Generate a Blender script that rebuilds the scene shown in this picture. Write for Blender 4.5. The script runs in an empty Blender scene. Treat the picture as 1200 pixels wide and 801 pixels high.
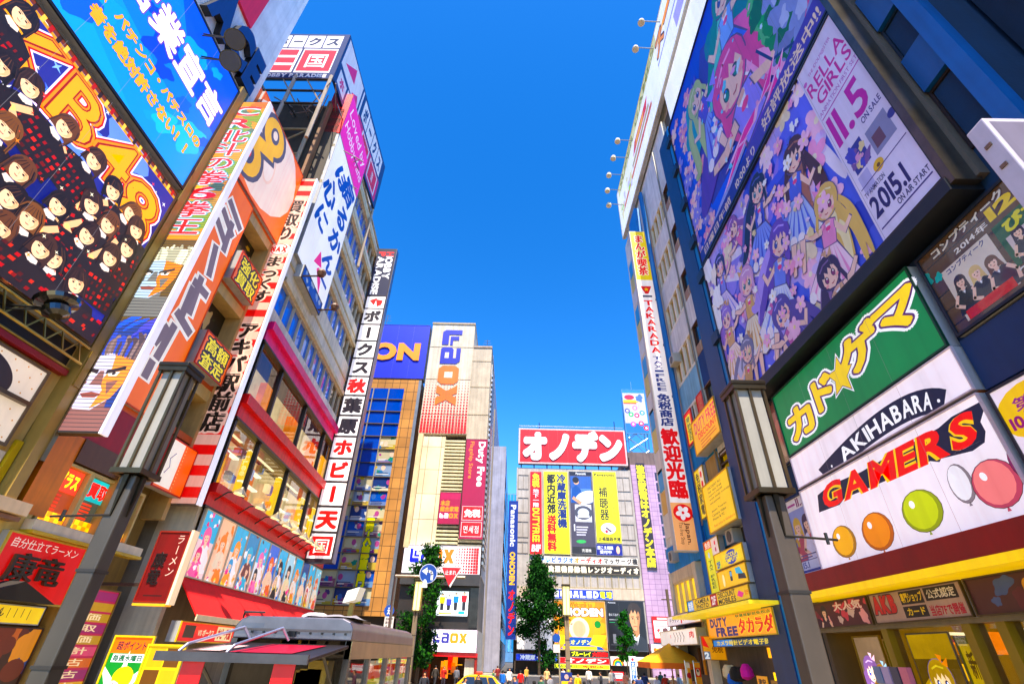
import bpy, math, random
from mathutils import Vector, Matrix
R = math.radians
SC = bpy.context.scene
COL = SC.collection

# ---------------------------------------------------------------- camera, sky, sun, exposure
def _norm(a):
    l = math.sqrt(sum(x*x for x in a)); return tuple(x/l for x in a)
CUP = Vector((26, 882.5, -567)).normalized()          # world up seen in camera axes (pitch and slight roll)
CFW = Vector((0, -365.5, -567)); CFW = (CFW - CUP*CFW.dot(CUP)).normalized()
CRT = CFW.cross(CUP)
CM = Matrix((CRT, CFW, CUP))
CP = Vector((0, 0, 1.6)); GZ = -1.0                     # street level; the camera is held three metres above it
cam = bpy.data.cameras.new('camera'); cam.sensor_width = 36; cam.lens = 36*567/1200
cam.clip_start = .05; cam.clip_end = 3000
camo = bpy.data.objects.new('camera', cam); COL.objects.link(camo)
camo.matrix_world = Matrix.Translation(CP) @ CM.to_4x4()
SC.camera = camo

SUN = Vector((.03, -.46, .87)).normalized()
w = bpy.data.worlds.new('World'); SC.world = w; w.use_nodes = True
nt = w.node_tree; bg = nt.nodes['Background']
sky = nt.nodes.new('ShaderNodeTexSky'); sky.sky_type = 'NISHITA'; sky.sun_disc = False
sky.sun_elevation = math.asin(SUN.z); sky.sun_rotation = math.atan2(SUN.x, SUN.y)
sky.air_density = 1.0; sky.dust_density = .3; sky.ozone_density = 3.0
hs = nt.nodes.new('ShaderNodeHueSaturation'); hs.inputs['Saturation'].default_value = 1.205
ga = nt.nodes.new('ShaderNodeGamma'); ga.inputs[1].default_value = 1.4
nt.links.new(sky.outputs[0], ga.inputs[0]); nt.links.new(ga.outputs[0], hs.inputs['Color']); nt.links.new(hs.outputs[0], bg.inputs[0])
bg.inputs[1].default_value = .086
sl = bpy.data.lights.new('sun', 'SUN'); sl.energy = 4.3; sl.angle = R(.5); sl.color = (1, .89, .72)
so = bpy.data.objects.new('sun', sl); COL.objects.link(so)
so.rotation_euler = SUN.to_track_quat('Z', 'Y').to_euler(); so.location = (20, -30, 60)
SC.view_settings.view_transform = 'Standard'; SC.view_settings.look = 'None'
SC.view_settings.exposure = 1.38; SC.view_settings.gamma = 1
SC.render.engine = 'CYCLES'; SC.cycles.max_bounces = 6; SC.cycles.use_denoising = True
SC.cycles.caustics_reflective = False; SC.cycles.caustics_refractive = False

# ---------------------------------------------------------------- materials
def lin(h):
    h = h.lstrip('#'); o = []
    for i in (0, 2, 4):
        c = int(h[i:i+2], 16)/255
        o.append(c/12.92 if c <= .04045 else ((c+.055)/1.055)**2.4)
    l = .2126*o[0]+.7152*o[1]+.0722*o[2]                  # the district's inks and paints are strong: push chroma a little
    return tuple(min(1., max(0., l+(c-l)*1.28)) for c in o)
MATS = {}
def mat(key, rough=.5, metal=0., dirt=.12, dscale=.7, emit=0., col=None, streak=0., bump=0., coat=0., spec=.5):
    """painted or printed surface whose colour is the mesh's own 'Col' attribute, with procedural weathering"""
    m = bpy.data.materials.new(key); m.use_nodes = True; t = m.node_tree; N = t.nodes; L = t.links
    b = N['Principled BSDF']; b.inputs['Roughness'].default_value = rough; b.inputs['Metallic'].default_value = metal
    b.inputs['Specular IOR Level'].default_value = spec; b.inputs['Coat Weight'].default_value = coat
    if col: c = N.new('ShaderNodeRGB'); c.outputs[0].default_value = (*lin(col), 1)
    else: c = N.new('ShaderNodeVertexColor'); c.layer_name = 'Col'
    out = c.outputs[0]
    geo = N.new('ShaderNodeNewGeometry')
    if dirt:
        n = N.new('ShaderNodeTexNoise'); n.inputs['Scale'].default_value = dscale; n.inputs['Detail'].default_value = 7; n.inputs['Roughness'].default_value = .65
        L.new(geo.outputs['Position'], n.inputs['Vector'])
        r = N.new('ShaderNodeMapRange'); r.inputs[1].default_value = .3; r.inputs[2].default_value = .72
        r.inputs[3].default_value = 1-dirt*1.6; r.inputs[4].default_value = 1+dirt*.5
        L.new(n.outputs[0], r.inputs[0]); fac = r.outputs[0]
        if streak:
            mp = N.new('ShaderNodeMapping'); mp.inputs['Scale'].default_value = (3.2, 3.2, .12); L.new(geo.outputs['Position'], mp.inputs[0])
            n2 = N.new('ShaderNodeTexNoise'); n2.inputs['Scale'].default_value = 1.3; n2.inputs['Detail'].default_value = 4; L.new(mp.outputs[0], n2.inputs['Vector'])
            r2 = N.new('ShaderNodeMapRange'); r2.inputs[1].default_value = .42; r2.inputs[2].default_value = .7; r2.inputs[3].default_value = 1; r2.inputs[4].default_value = 1-streak
            L.new(n2.outputs[0], r2.inputs[0]); mm = N.new('ShaderNodeMath'); mm.operation = 'MULTIPLY'; L.new(fac, mm.inputs[0]); L.new(r2.outputs[0], mm.inputs[1]); fac = mm.outputs[0]
        vm = N.new('ShaderNodeVectorMath'); vm.operation = 'SCALE'; L.new(out, vm.inputs[0]); L.new(fac, vm.inputs['Scale']); out = vm.outputs[0]
    L.new(out, b.inputs['Base Color'])
    if bump:
        n3 = N.new('ShaderNodeTexNoise'); n3.inputs['Scale'].default_value = 9; n3.inputs['Detail'].default_value = 5; L.new(geo.outputs['Position'], n3.inputs['Vector'])
        bp = N.new('ShaderNodeBump'); bp.inputs['Strength'].default_value = bump; bp.inputs['Distance'].default_value = .03
        L.new(n3.outputs[0], bp.inputs['Height']); L.new(bp.outputs[0], b.inputs['Normal'])
    if emit: L.new(out, b.inputs['Emission Color']); b.inputs['Emission Strength'].default_value = emit
    MATS[key] = m; return m
mat('paint', .45, 0, .16, streak=.16)
mat('wall', .82, 0, .18, .5, streak=.22, bump=.25)
mat('vinyl', .4, 0, .11, .35, streak=.12)
mat('lit', .38, 0, .11, .3, emit=.22, streak=.1)          # internally lit box signs; also boards, banners and panels given added glow
mat('glow', .45, 0, .02, .3, emit=.5)          # screens, lanterns and lamps that are on; also one poster given added glow
mat('metal', .33, .85, .2, 1.5, streak=.1)
mat('gloss', .12, 0, .06, .8, coat=.6)
mat('cloth', .9, 0, .1, 2.)
mat('skin', .55, 0, .03, 2.)
mat('shopglow', .5, 0, .25, 1.2, emit=.9)       # lit goods and lit rooms behind shop windows
def glassmat():
    m = bpy.data.materials.new('window_glass'); m.use_nodes = True; t = m.node_tree; N = t.nodes; L = t.links
    N.remove(N['Principled BSDF']); o = N['Material Output']
    tr = N.new('ShaderNodeBsdfTransparent'); tr.inputs[0].default_value = (.8, .84, .86, 1)
    gl = N.new('ShaderNodeBsdfGlossy'); gl.inputs['Roughness'].default_value = .015
    fr = N.new('ShaderNodeFresnel'); fr.inputs[0].default_value = 1.5
    n = N.new('ShaderNodeTexNoise'); n.inputs['Scale'].default_value = .5; b = N.new('ShaderNodeBump'); b.inputs['Strength'].default_value = .05; b.inputs['Distance'].default_value = .2
    L.new(n.outputs[0], b.inputs['Height']); L.new(b.outputs[0], gl.inputs['Normal'])
    mx = N.new('ShaderNodeMixShader'); ad = N.new('ShaderNodeMath'); ad.inputs[1].default_value = .05
    L.new(fr.outputs[0], ad.inputs[0]); L.new(ad.outputs[0], mx.inputs[0]); L.new(tr.outputs[0], mx.inputs[1]); L.new(gl.outputs[0], mx.inputs[2]); L.new(mx.outputs[0], o.inputs[0])
    MATS['glass'] = m
glassmat()
def mirror():  # tinted glossy panes; some blues hold the sky's reflection as colour
    m = mat('bluepane', .04, 0, .1, .4, spec=1.); b = m.node_tree.nodes['Principled BSDF']
    b.inputs['Metallic'].default_value = .3
    N = m.node_tree.nodes; L = m.node_tree.links
    n = N.new('ShaderNodeTexNoise'); n.inputs['Scale'].default_value = .35; bp = N.new('ShaderNodeBump'); bp.inputs['Strength'].default_value = .04; bp.inputs['Distance'].default_value = .3
    L.new(n.outputs[0], bp.inputs['Height']); L.new(bp.outputs[0], b.inputs['Normal'])
mirror()
def tilemat(key, hexes, sx, sy, mortar, rough=.35):
    """tiles laid in world space, along x+y and z"""
    m = bpy.data.materials.new(key); m.use_nodes = True; t = m.node_tree; N = t.nodes; L = t.links; b = N['Principled BSDF']
    g = N.new('ShaderNodeNewGeometry'); s = N.new('ShaderNodeSeparateXYZ'); L.new(g.outputs['Position'], s.inputs[0])
    a = N.new('ShaderNodeMath'); L.new(s.outputs[0], a.inputs[0]); L.new(s.outputs[1], a.inputs[1])
    c = N.new('ShaderNodeCombineXYZ'); L.new(a.outputs[0], c.inputs[0]); L.new(s.outputs[2], c.inputs[1])
    br = N.new('ShaderNodeTexBrick'); br.offset = 0; br.inputs['Scale'].default_value = 1
    br.inputs['Brick Width'].default_value = sx; br.inputs['Row Height'].default_value = sy; br.inputs['Mortar Size'].default_value = .03
    br.inputs['Color1'].default_value = (*lin(hexes[0]), 1); br.inputs['Color2'].default_value = (*lin(hexes[1]), 1); br.inputs['Mortar'].default_value = (*lin(mortar), 1)
    L.new(c.outputs[0], br.inputs['Vector'])
    n = N.new('ShaderNodeTexNoise'); n.inputs['Scale'].default_value = .4; n.inputs['Detail'].default_value = 6; L.new(g.outputs['Position'], n.inputs['Vector'])
    r = N.new('ShaderNodeMapRange'); r.inputs[1].default_value = .3; r.inputs[2].default_value = .7; r.inputs[3].default_value = .72; r.inputs[4].default_value = 1.08; L.new(n.outputs[0], r.inputs[0])
    v = N.new('ShaderNodeVectorMath'); v.operation = 'SCALE'; L.new(br.outputs[0], v.inputs[0]); L.new(r.outputs[0], v.inputs['Scale']); L.new(v.outputs[0], b.inputs['Base Color'])
    b.inputs['Roughness'].default_value = rough; MATS[key] = m
tilemat('tan_tile', ('b9895a', 'a97b50'), .9, 1.15, '54402c')
tilemat('pink_tile', ('bfa0b6', 'b294aa'), 1.0, .8, '7d5f80')
tilemat('cream_tile', ('e6d9bd', 'd9c9a8'), 1.5, 2.6, '8a7a60', .6)

# ---------------------------------------------------------------- frames: a vertical plane with its own right (u), up (v), outward (n)
def ray(px, py):
    return CM @ Vector((px-600, 400.5-py, -567))
class F:
    def __init__(s, o, u, n): s.o, s.u, s.n, s.v = Vector(o), Vector(u).normalized(), Vector(n).normalized(), Vector((0, 0, 1))
    def p(s, u, v, n=0.): return s.o + s.u*u + s.v*v + s.n*n
    def px(s, x, y, n=0.):                            # where a sight line of the survey photograph meets the plane
        d = ray(x, y); t = (s.o + s.n*n - CP).dot(s.n)/d.dot(s.n); q = CP + d*t - s.o
        return q.dot(s.u), q.z + s.o.z*0
    def rect(s, tl, tr, br, bl, n=0.):                # upright rectangle fitted to four sighted corners
        a, b, c, d = (s.px(*q, n) for q in (tl, tr, br, bl))
        return ((a[0]+d[0])/2, (b[0]+c[0])/2, (c[1]+d[1])/2, (a[1]+b[1])/2)
    def at(s, n): return F(s.p(0, 0, n), s.u, s.n)
def RW(x): return F((x, 0, 0), (0, -1, 0), (-1, 0, 0))      # right-hand street walls
def LW(x): return F((x, 0, 0), (0, 1, 0), (1, 0, 0))        # left-hand street walls
def FR(y): return F((0, y, 0), (1, 0, 0), (0, -1, 0))       # walls and signs facing back down the street

class G:
    """one mesh under construction, in world coordinates"""
    def __init__(s): s.v = []; s.f = []; s.m = []; s.c = []
    def face(s, pts, m, c='ffffff'):
        i = len(s.v); s.v += [tuple(p) for p in pts]; s.f.append(tuple(range(i, i+len(pts)))); s.m.append(m); s.c.append(c)
    def hull(s, a, b, m, c, caps=True):               # prism between two equal rings
        n = len(a)
        i = len(s.v); s.v += [tuple(p) for p in a] + [tuple(p) for p in b]
        for k in range(n):
            j = (k+1) % n; s.f.append((i+k, i+j, i+n+j, i+n+k)); s.m.append(m); s.c.append(c)
        if caps:
            s.f.append(tuple(range(i+n-1, i-1, -1))); s.f.append(tuple(range(i+n, i+2*n)))
            s.m += [m, m]; s.c += [c, c]
    def box(s, f, u0, u1, v0, v1, n0, n1, m, c='ffffff'):
        q = [(u0, v0), (u1, v0), (u1, v1), (u0, v1)]
        s.hull([f.p(*k, n0) for k in q], [f.p(*k, n1) for k in q], m, c)
    def wbox(s, x0, x1, y0, y1, z0, z1, m, c='ffffff'):
        s.hull([(x0, y0, z0), (x1, y0, z0), (x1, y1, z0), (x0, y1, z0)], [(x0, y0, z1), (x1, y0, z1), (x1, y1, z1), (x0, y1, z1)], m, c)
    def prism(s, f, pts, n0, n1, m, c='ffffff'):
        s.hull([f.p(*k, n0) for k in pts], [f.p(*k, n1) for k in pts], m, c)
    def tube(s, p, q, r, m, c='ffffff', seg=6, r2=None):
        p, q = Vector(p), Vector(q); d = (q-p).normalized(); a = d.orthogonal().normalized(); b = d.cross(a); r2 = r if r2 is None else r2
        ring = lambda o, rr: [o + (a*math.cos(2*math.pi*k/seg) + b*math.sin(2*math.pi*k/seg))*rr for k in range(seg)]
        s.hull(ring(p, r), ring(q, r2), m, c)
    def path(s, pts, r, m, c='ffffff', seg=6):
        for a, b in zip(pts, pts[1:]): s.tube(a, b, r, m, c, seg)
    def lathe(s, o, ax, prof, m, c='ffffff', seg=14):
        o, ax = Vector(o), Vector(ax).normalized(); a = ax.orthogonal().normalized(); b = ax.cross(a)
        rs = [[o + ax*h + (a*math.cos(2*math.pi*k/seg) + b*math.sin(2*math.pi*k/seg))*r for k in range(seg)] for r, h in prof]
        for k, (x, y) in enumerate(zip(rs, rs[1:])): s.hull(x, y, m, c, False)
        s.face(rs[0][::-1], m, c); s.face(rs[-1], m, c)
    def build(s, name, parent=None, bevel=0., smooth=False):
        me = bpy.data.meshes.new(name); o0 = parent_world(parent)
        me.from_pydata([(x-o0.x, y-o0.y, z-o0.z) for x, y, z in s.v], [], s.f)
        keys = list(dict.fromkeys(s.m))
        for k in keys: me.materials.append(MATS[k])
        me.polygons.foreach_set('material_index', [keys.index(k) for k in s.m])
        ca = me.color_attributes.new('Col', 'FLOAT_COLOR', 'CORNER'); buf = []; cc = {}
        for f, c in zip(s.f, s.c):
            if c not in cc: cc[c] = (*lin(c), 1.)
            buf += cc[c]*len(f)
        ca.data.foreach_set('color', buf)
        if smooth: me.polygons.foreach_set('use_smooth', [True]*len(s.f))
        me.update(); o = bpy.data.objects.new(name, me); COL.objects.link(o)
        if parent: o.parent = parent
        if bevel:
            b = o.modifiers.new('bevel', 'BEVEL'); b.width = bevel; b.segments = 2; b.limit_method = 'ANGLE'
        return o
def parent_world(p):
    o = Vector((0, 0, 0))
    while p: o += p.location; p = p.parent
    return o
def thing(name, label, cat, loc=(0, 0, 0), group=None):
    o = bpy.data.objects.new(name, None); COL.objects.link(o); o.location = loc; o.empty_display_size = .3
    o['label'] = label; o['category'] = cat
    if group: o['group'] = group
    return o
def tag(o, label, cat, group=None):
    o['label'] = label; o['category'] = cat
    if group: o['group'] = group
    return o
def struct(g, name, kind='structure', **k):
    o = g.build(name, **k); o['kind'] = kind; return o
def origin(o):                                        # move a single-mesh thing's origin to its base
    co = [v.co for v in o.data.vertices]; b = Vector((sum(c.x for c in co)/len(co), sum(c.y for c in co)/len(co), min(c.z for c in co)))
    o.data.transform(Matrix.Translation(-b)); o.location = b; return o

# ---------------------------------------------------------------- lettering
_GL = {}
def glyph(ch, off):
    k = (ch, off)
    if k not in _GL:
        c = bpy.data.curves.new('glyph', 'FONT'); c.body = ch; c.size = 1; c.offset = off; c.resolution_u = 3
        o = bpy.data.objects.new('glyph', c); COL.objects.link(o)
        e = o.evaluated_get(bpy.context.evaluated_depsgraph_get()); m = e.to_mesh()
        vs = [(v.co.x, v.co.y) for v in m.vertices]; fs = [tuple(p.vertices) for p in m.polygons]; e.to_mesh_clear()
        bpy.data.objects.remove(o); bpy.data.curves.remove(c)
        cj = ord(ch) > 0x2000 and ord(ch) not in (0x2019,)
        bb = (min(v[0] for v in vs), max(v[0] for v in vs), min(v[1] for v in vs), max(v[1] for v in vs)) if vs else (0, .28, 0, .7)
        _GL[k] = (vs, fs, bb, cj)
    return _GL[k]
class P:
    """paints flat print, or raised letters, on one rectangle of a frame; places are fractions of the rectangle"""
    def __init__(s, f, u0, u1, v0, v1, n=0., m='vinyl', rnd=1, step=.00006):
        s.f, s.u0, s.v0, s.w, s.h, s.n, s.m, s.g, s.step = f, u0, v0, u1-u0, v1-v0, n+.002, m, G(), step
        s.r = random.Random(rnd); s.warp = None
    def pt(s, x, y, n=None):
        if s.warp: x, y = s.warp(x, y)
        return s.f.p(s.u0+x*s.w, s.v0+y*s.h, s.n if n is None else n)
    def up(s): s.n += s.step
    def poly(s, pts, c, m=None, up=True):
        for ax, lim, sg in ((0, 0, 1), (0, 1, -1), (1, 0, 1), (1, 1, -1)):
            o = []
            for a, b in zip(pts, pts[1:]+pts[:1]):
                da, db = (a[ax]-lim)*sg, (b[ax]-lim)*sg
                if da >= 0: o.append(a)
                if (da >= 0) != (db >= 0): t = da/(da-db); o.append((a[0]+(b[0]-a[0])*t, a[1]+(b[1]-a[1])*t))
            pts = o
            if len(pts) < 3: return
        if up: s.up()
        s.g.face([s.pt(*q) for q in pts], m or s.m, c)
    def rect(s, x0, y0, x1, y1, c, m=None): s.poly([(x0, y0), (x1, y0), (x1, y1), (x0, y1)], c, m)
    def ell(s, cx, cy, r, c, k=1., rot=0., seg=18, m=None):       # r: share of the height, k: width over height
        q = []
        for i in range(seg):
            a = 2*math.pi*i/seg; x, y = r*k*math.cos(a), r*math.sin(a)
            x, y = x*math.cos(rot)-y*math.sin(rot), x*math.sin(rot)+y*math.cos(rot)
            q.append((cx+x*s.h/s.w, cy+y))
        s.poly(q, c, m)
    def blob(s, cx, cy, r, c, k=1., rot=0., wob=.25, lob=5, m=None):
        ph = [s.r.uniform(0, 6.28) for _ in range(3)]; q = []
        for i in range(26):
            a = 2*math.pi*i/26; rr = r*(1+wob*(math.sin(lob*a+ph[0])*.6+math.sin(2*a+ph[1])*.5+math.sin(3*a+ph[2])*.4))
            x, y = rr*k*math.cos(a), rr*math.sin(a); x, y = x*math.cos(rot)-y*math.sin(rot), x*math.sin(rot)+y*math.cos(rot)
            q.append((cx+x*s.h/s.w, cy+y))
        s.poly(q, c, m)
    def line(s, pts, wd, c, m=None):                              # wd: share of the height
        s.up()
        for a, b in zip(pts, pts[1:]):
            ax, ay, bx, by = a[0]*s.w, a[1]*s.h, b[0]*s.w, b[1]*s.h; l = math.hypot(bx-ax, by-ay) or 1
            e = wd*s.h/2; nx, ny = -(by-ay)/l*e, (bx-ax)/l*e; tx, ty = (bx-ax)/l*e*.5, (by-ay)/l*e*.5
            s.poly([(x/s.w, y/s.h) for x, y in ((ax+nx-tx, ay+ny-ty), (ax-nx-tx, ay-ny-ty), (bx-nx+tx, by-ny+ty), (bx+nx+tx, by+ny+ty))], c, m, False)
    def star(s, cx, cy, r, c, n=5, q=.45, rot=0.):
        s.poly([(cx+(r if i % 2 == 0 else r*q)*math.sin(math.pi*i/n+rot)*s.h/s.w, cy+(r if i % 2 == 0 else r*q)*math.cos(math.pi*i/n+rot)) for i in range(2*n)], c)
    def _text(s, t, x0, y0, x1, y1, c, d, b, sh, dep, m, side, fit):
        s.up(); jobs = []; cap = lambda ch, v: v if ord(ch) < 0x2000 else 0.
        if d == 'v':
            n = len(t); ch = (y1-y0)/n
            for i, q in enumerate(t):
                if q == ' ': continue
                vs, fs, bb, cj = glyph(q, cap(q, b)); b2 = glyph(q, cap(q, fit))[2]
                yb = y1-(i+1)*ch
                if cj: e = (0., 1., -.12, .88)
                else: mx = (b2[1]-b2[0])*.06; e = (b2[0]-mx, b2[1]+mx, b2[2]-.1, b2[3]+.1)
                fx = lambda v: ((v[0]-e[0])/(e[1]-e[0]), (v[1]-e[2])/(e[3]-e[2]))
                P0 = [fx(v) for v in vs]; er = b if cj else 0
                if q in 'ー～－': P0 = [(1-v[1], v[0]) if q == 'ー' else (v[1], v[0]) for v in P0]
                jobs.append(([(x0+(x1-x0)*(x+sh*(y-.5)), yb+ch*y) for x, y in P0], fs, er*(x1-x0), er*ch))
        else:
            lay = []; X = 0.; lo, hi, lx, hx = 9, -9, 9, -9
            for i, q in enumerate(t):
                if q == ' ': X += .3; continue
                vs, fs, bb, cj = glyph(q, cap(q, b)); b2 = glyph(q, cap(q, fit))[2]
                adv = 1. if cj else b2[1]-b2[0]+max(.035, .085-b)
                xo = X if cj else X-b2[0]
                e = (xo, xo+1, -.12, .88) if cj else (xo+b2[0], xo+b2[1], b2[2], b2[3])
                lo, hi, lx, hx = min(lo, e[2]), max(hi, e[3]), min(lx, e[0]), max(hx, e[1])
                lay.append((xo, vs, fs, cj)); X += adv
            for xo, vs, fs, cj in lay:
                q = []
                for x, y in vs:
                    a, e = (x+xo-lx)/(hx-lx), (y-lo)/(hi-lo); a += sh*(e-.5)*(hi-lo)/(hx-lx)
                    q.append((x0+(x1-x0)*e, y1-(y1-y0)*a) if d == 'r' else (x0+(x1-x0)*a, y0+(y1-y0)*e))
                er = b if cj else 0; kx, ky = er*(x1-x0)/(hx-lx), er*(y1-y0)/(hi-lo)
                if d == 'r': kx, ky = er*(x1-x0)/(hi-lo), er*(y1-y0)/(hx-lx)
                jobs.append((q, fs, kx, ky))
        out = []
        for q, fs, kx, ky in jobs:
            if kx or ky:
                m_ = 18 if b > .07 else 8 if b > .02 else 4
                for k in range(m_): a = k*2*math.pi/m_+.4; out.append(([(x+kx*math.cos(a), y+ky*math.sin(a)) for x, y in q], fs, (k+1)*.00002))
            out.append((q, fs, 0.))
        s.n += .0002
        for q, fs, dn in out:
            i = len(s.g.v); s.g.v += [tuple(s.pt(x, y, s.n+dep+dn)) for x, y in q]
            for f in fs: s.g.f.append(tuple(i+k for k in f)); s.g.m.append(m or s.m); s.g.c.append(c)
            if dep:
                ed = {}
                for f in fs:
                    for a, e in zip(f, f[1:]+f[:1]): ed[(a, e)] = 1
                j = len(s.g.v); s.g.v += [tuple(s.pt(x, y, s.n)) for x, y in q]
                for a, e in ed:
                    if (e, a) not in ed: s.g.f.append((i+a, i+e, j+e, j+a)); s.g.m.append('paint'); s.g.c.append(side or c)
def _t(s, t, x0, y0, x1, y1, c, d='h', b=.02, ol=None, olw=.05, sh=0., dep=0., m=None, side=None, fit=None):
    if ol: s._text(t, x0, y0, x1, y1, ol, d, b+olw, sh, 0, m, None, b)
    s._text(t, x0, y0, x1, y1, c, d, b, sh, dep, m, side, b)
P.text = _t

def sign(name, label, cat, f, r, n0, n1, bg='ffffff', art=None, m='vinyl', rim='8a8a8a', rimw=.06, group=None, body='b0b0b0', part='artwork', rnd=1, bodym='paint', edge=None):
    """a board or box sign: body, face with its print, thin rim; n0..n1 is how far it stands off the wall"""
    u0, u1, v0, v1 = r
    t = thing(name, label, cat, f.p((u0+u1)/2, v0, (n0+n1)/2), group)
    g = G(); g.box(f, u0, u1, v0, v1, n0, n1, bodym, body); g.build('board', t)
    p = P(f, u0+rimw*.6, u1-rimw*.6, v0+rimw*.6, v1-rimw*.6, n1, m, rnd)
    p.rect(0, 0, 1, 1, bg)
    if art: art(p)
    if p.w > 3 and p.h > .9:
        k = int(p.w/1.8)
        for i in range(1, k): p.rect(i/k-.004/p.w, 0, i/k+.004/p.w, 1, '7f7c7c')
    p.g.build(part, t)
    if rim:
        g = G(); a = n1-.03; b = n1+.03 + (p.n-n1 if p.n-n1 < .1 else 0)
        if edge: a = n0
        g.box(f, u0-.003, u0+rimw, v0-.003, v1+.003, a, b, 'paint', rim); g.box(f, u1-rimw, u1+.003, v0-.003, v1+.003, a, b, 'paint', rim)
        g.box(f, u0+rimw, u1-rimw, v0-.003, v0+rimw, a, b, 'paint', rim); g.box(f, u0+rimw, u1-rimw, v1-rimw, v1+.003, a, b, 'paint', rim)
        g.build('frame', t)
    return t
def _q(s, x, y):
    u, v = s.f.px(x, y, s.n); return ((u-s.u0)/s.w, (v-s.v0)/s.h)
def _pq(s, pts, c, m=None): s.poly([s.q(*k) for k in pts], c, m)
def _lq(s, pts, wd, c): s.line([s.q(*k) for k in pts], wd, c)
def _bq(s, x, y, r, c, **k): a, b = s.q(x, y); s.blob(a, b, r, c, **k)
def _eq(s, x, y, r, c, **k): a, b = s.q(x, y); s.ell(a, b, r, c, **k)
def _tq(s, t, tl, tr, br, bl, c, **k):
    a, b, e, d = (s.q(*z) for z in (tl, tr, br, bl)); s.text(t, (a[0]+d[0])/2, (e[1]+d[1])/2, (b[0]+e[0])/2, (a[1]+b[1])/2, c, **k)
P.q, P.pq, P.lq, P.bq, P.eq, P.tq = _q, _pq, _lq, _bq, _eq, _tq

def figure(p, cx, cy, r, hair, dress, skin='f3cdb4', face=True, rot=0., arms=True, hairk=1.25, shirt=None):
    """a plain drawn person: r is the head's half height as a share of the panel's height"""
    k = p.h/p.w; ca, sa = math.cos(rot), math.sin(rot)
    def T(x, y): X, Y = x*r, y*r; return (cx+(X*ca-Y*sa)*k, cy+X*sa+Y*ca)
    p.poly([T(x, y) for x, y in ((-.9, -1.4), (-1.7, -2), (-2.2, -5.6), (2.2, -5.6), (1.7, -2), (.9, -1.4))], dress)
    if arms: p.line([T(-1.5, -2.1), T(-2.3, -3.6), T(-1.1, -4.4)], r*.62, skin); p.line([T(1.5, -2.1), T(2.4, -3.5), T(1.9, -5)], r*.62, skin)
    p.ell(*T(0, .12), r*hairk, hair, .92, rot)
    p.poly([T(x, y) for x, y in ((-1.1, .2), (-1.35, -1.7), (-.7, -1.3), (.7, -1.3), (1.35, -1.7), (1.1, .2))], hair)
    p.poly([T(x, y) for x, y in ((-.32, -.6), (-.4, -1.5), (0, -1.9), (.4, -1.5), (.32, -.6))], skin)
    p.ell(*T(0, -.12), r*.95, skin, .8, rot)
    p.poly([T(x, y) for x, y in ((-.84, -.1), (-.72, .7), (0, 1.05), (.72, .7), (.84, -.1), (.55, .25), (.3, .12), (.05, .3), (-.3, .1), (-.5, .28))], hair)
    if face:
        for sx in (-1, 1): p.ell(*T(.33*sx, -.22), r*.12, '2a1a18', .8, rot, 8)
        p.line([T(-.2, -.66), T(0, -.72), T(.2, -.66)], r*.09, 'b0453c')
    if shirt: p.poly([T(x, y) for x, y in ((-.5, -1.45), (0, -2.3), (.5, -1.45), (.2, -1.9), (0, -1.6), (-.2, -1.9))], shirt)
def confetti(p, n, cols, r0, r1, x0=0., y0=0., x1=1., y1=1., **k):
    for i in range(n): p.blob(p.r.uniform(x0, x1), p.r.uniform(y0, y1), p.r.uniform(r0, r1), p.r.choice(cols), k=p.r.uniform(.5, 1.8), rot=p.r.uniform(0, 3), **k)
def flower(p, x, y, r, c, c2, n=5):
    a0 = p.r.uniform(0, 6)
    for i in range(n):
        a = a0+i*2*math.pi/n; p.ell(x+math.cos(a)*r*.6*p.h/p.w, y+math.sin(a)*r*.6, r*.48, c, .75, a-1.57, 10)
    p.ell(x, y, r*.22, c2, 1, 0, 8)
def ribbon(p, pts, w0, c):
    """a tapering swirl through the points"""
    n = 9; C = []
    q = [pts[0]]+pts+[pts[-1]]
    for a, b, d, e in zip(q, q[1:], q[2:], q[3:]):
        for i in range(n):
            t = i/n; C.append(tuple(.5*((2*b[j])+(-a[j]+d[j])*t+(2*a[j]-5*b[j]+4*d[j]-e[j])*t*t+(-a[j]+3*b[j]-3*d[j]+e[j])*t**3) for j in (0, 1)))
    C.append(pts[-1]); L = []; Rr = []; k = p.h/p.w
    for i, (x, y) in enumerate(C):
        a, b = C[max(0, i-1)], C[min(len(C)-1, i+1)]; dx, dy = (b[0]-a[0])/k, b[1]-a[1]; l = math.hypot(dx, dy) or 1
        ww = w0*math.sin(math.pi*(i+.6)/(len(C)+.6))**.7/2; L.append((x-dy/l*ww*k, y+dx/l*ww)); Rr.append((x+dy/l*ww*k, y-dx/l*ww))
    p.poly(L+Rr[::-1], c)

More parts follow.
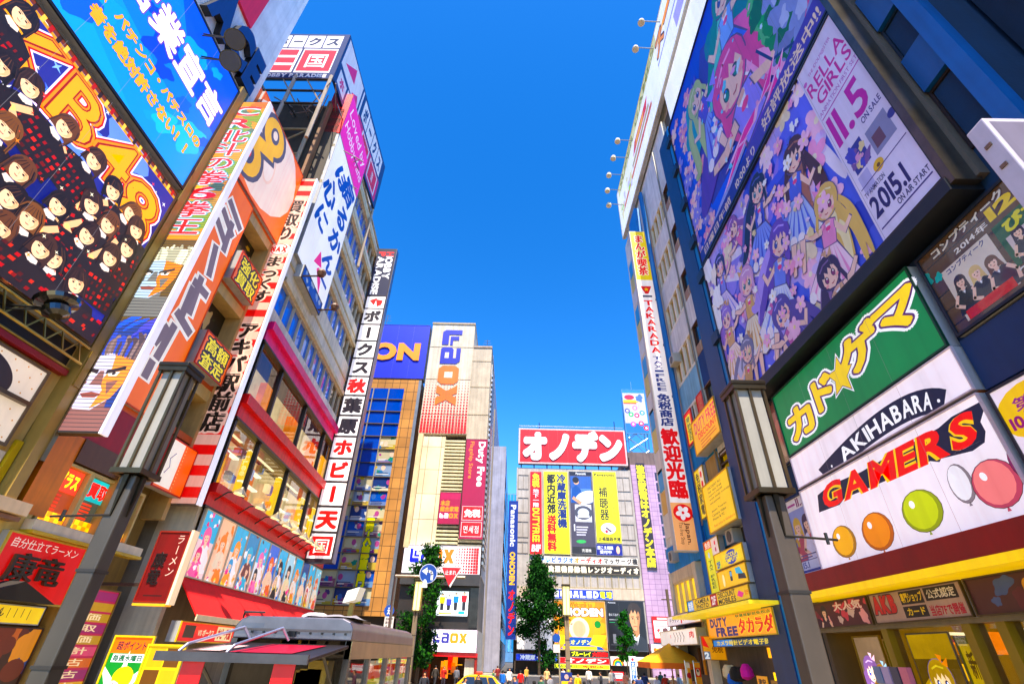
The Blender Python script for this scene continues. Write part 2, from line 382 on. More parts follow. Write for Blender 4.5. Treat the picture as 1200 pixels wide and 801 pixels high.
def bigfig(p, cx, cy, r, hair, hair2, dress, dress2, skin='f6d2c0', rot=0., flip=1, eye='3a4a9a'):
    """a plain drawn dancer in a flared dress, no one in particular"""
    k = p.h/p.w; ca, sa = math.cos(rot), math.sin(rot); q = p.r
    def T(x, y): x *= flip; X, Y = x*r, y*r; return (cx+(X*ca-Y*sa)*k, cy+X*sa+Y*ca)
    def poly(L, c, o=None, e=.08):
        if o:
            mx, my = sum(a for a, _ in L)/len(L), sum(b for _, b in L)/len(L)
            p.poly([T(a+(e if a > mx else -e), b+(e if b > my else -e)) for a, b in L], o)
        p.poly([T(*a) for a in L], c)
    ol = '5a4a7a'
    for i in range(7):                                                    # long hair streaming behind
        a = q.uniform(-1, 1); ribbon(p, [T(a*.7, .4), T(a*1.5-.6, -1.2+q.uniform(-.4, .4)), T(a*1.8-1.2, -3+q.uniform(-.8, .6)), T(a*2.2-1.6, -4.4+q.uniform(-.8, .8))], r*q.uniform(.5, .9), q.choice((hair, hair, hair2)))
    poly([(-.55, -2.6), (-2.6, -5.4), (-1.2, -5.9), (0, -5.5), (1.3, -6), (2.5, -5.2), (.55, -2.6)], dress, ol)
    for i in range(6): a = -1.9+i*.76; poly([(a*.25, -2.8), (a, -5.5), (a+.3, -5.6)], dress2)
    for i in range(6): p.ell(*T(-2.1+i*.85, -5.45), r*.42, 'f8f2f8', .9, 0, 10)
    for sx in (-.45, .5): poly([(sx-.3, -5.6), (sx-.22, -7.6), (sx+.1, -7.7), (sx+.26, -5.6)], skin, ol, .05)
    poly([(-.7, -1.25), (-.6, -2.7), (.6, -2.7), (.7, -1.25), (.3, -1.1), (-.3, -1.1)], dress2, ol, .06); poly([(-.28, -1.15), (0, -1.9), (.28, -1.15)], 'f8f4f8'); p.ell(*T(0, -1.6), r*.16, 'e8508a', 1.5, rot, 8)
    ua = q.uniform(-.5, 1.6)
    poly([(.6, -1.3), (1.5, -1.3+ua*.5), (2.3, -.9+ua), (2.45, -1.15+ua), (1.6, -1.7+ua*.5), (.6, -1.75)], skin, ol, .05); poly([(-.6, -1.3), (-1.4, -2.1), (-1.9, -1.6), (-2.1, -1.8), (-1.45, -2.55), (-.6, -1.8)], skin, ol, .05)
    poly([(-.2, -.7), (-.24, -1.3), (.24, -1.3), (.2, -.7)], 'e8b8a4')
    p.ell(*T(0, .18), r*1.26, ol, .95, rot); p.ell(*T(0, .2), r*1.2, hair, .95, rot)
    poly([(-.8, .3), (-.82, -.2), (-.5, -.75), (0, -.98), (.5, -.75), (.82, -.2), (.8, .3), (0, .7)], skin)
    for sx in (-1, 1):
        p.ell(*T(.38*sx, -.12), r*.27, '2a2238', .72, rot, 12); p.ell(*T(.38*sx, -.15), r*.21, eye, .7, rot, 10); p.ell(*T(.38*sx+.06, -.02), r*.08, 'ffffff', .9, rot, 7); p.ell(*T(.58*sx, -.48), r*.12, 'f6a8a8', 1.4, rot, 8)
    p.line([T(-.14, -.62), T(0, -.68), T(.14, -.62)], r*.07, 'b84a52')
    poly([(-.95, .1), (-1., .6), (-.6, 1.1), (0, 1.25), (.6, 1.1), (1., .6), (.95, .1), (.78, -.3), (.7, .25), (.45, .5), (.4, .12), (.15, .55), (-.05, .15), (-.3, .52), (-.45, .12), (-.7, .3), (-.8, -.3)], hair)
    p.line([T(-.6, .8), T(-.1, .98), T(.5, .85)], r*.12, hair2); poly([(-.95, .2), (-1.25, -1.3), (-.95, -1.7), (-.78, -.2)], hair); poly([(.95, .2), (1.2, -1.2), (.95, -1.6), (.78, -.2)], hair)
    poly([(.5, 1.1), (1.2, 1.5), (1.0, .9)], dress2); poly([(.5, 1.1), (.2, 1.7), (.75, 1.6)], dress2)

# ================================================================ ground
def sheet(name, x0, x1, y0, y1, dz, m, c):
    g = G(); z = GZ+dz; g.face([(x0, y0, z), (x1, y0, z), (x1, y1, z), (x0, y1, z)], m, c); struct(g, name)
sheet('ground', -900, 900, -300, 1500, -.12, 'wall', '55514c'); sheet('road', -9.2, 6.2, -40, 76, -.112, 'wall', '91866f'); sheet('avenue', -160, 160, 62, 84, -.106, 'wall', '3b3a3b')  # unseen paving; pale road colour chosen to bounce light onto the facades
g = G()
for q in ((6.2, 14, -40, 61), (-18, -9.2, -40, 57), (-60, 60, 84.5, 89.9)): g.wbox(*q, GZ-.12, GZ, 'wall', 'a89c84')
struct(g, 'pavement')
g = G()
for q in ((6.05, 6.2, -40, 61), (-9.2, -9.05, -40, 57), (-60, 60, 84.35, 84.5)): g.wbox(*q, GZ-.12, GZ+.02, 'wall', 'b3aca2')
struct(g, 'kerb')
g = G(); z = GZ-.1
for i in range(9): g.face([(-8+i*1.5, 57, z), (-7.3+i*1.5, 57, z), (-7.3+i*1.5, 61, z), (-8+i*1.5, 61, z)], 'paint', 'd8d4c8')
for y in range(-4, 56, 6): g.face([(-1.6, y, z), (-1.45, y, z), (-1.45, y+3, z), (-1.6, y+3, z)], 'paint', 'd8d4c8')
struct(g, 'road_marking')

# ================================================================ right side, near building (navy) with the big posters
W10 = RW(10)
def win(parent, f, u0, u1, v0, v1, n, fr='5a4a3a', pane='bluepane', pc='35506a', nx=2, ny=1, t=.07, dep=.18, name='window'):
    """a window part with its frame bars, and the panes as a sub-part"""
    g = G()
    for i in range(nx+1): x = u0+(u1-u0)*i/nx; g.box(f, x-t/2, x+t/2, v0, v1, n-dep, n+.03, 'paint', fr)
    for j in range(ny+1): y = v0+(v1-v0)*j/ny; g.box(f, u0-t/2, u1+t/2, y-t/2, y+t/2, n-dep+.01, n+.036, 'paint', fr)
    o = g.build(name, parent); g = G(); g.box(f, u0, u1, v0, v1, n-dep+.05, n-dep+.08, pane, pc); g.build('pane', o); return o
NB = thing('shop_building', 'tall navy panelled shop building carrying the two huge illustrated posters', 'building', (11, 11, GZ))
g = G()
g.wbox(10.02, 24, 5.7, 19.4, 3.9, 31, 'wall', '12304f')
g.wbox(11.2, 24, -6, 5.6, 3.9, 31, 'wall', '0d2038')
g.wbox(10.3, 24, -6, 19.4, 31, 40.4, 'wall', 'd9d6cf')
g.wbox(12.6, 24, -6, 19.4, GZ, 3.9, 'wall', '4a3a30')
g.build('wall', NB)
g = G(); g.wbox(9.75, 10.02, 5.55, 5.95, 3.9, 31, 'paint', '1a5c9a'); g.wbox(9.8, 10.02, 6.75, 7.0, 10.5, 31, 'paint', '6b6258')
g.wbox(9.85, 10.02, 6.0, 6.7, 13.45, 14.85, 'paint', '1c5288'); g.wbox(9.85, 10.02, 6.0, 6.7, 16.45, 18.2, 'paint', '1c5288'); g.build('blue_cladding', NB)
f = W10
win(NB, f, -6.7, -6.0, 14.9, 16.4, .0, '182430', 'bluepane', '9fb6d8', 1, 1); win(NB, f, -6.7, -6.0, 11.3, 13.4, .0, '2a1c14', 'bluepane', '6a4a48', 1, 1)
g = G(); g.box(f, -19.3, -7.0, 10.25, 10.6, 0, .75, 'paint', '15181d'); g.box(f, -19.3, -7.0, 10.6, 10.66, .4, .72, 'paint', '3a2c22')
g.box(f, -7.05, -6.85, 10.4, 30.8, .1, .7, 'metal', '6e665c'); g.build('poster_gantry', NB)
g = G(); g.box(f, -18.4, -5.8, 3.45, 4.0, -2.6, .55, 'paint', '8a1208'); g.box(f, -18.4, -5.8, 3.28, 3.46, -2.6, .62, 'lit', 'f4cf12'); g.build('eave', NB)
g = G(); g.box(f, -16.5, -9.2, 6.45, 6.55, 0, .2, 'paint', '8a4a2a'); g.build('trim', NB)
CLM = thing('steel_column', 'dark blue steel column running up between the big poster and the grey windows', 'column', (9.6, 20, GZ))
g = G(); g.box(f, -21.0, -19.5, GZ, 31, -.3, .55, 'paint', '0d3560'); g.box(f, -19.5, -19.15, GZ, 31, -.3, .5, 'paint', '1f86bc'); g.build('shaft', CLM)
g = G()
for z in (29.2, 26.4, 23.4, 20.4, 18.0, 14.2): g.box(f, -19.6, -18.9, z, z+.5, .2, .7, 'paint', '10263c')
g.build('bracket', CLM)

# --- big posters: prints on flat boards
def upper_art(p):
    B = '1b3fc0'
    p.rect(0, 0, 1, 1, '1c3fbd')
    for c, pts in (('2a55e0', [(793, 152), (870, 60), (880, 200), (840, 300)]), ('3b2f96', [(820, 60), (860, 0), (905, 60), (880, 150), (835, 240), (815, 200)]), ('1532a8', [(880, 60), (930, 20), (960, 90), (910, 160)])): p.pq(c=c, pts=pts)
    for i in range(60):                                              # blossom along the far edge
        flower(p, p.r.uniform(0, .34)*p.r.uniform(.3, 1), p.r.uniform(0, .95), p.r.uniform(.02, .05), p.r.choice(('f0b8c4', 'e79aae', 'f6d3d0', '8f86d8')), 'f8e6c0')
    p.bq(815, 150, .16, '3f9aa8', k=.7); p.bq(850, 45, .2, '0e7f88', k=.9, rot=.5); p.bq(845, 60, .1, 'a9c8e8', k=.6)
    ribbon(p, [p.q(*k) for k in ((825, 255), (838, 170), (860, 120), (885, 60), (880, 20))], .3, '5a2fa0')
    ribbon(p, [p.q(*k) for k in ((835, 130), (850, 60), (880, 50), (872, 100), (850, 120))], .2, 'd8488e')
    ribbon(p, [p.q(*k) for k in ((832, 110), (862, 40), (890, 35), (898, 70), (862, 140))], .14, 'e76aa8')
    ribbon(p, [p.q(*k) for k in ((856, 100), (840, 70), (850, 62), (858, 80))], .07, 'f3a9d0')
    ribbon(p, [p.q(*k) for k in ((868, 60), (884, 90), (870, 130))], .16, 'b8bde6')
    ribbon(p, [p.q(*k) for k in ((858, 150), (866, 120), (874, 100))], .13, 'edb49c')
    bigfig(p, *p.q(815, 118), .075, 'b8c88a', 'e4ecc0', '8a9ae8', '5a4ac0', 'f2d0c0', .3); bigfig(p, *p.q(846, -8), .09, '1a8a80', '7ad0c0', '4a6ae0', '8ab0f8', 'f2d0c0', -.3); bigfig(p, *p.q(855, 95), .13, 'd8508e', 'f6a8d0', '6a3ab8', '9a8af0', 'f6d0bc', .15, -1, '2a8a7a')
    for i in range(46):
        x, y = p.r.choice(((895, 20), (915, 30), (925, 45), (905, 8), (890, -5), (955, 45), (965, 25))); p.bq(x+p.r.uniform(-12, 12), y+p.r.uniform(-12, 12), p.r.uniform(.03, .07), p.r.choice(('2f8a4a', '3fa35a', '1f6a3c', '6cb878', '7a80b0')))
    for x, y in ((915, 15), (935, 5), (945, 30), (965, 10), (905, -12), (975, 20)): p.bq(x, y, .06, '8a94c8', wob=.4); p.bq(x+4, y+3, .03, 'b6bfe2')
    p.lq([(955, 15), (928, 75), (905, 120)], .035, '8f8fc4'); p.lq([(872, 170), (838, 260)], .03, '9aa0d8'); p.lq([(886, 60), (905, 70), (930, 50)], .01, '20306a')
    for pts in ([(888, 125), (905, 70), (908, 60), (902, 100)], [(893, 132), (918, 55), (915, 82), (922, 95), (905, 105)], [(850, 205), (872, 150), (890, 118), (886, 140), (868, 172)], [(848, 230), (866, 170), (876, 160), (860, 200)]):
        p.pq(pts, 'f6c2e4'); x = sum(a for a, _ in pts)/len(pts); y = sum(b for _, b in pts)/len(pts)
        p.pq([(x+(a-x)*.72, y+(b-y)*.8) for a, b in pts], 'e8359c')
    p.poly([(.0, 0), (1, 0), (1, .09), (.0, .06)], '2b2a86'); p.poly([(.5, 0), (1, 0), (1, .1), (.5, .075)], '4a3a9c')
    p.text('日曜日午前', .04, .012, .34, .05, 'f5dcc0', b=.02); p.text('10:00より', .39, .012, .56, .056, 'f3e0c8', b=.02); p.text('好評放送中!!', .62, .016, .97, .072, 'f5dcc0', b=.02)
    confetti(p, 30, ('7fd0ee', 'c9e6ff', 'e9a6d2', '3f6fe8'), .006, .016, .3, .1, .8, .6)
sign('poster', 'huge blue and purple illustrated poster with pink swirls and green trees at the top', 'poster', f, (-19.05, -6.9, 18.75, 30.5), 0.05, .5, '1c3fbd', upper_art, 'vinyl', '1b1c22', .1, 'giant wall posters', 'b0b0b0', rnd=3)
def lower_art(p):
    p.rect(0, 0, 1, 1, '5464da'); X = p.q(1048, 300)[0]
    confetti(p, 30, ('9a8ae8', 'b8aaf8', '6a70e8', '3a48c0', 'd8b8f0', 'd0c4fc'), .06, .16, 0, 0, X, 1)
    for i in range(26): ribbon(p, [(p.r.uniform(0, X), p.r.uniform(0, 1)) for _ in range(1)]+[(p.r.uniform(0, X), p.r.uniform(0, 1))], .05, p.r.choice(('8a7ae0', 'e8c8f0', '4a58d8', 'f0e8ff')))
    for i in range(52): flower(p, p.r.uniform(0, X), p.r.uniform(0, 1), p.r.uniform(.03, .085), p.r.choice(('f8c8e4', 'f2a8d4', 'dccaf8', 'fbe4f2', 'f2e4c8')), 'fff2d8', p.r.choice((5, 6)))
    L = [(.16, .83, .05, '3a3468', 'b8a8f0', 'e8d8f4', '8a8ae0'), (.36, .9, .048, '8a5aa0', 'e0b8f0', 'f6c8dc', 'e07ab0'), (.6, .86, .055, '20203a', '5a5aa8', '8a9cf0', '4a58c8'), (.84, .72, .055, '4a2a2a', 'a8705a', 'b8c8f8', '5a6ad8'), (.1, .5, .05, '9a7ad0', 'e0d0ff', 'f8e8e0', 'd8b080'), (.34, .52, .056, 'd8a8d0', 'f8e0f4', 'f4ecd4', 'e0b878'), (.62, .48, .06, '6a4ab0', 'b8a0f0', 'dce4ff', '7a8ae8'), (.88, .36, .05, 'e0c07a', 'f8ecc0', 'f8dcec', 'e89ac8'), (.2, .2, .05, '7a7a98', 'c8c8e0', 'f0e0c8', 'c8a070'), (.5, .17, .055, '5a4a98', 'a898e0', 'f2d8e8', 'c86aa8'), (.78, .1, .048, '3a2a4a', '8a6a9a', 'f6f0e0', 'd8b090')]
    for i, (a, b, r_, h1, h2, d1, d2) in enumerate(L): bigfig(p, a*X, b, r_*1.28, h1, h2, d1, d2, 'f8d4c4', p.r.uniform(-.5, .5), (-1) ** i, ('3a4aa8', '8a3a6a', '3a7a8a')[i % 3])
    for i in range(26): flower(p, p.r.uniform(0, X), p.r.choice((p.r.uniform(0, .3), p.r.uniform(0, 1))), p.r.uniform(.02, .05), p.r.choice(('f8c8e4', 'ffffff', 'f2b8dc')), 'ffe8b0')
    confetti(p, 40, ('f7a8cc', 'ffffff', 'e2d6ff', 'f0e0b0'), .006, .02, 0, 0, X, 1)
    p.poly([(X, 0), (1, 0), (1, 1), (X+.0, 1)], 'e4dcf2')
    T = lambda t, a, y0, c_, y1, col, **k: p.text(t, X+(1-X)*a, y0, X+(1-X)*c_, y1, col, **k)
    T('THE IDOLM@STER', .2, .9, .8, .925, 'b03aa0', b=.0); p.ell(X+(1-X)*.08, .905, .012, 'c86ab8')
    T('RELLA', .06, .805, .95, .88, 'c2188f', b=.012); T('GIRLS', .14, .72, .95, .795, 'c2188f', b=.012)
    T('ANIMATION FIRST SET', .05, .68, .97, .702, 'a84aa8', b=0); p.rect(X+(1-X)*.05, .66, X+(1-X)*.97, .666, 'b03aa0')
    T('11.5', .08, .47, .82, .64, 'b8189a', b=.02); T('ON SALE', .55, .435, .93, .465, '3c2a78', b=.02)
    for a, b, c_, d, col in ((.12, .3, .42, .42, '34388a'), (.5, .28, .88, .4, '8f8fb0'), (.55, .3, .72, .36, '6a4a58'), (.1, .2, .3, .29, 'b9b4dc')): p.rect(X+(1-X)*a, b, X+(1-X)*c_, d, col)
    confetti(p, 14, ('d8a0c8', '4a4ab8', 'e9d8a8', '7a5a9a'), .008, .02, X+(1-X)*.13, .31, X+(1-X)*.41, .41)
    p.ell(X+(1-X)*.45, .25, .024, 'e2b93a'); p.ell(X+(1-X)*.45, .25, .008, '6a4a20'); p.ell(X+(1-X)*.93, .35, .018, '3c3a8a')
    p.rect(X+(1-X)*.06, .235, X+(1-X)*.94, .239, '3c2a78')
    T('TV ANIMATION', .07, .19, .45, .213, '241a5a', b=.01); T('2015.1', .07, .09, .7, .18, '241a5a', b=.03); T('ON AIR START', .42, .06, .94, .085, '241a5a', b=.02)
    p.rect(X+(1-X)*.06, .045, X+(1-X)*.94, .051, '3c2a78')
    confetti(p, 10, ('ffffff', 'fff4e6'), .03, .07, 0, .55, .08, 1)
sign('poster', 'huge violet illustrated poster whose near third is pale with the date 11.5', 'poster', f, (-19.05, -7.05, 10.7, 18.62), 0.05, .5, '2f3db0', lower_art, 'vinyl', '1b1c22', .1, 'giant wall posters', rnd=8)

# --- shop signs
def green_art(p):
    for col, o in (('ffffff', .15), ('4a1560', .09), ('f8d90c', .05)):
        p.text('カドゲマ'[0:1], .05, .1, .3, .62, col, b=o, sh=-.05); p.text('ド', .26, .24, .48, .74, col, b=o)
        p.text('ゲ', .54, .36, .79, .88, col, b=o); p.text('マ', .76, .42, 1.0, .93, col, b=o)
        x, y = .52, .5; p.star(x, y, .23+o*.62, col, 5, .48, .2)
sign('shop_sign', 'green shop sign with big yellow katakana and a star', 'sign', f, (-16.62, -9.2, 7.66, 10.0), .05, .32, '0d7a4c', green_art, 'lit', '0b3f2a', .05)
def arc_art(p):
    # two curves, through the ends and the middle of the dark band
    def quad(a, m, b): c = (2*m[0]-(a[0]+b[0])/2, 2*m[1]-(a[1]+b[1])/2); return lambda t: ((1-t)**2*a[0]+2*t*(1-t)*c[0]+t*t*b[0], (1-t)**2*a[1]+2*t*(1-t)*c[1]+t*t*b[1])
    lo, hi = quad(p.q(971, 562), p.q(1047, 503), p.q(1105, 485)), quad(p.q(959, 550), p.q(1036, 477), p.q(1109, 456))
    p.poly([lo(i/16) for i in range(17)]+[hi(i/16) for i in range(16, -1, -1)], '101a33')
    def wp(x, y): a, b = lo(x), hi(x); return (a[0]+(b[0]-a[0])*y, a[1]+(b[1]-a[1])*y)
    p.warp = wp; p.text('AKIHABARA', .13, .16, .87, .86, 'ffffff', b=.025); p.warp = None
    for x in (.065, .935): p.ell(*wp(x, .5), .04, 'ffffff')
sign('shop_sign', 'white lit shop sign with white capitals on a curved dark band', 'sign', f, (-16.6, -9.16, 6.54, 7.62), .05, .32, 'f4e9ee', arc_art, 'lit', 'd8c8cc', .03)
def gamers_art(p):
    Q = p.q
    p.poly([Q(*k) for k in ((960, 600), (958, 580), (972, 568), (1008, 553), (1100, 501), (1115, 488), (1157, 466), (1149, 494), (1155, 505), (1154, 518), (1140, 528), (1103, 537), (1101, 541), (1090, 540), (1045, 556), (1040, 562), (1010, 575), (990, 583), (984, 591))], '101a33')
    A, B_, C, D = Q(961, 573), Q(1150, 476), Q(1154, 517), Q(967, 599)
    p.warp = lambda x, y: (D[0]+(C[0]-D[0])*x+(A[0]-D[0])*y, (D[1]+(C[1]-D[1])*x)+((A[1]-D[1])+((B_[1]-C[1])-(A[1]-D[1]))*x)*y)
    for col, o in (('f6cf3a', .08), ('e23a0a', .035)): p.text('GAMERS', .005, .05, .99, 1.1, col, b=o, sh=.14)
    p.warp = None; p._text('ANIBRO', *Q(1117, 531), *Q(1150, 516), 'ffffff', 'h', .02, 0, 0, None, None, .02)
    # plain balloons in the colours of the printed figures
    for x, y, rx, ry, c, c2 in ((989, 634, 14, 20, 'f0b40e', 'a8780a'), (1028, 622, 19, 24, 'e8923a', 'b5641e'), (1080, 598, 25, 27, 'cbd63a', '96a022'), (1126, 566, 15, 26, 'f6f2f4', '8a7f84'), (1167, 566, 31, 32, 'ee8a88', 'b84e62'), (1196, 540, 15, 24, '7a2a5a', '4c183a')):
        a, b = p.q(x, y); r_ = (p.q(x, y-ry)[1]-p.q(x, y+ry)[1])/2; k = (p.q(x+rx, y)[0]-p.q(x-rx, y)[0])*p.w/(2*r_*p.h)
        p.poly([(a-.006, b-r_*1.16), (a, b-r_*.9), (a+.006, b-r_*1.16)], c2); p.ell(a, b, r_*1.03, '2a2026', k); p.ell(a, b, r_, c2, k); p.ell(a-.004, b+r_*.06, r_*.92, c, k*.92); p.ell(a-.25*k*r_*p.h/p.w*1.4, b+r_*.42, r_*.2, 'ffffff', k*.7, .5)
sign('shop_sign', 'long white lit shop sign with slanted orange capitals on a dark band above balloons', 'sign', f, (-16.62, -9.16, 4.0, 6.46), .05, .32, 'f8eef2', gamers_art, 'lit', 'd8c8cc', .03)
def small_ad(p, bgs, n=3):
    for i in range(n): figure(p, (i+.6)/(n+.2), .62, .09, p.r.choice(('3a2a4a', 'b8845a', 'd8b86a', '6a3a3a')), p.r.choice(bgs), 'f0cdb8', True, 0, True)
    confetti(p, 16, bgs, .02, .06, 0, 0, 1, .5)
    for i in range(6): p.rect(.06, .05+i*.035, .06+p.r.uniform(.4, .85), .065+i*.035, '5a5a8a')
def ad_115(p):
    small_ad(p, ('6a7ac8', 'c8a86a', 'b85a6a', 'dcdcf0'), 2); p.rect(.0, .84, 1, 1, 'f2ece8'); p.text('11.5', .5, .86, .95, .98, '7a1a5a', b=.02); p.rect(.05, .9, .45, .93, 'b04a8a')
    p.rect(0, 0, 1, .16, 'dfe6f8'); p.text('15.1', .06, .07, .35, .15, '28469a', b=.02); p.rect(0, .02, 1, .05, '28469a')
sign('poster', 'narrow crowded poster beside the white shop sign, near the lamp post', 'poster', f, (-18.1, -16.72, 4.05, 6.5), .03, .12, '9aa4d0', ad_115, 'vinyl', '20304a', .04, rnd=5)
def dark_poster(p):
    p.rect(0, 0, 1, 1, '2a1c24'); ribbon(p, [(.2, .05), (.7, .3), (.4, .6), (.7, .95)], .4, '8a5a56'); ribbon(p, [(.5, .1), (.3, .4), (.6, .7)], .15, 'b98a78'); confetti(p, 6, ('5a3040', '7a4a4a'), .05, .1)
sign('poster', 'dim brown poster behind glass left of the green sign', 'poster', f, (-17.75, -16.72, 7.65, 10.2), .0, .06, '2a1c24', dark_poster, 'gloss', '141c28', .06, rnd=2)
def mag_art(p):
    p.rect(0, 0, 1, 1, '5a4230')
    for i in range(5): p.rect(0, .1+i*.18, 1, .12+i*.18, '3a2a1e')
    p.text('コンプティーク', .12, .86, .8, .97, 'e8e0d0', b=.05, ol='2a1a14'); p.text('2014年', .3, .72, .6, .8, 'f2ece0', b=.02); p.text('12', .62, .74, .84, .88, 'f2d41a', b=.05); p.text('月号', .85, .76, 1, .86, 'f2ece0', b=.02)
    p.rect(.12, .06, .56, .68, 'e0d4c4'); p.text('コンプティーク', .16, .6, .52, .67, '3a3a6a', b=.03)
    for i, (h, d) in enumerate((('3a2a2a', '26262c'), ('dcc08a', '26262c'), ('6a4a3a', '30303a'))): figure(p, .22+.13*i, .46-.03*i, .06, h, d, 'f2cdb8', True, .1*i-.1, True, 1.25, 'f2f2f2')
    p.rect(.14, .06, .54, .16, 'd03a2a'); p.rect(.6, .2, .98, .68, '1a5a3a'); p.rect(.64, .26, .94, .5, 'd8c8c0')
    figure(p, .72, .48, .05, '3a3038', '2a2a34'); figure(p, .85, .46, .05, 'd8c8a8', '2a2a34'); p.text('ぴた', .66, .52, .95, .66, 'e8e03a', b=.06)
    p.text('2014', .6, .1, .82, .18, 'f2ece0', b=.02); p.text('11月', .6, .01, .85, .09, 'f2d41a', b=.03); p.bq(1085, 330, .09, '1a9a8a'); p.bq(1100, 325, .05, '2ab0a0')
sign('poster', 'brown magazine poster with yellow 12 beside the end of the green sign', 'poster', f, (-9.02, -6.0, 7.76, 10.0), .05, .2, '5a4230', mag_art, 'gloss', '141c28', .06, rnd=6)
g = G(); g.box(f, -9.1, -5.9, 6.5, 7.7, 0, .15, 'paint', '10335c'); g.build('panel', NB)
def pink_ad(p):
    p.rect(0, 0, 1, 1, 'f4e6ee'); p.ell(.25, .72, .24, 'f0c81e', 1.6); p.text('第1弾', .1, .74, .5, .86, '8a2a7a', b=.02); p.text('10月23日', .03, .6, .5, .74, '8a1a6a', b=.04); confetti(p, 12, ('f0a8cc', 'e07ab0', 'd8a8e0'), .04, .12, 0, 0, 1, .5)
sign('poster', 'white and pink poster with a yellow oval at the near end of the white sign', 'poster', f, (-9.08, -6.0, 4.1, 6.42), .05, .2, 'f4e6ee', pink_ad, 'lit', '2a2a34', .05, rnd=9)
# projecting white box sign near the top right
fy = FR(4.3); u0, v1 = fy.px(1150, 138); 
t = thing('projecting_sign', 'white box sign sticking out from the navy wall at the photo edge', 'sign', (u0+.9, 4.6, 5.0))
g = G(); g.box(fy, u0, u0+2.2, 4.0, v1, -.3, 0, 'paint', 'd2c8d2'); g.build('box', t, bevel=.02)
p = P(fy, u0, u0+2.2, 4.0, v1, .0); p.rect(.03, .02, .97, .98, '7f7888'); p.text('G', .25, .66, .75, .86, 'e2420f', b=.1, ol='101a33'); p.g.build('logo', t)
for z in (5.2, 6.4, 7.6, v1-.5):
    g = G(); g.box(RW(u0), -4.5, -4.4, z, z+.06, 0, .02, 'metal', '8a7a6a'); g.build('bolt', t)

# --- street-level shop front under the eave
SF = thing('poster_shop', 'yellow lit shop front with shutters of posters under the red and yellow eave', 'shop', (10.5, 12, GZ))
g = G(); g.wbox(12.3, 12.5, -2, 18.4, GZ, 3.3, 'shopglow', '5a4216'); g.wbox(10.1, 12.3, 18.2, 18.4, GZ, 3.3, 'paint', '5a4a30')
for y in (15.2, 12.4, 11.5, 8.6): g.wbox(10.02, 10.35, y-.12, y+.12, GZ, 2.5, 'paint', '8a7428')
g.wbox(10.0, 10.4, 2, 18.35, 2.4, 2.55, 'paint', '7a705c'); g.build('frame', SF)
for a, b, lab in ((15.1, 12.5, 0), (12.3, 11.6, 1), (11.4, 8.7, 2)):
    g = G(); g.wbox(10.18, 10.21, b, a, GZ+.1, 2.4, 'glass'); g.v = g.v[:0]; g.f, g.m, g.c = [], [], []; g.face([(10.2, a, GZ+.1), (10.2, b, GZ+.1), (10.2, b, 2.4), (10.2, a, 2.4)], 'glass'); g.build('glass_door', SF)
def dim(p): p.rect(0, 0, 1, 1, '4a3a18'); confetti(p, 14, ('c8a03a', '8a6a2a', 'e8c86a', '6a4a3a', '3a2a1a'), .05, .16); figure(p, .5, .6, .14, 'd8b04a', '8a5a3a')
def dim2(p):
    p.rect(0, 0, 1, 1, '4a3812'); p.rect(0, .8, 1, 1, '8a6e22'); bigfig(p, .5, .62, .13, '9a7a2a', 'c8b05a', '8a4a2a', 'c87a3a', 'f4d0a8'); p.rect(.1, .04, .9, .16, '2a1a0a'); p.text('発売中', .2, .06, .8, .14, 'c8a83a', b=.03)
def dim3(p):
    p.rect(0, 0, 1, 1, '3a3616'); p.rect(.08, .62, .92, .95, '8a7428'); p.text('新刊', .2, .68, .8, .9, '3a2a10', d='h', b=.03)
    for i in range(3): p.rect(.1, .08+i*.17, .9, .22+i*.17, ('8a7a2a', 'a8382a', '3a4a5a')[i]); p.ell(.3+.2*i, .15+i*.17, .05, 'e8c8a0')
sign('poster', 'amber poster of a figure in the shop window under the yellow eave', 'poster', RW(10.45), (-15.0, -13.5, GZ+.6, 2.3), 0, .04, '4a3a18', dim2, 'shopglow', None, rnd=21)
sign('poster', 'tan poster with a striped block next to the amber figure poster', 'poster', RW(10.45), (-13.4, -12.6, GZ+.6, 2.2), 0, .04, '4a3a18', dim3, 'shopglow', None, rnd=25)
sign('poster', 'olive poster inside the shop front nearer the pink banner', 'poster', RW(10.45), (-11.3, -10.2, GZ+.5, 2.3), 0, .04, '4a4218', dim3, 'shopglow', None, rnd=22)
sign('poster', 'golden poster of a figure close to the violet cloth banner', 'poster', RW(10.45), (-10.1, -8.8, GZ+.5, 2.3), 0, .04, '4a4218', dim2, 'shopglow', None, rnd=23)
def dim4(p):
    p.rect(0, 0, 1, 1, '5a4a3a'); bigfig(p, .35, .66, .11, '6a4a7a', 'b09ac0', 'a87a8a', 'd8b0c0', 'f0d0b8'); bigfig(p, .72, .6, .1, '7a5a2a', 'c0a060', '4a6a7a', '8aa8b8', 'f0d0b8'); p.rect(.05, .03, .95, .14, 'a83a4a'); p.text('好評発売中', .12, .05, .88, .12, 'f0e0d0', b=.03)
sign('poster', 'poster of two figures in the doorway bay behind the right lamp post', 'poster', RW(10.6), (-17.6, -16.3, GZ+.7, 2.3), 0, .04, '5a4a3a', dim4, 'shopglow', '8a7428', .04, rnd=27)
sign('poster', 'narrow tan notice with a striped block beside the two figure poster', 'poster', RW(10.6), (-16.2, -15.5, GZ+.5, 2.2), 0, .04, '4a3a18', dim3, 'shopglow', '8a7428', .04, rnd=29)
def band_a(p): confetti(p, 18, ('3a1a2a', 'c84a5a', 'e8a8a8', '7a2a3a', 'd8c0b8'), .1, .3); figure(p, .2, .62, .2, '1a1420', '3a1a2a'); p.text('大人気', .4, .6, .9, .95, 'f2e0e0', b=.04, ol='a01a3a')
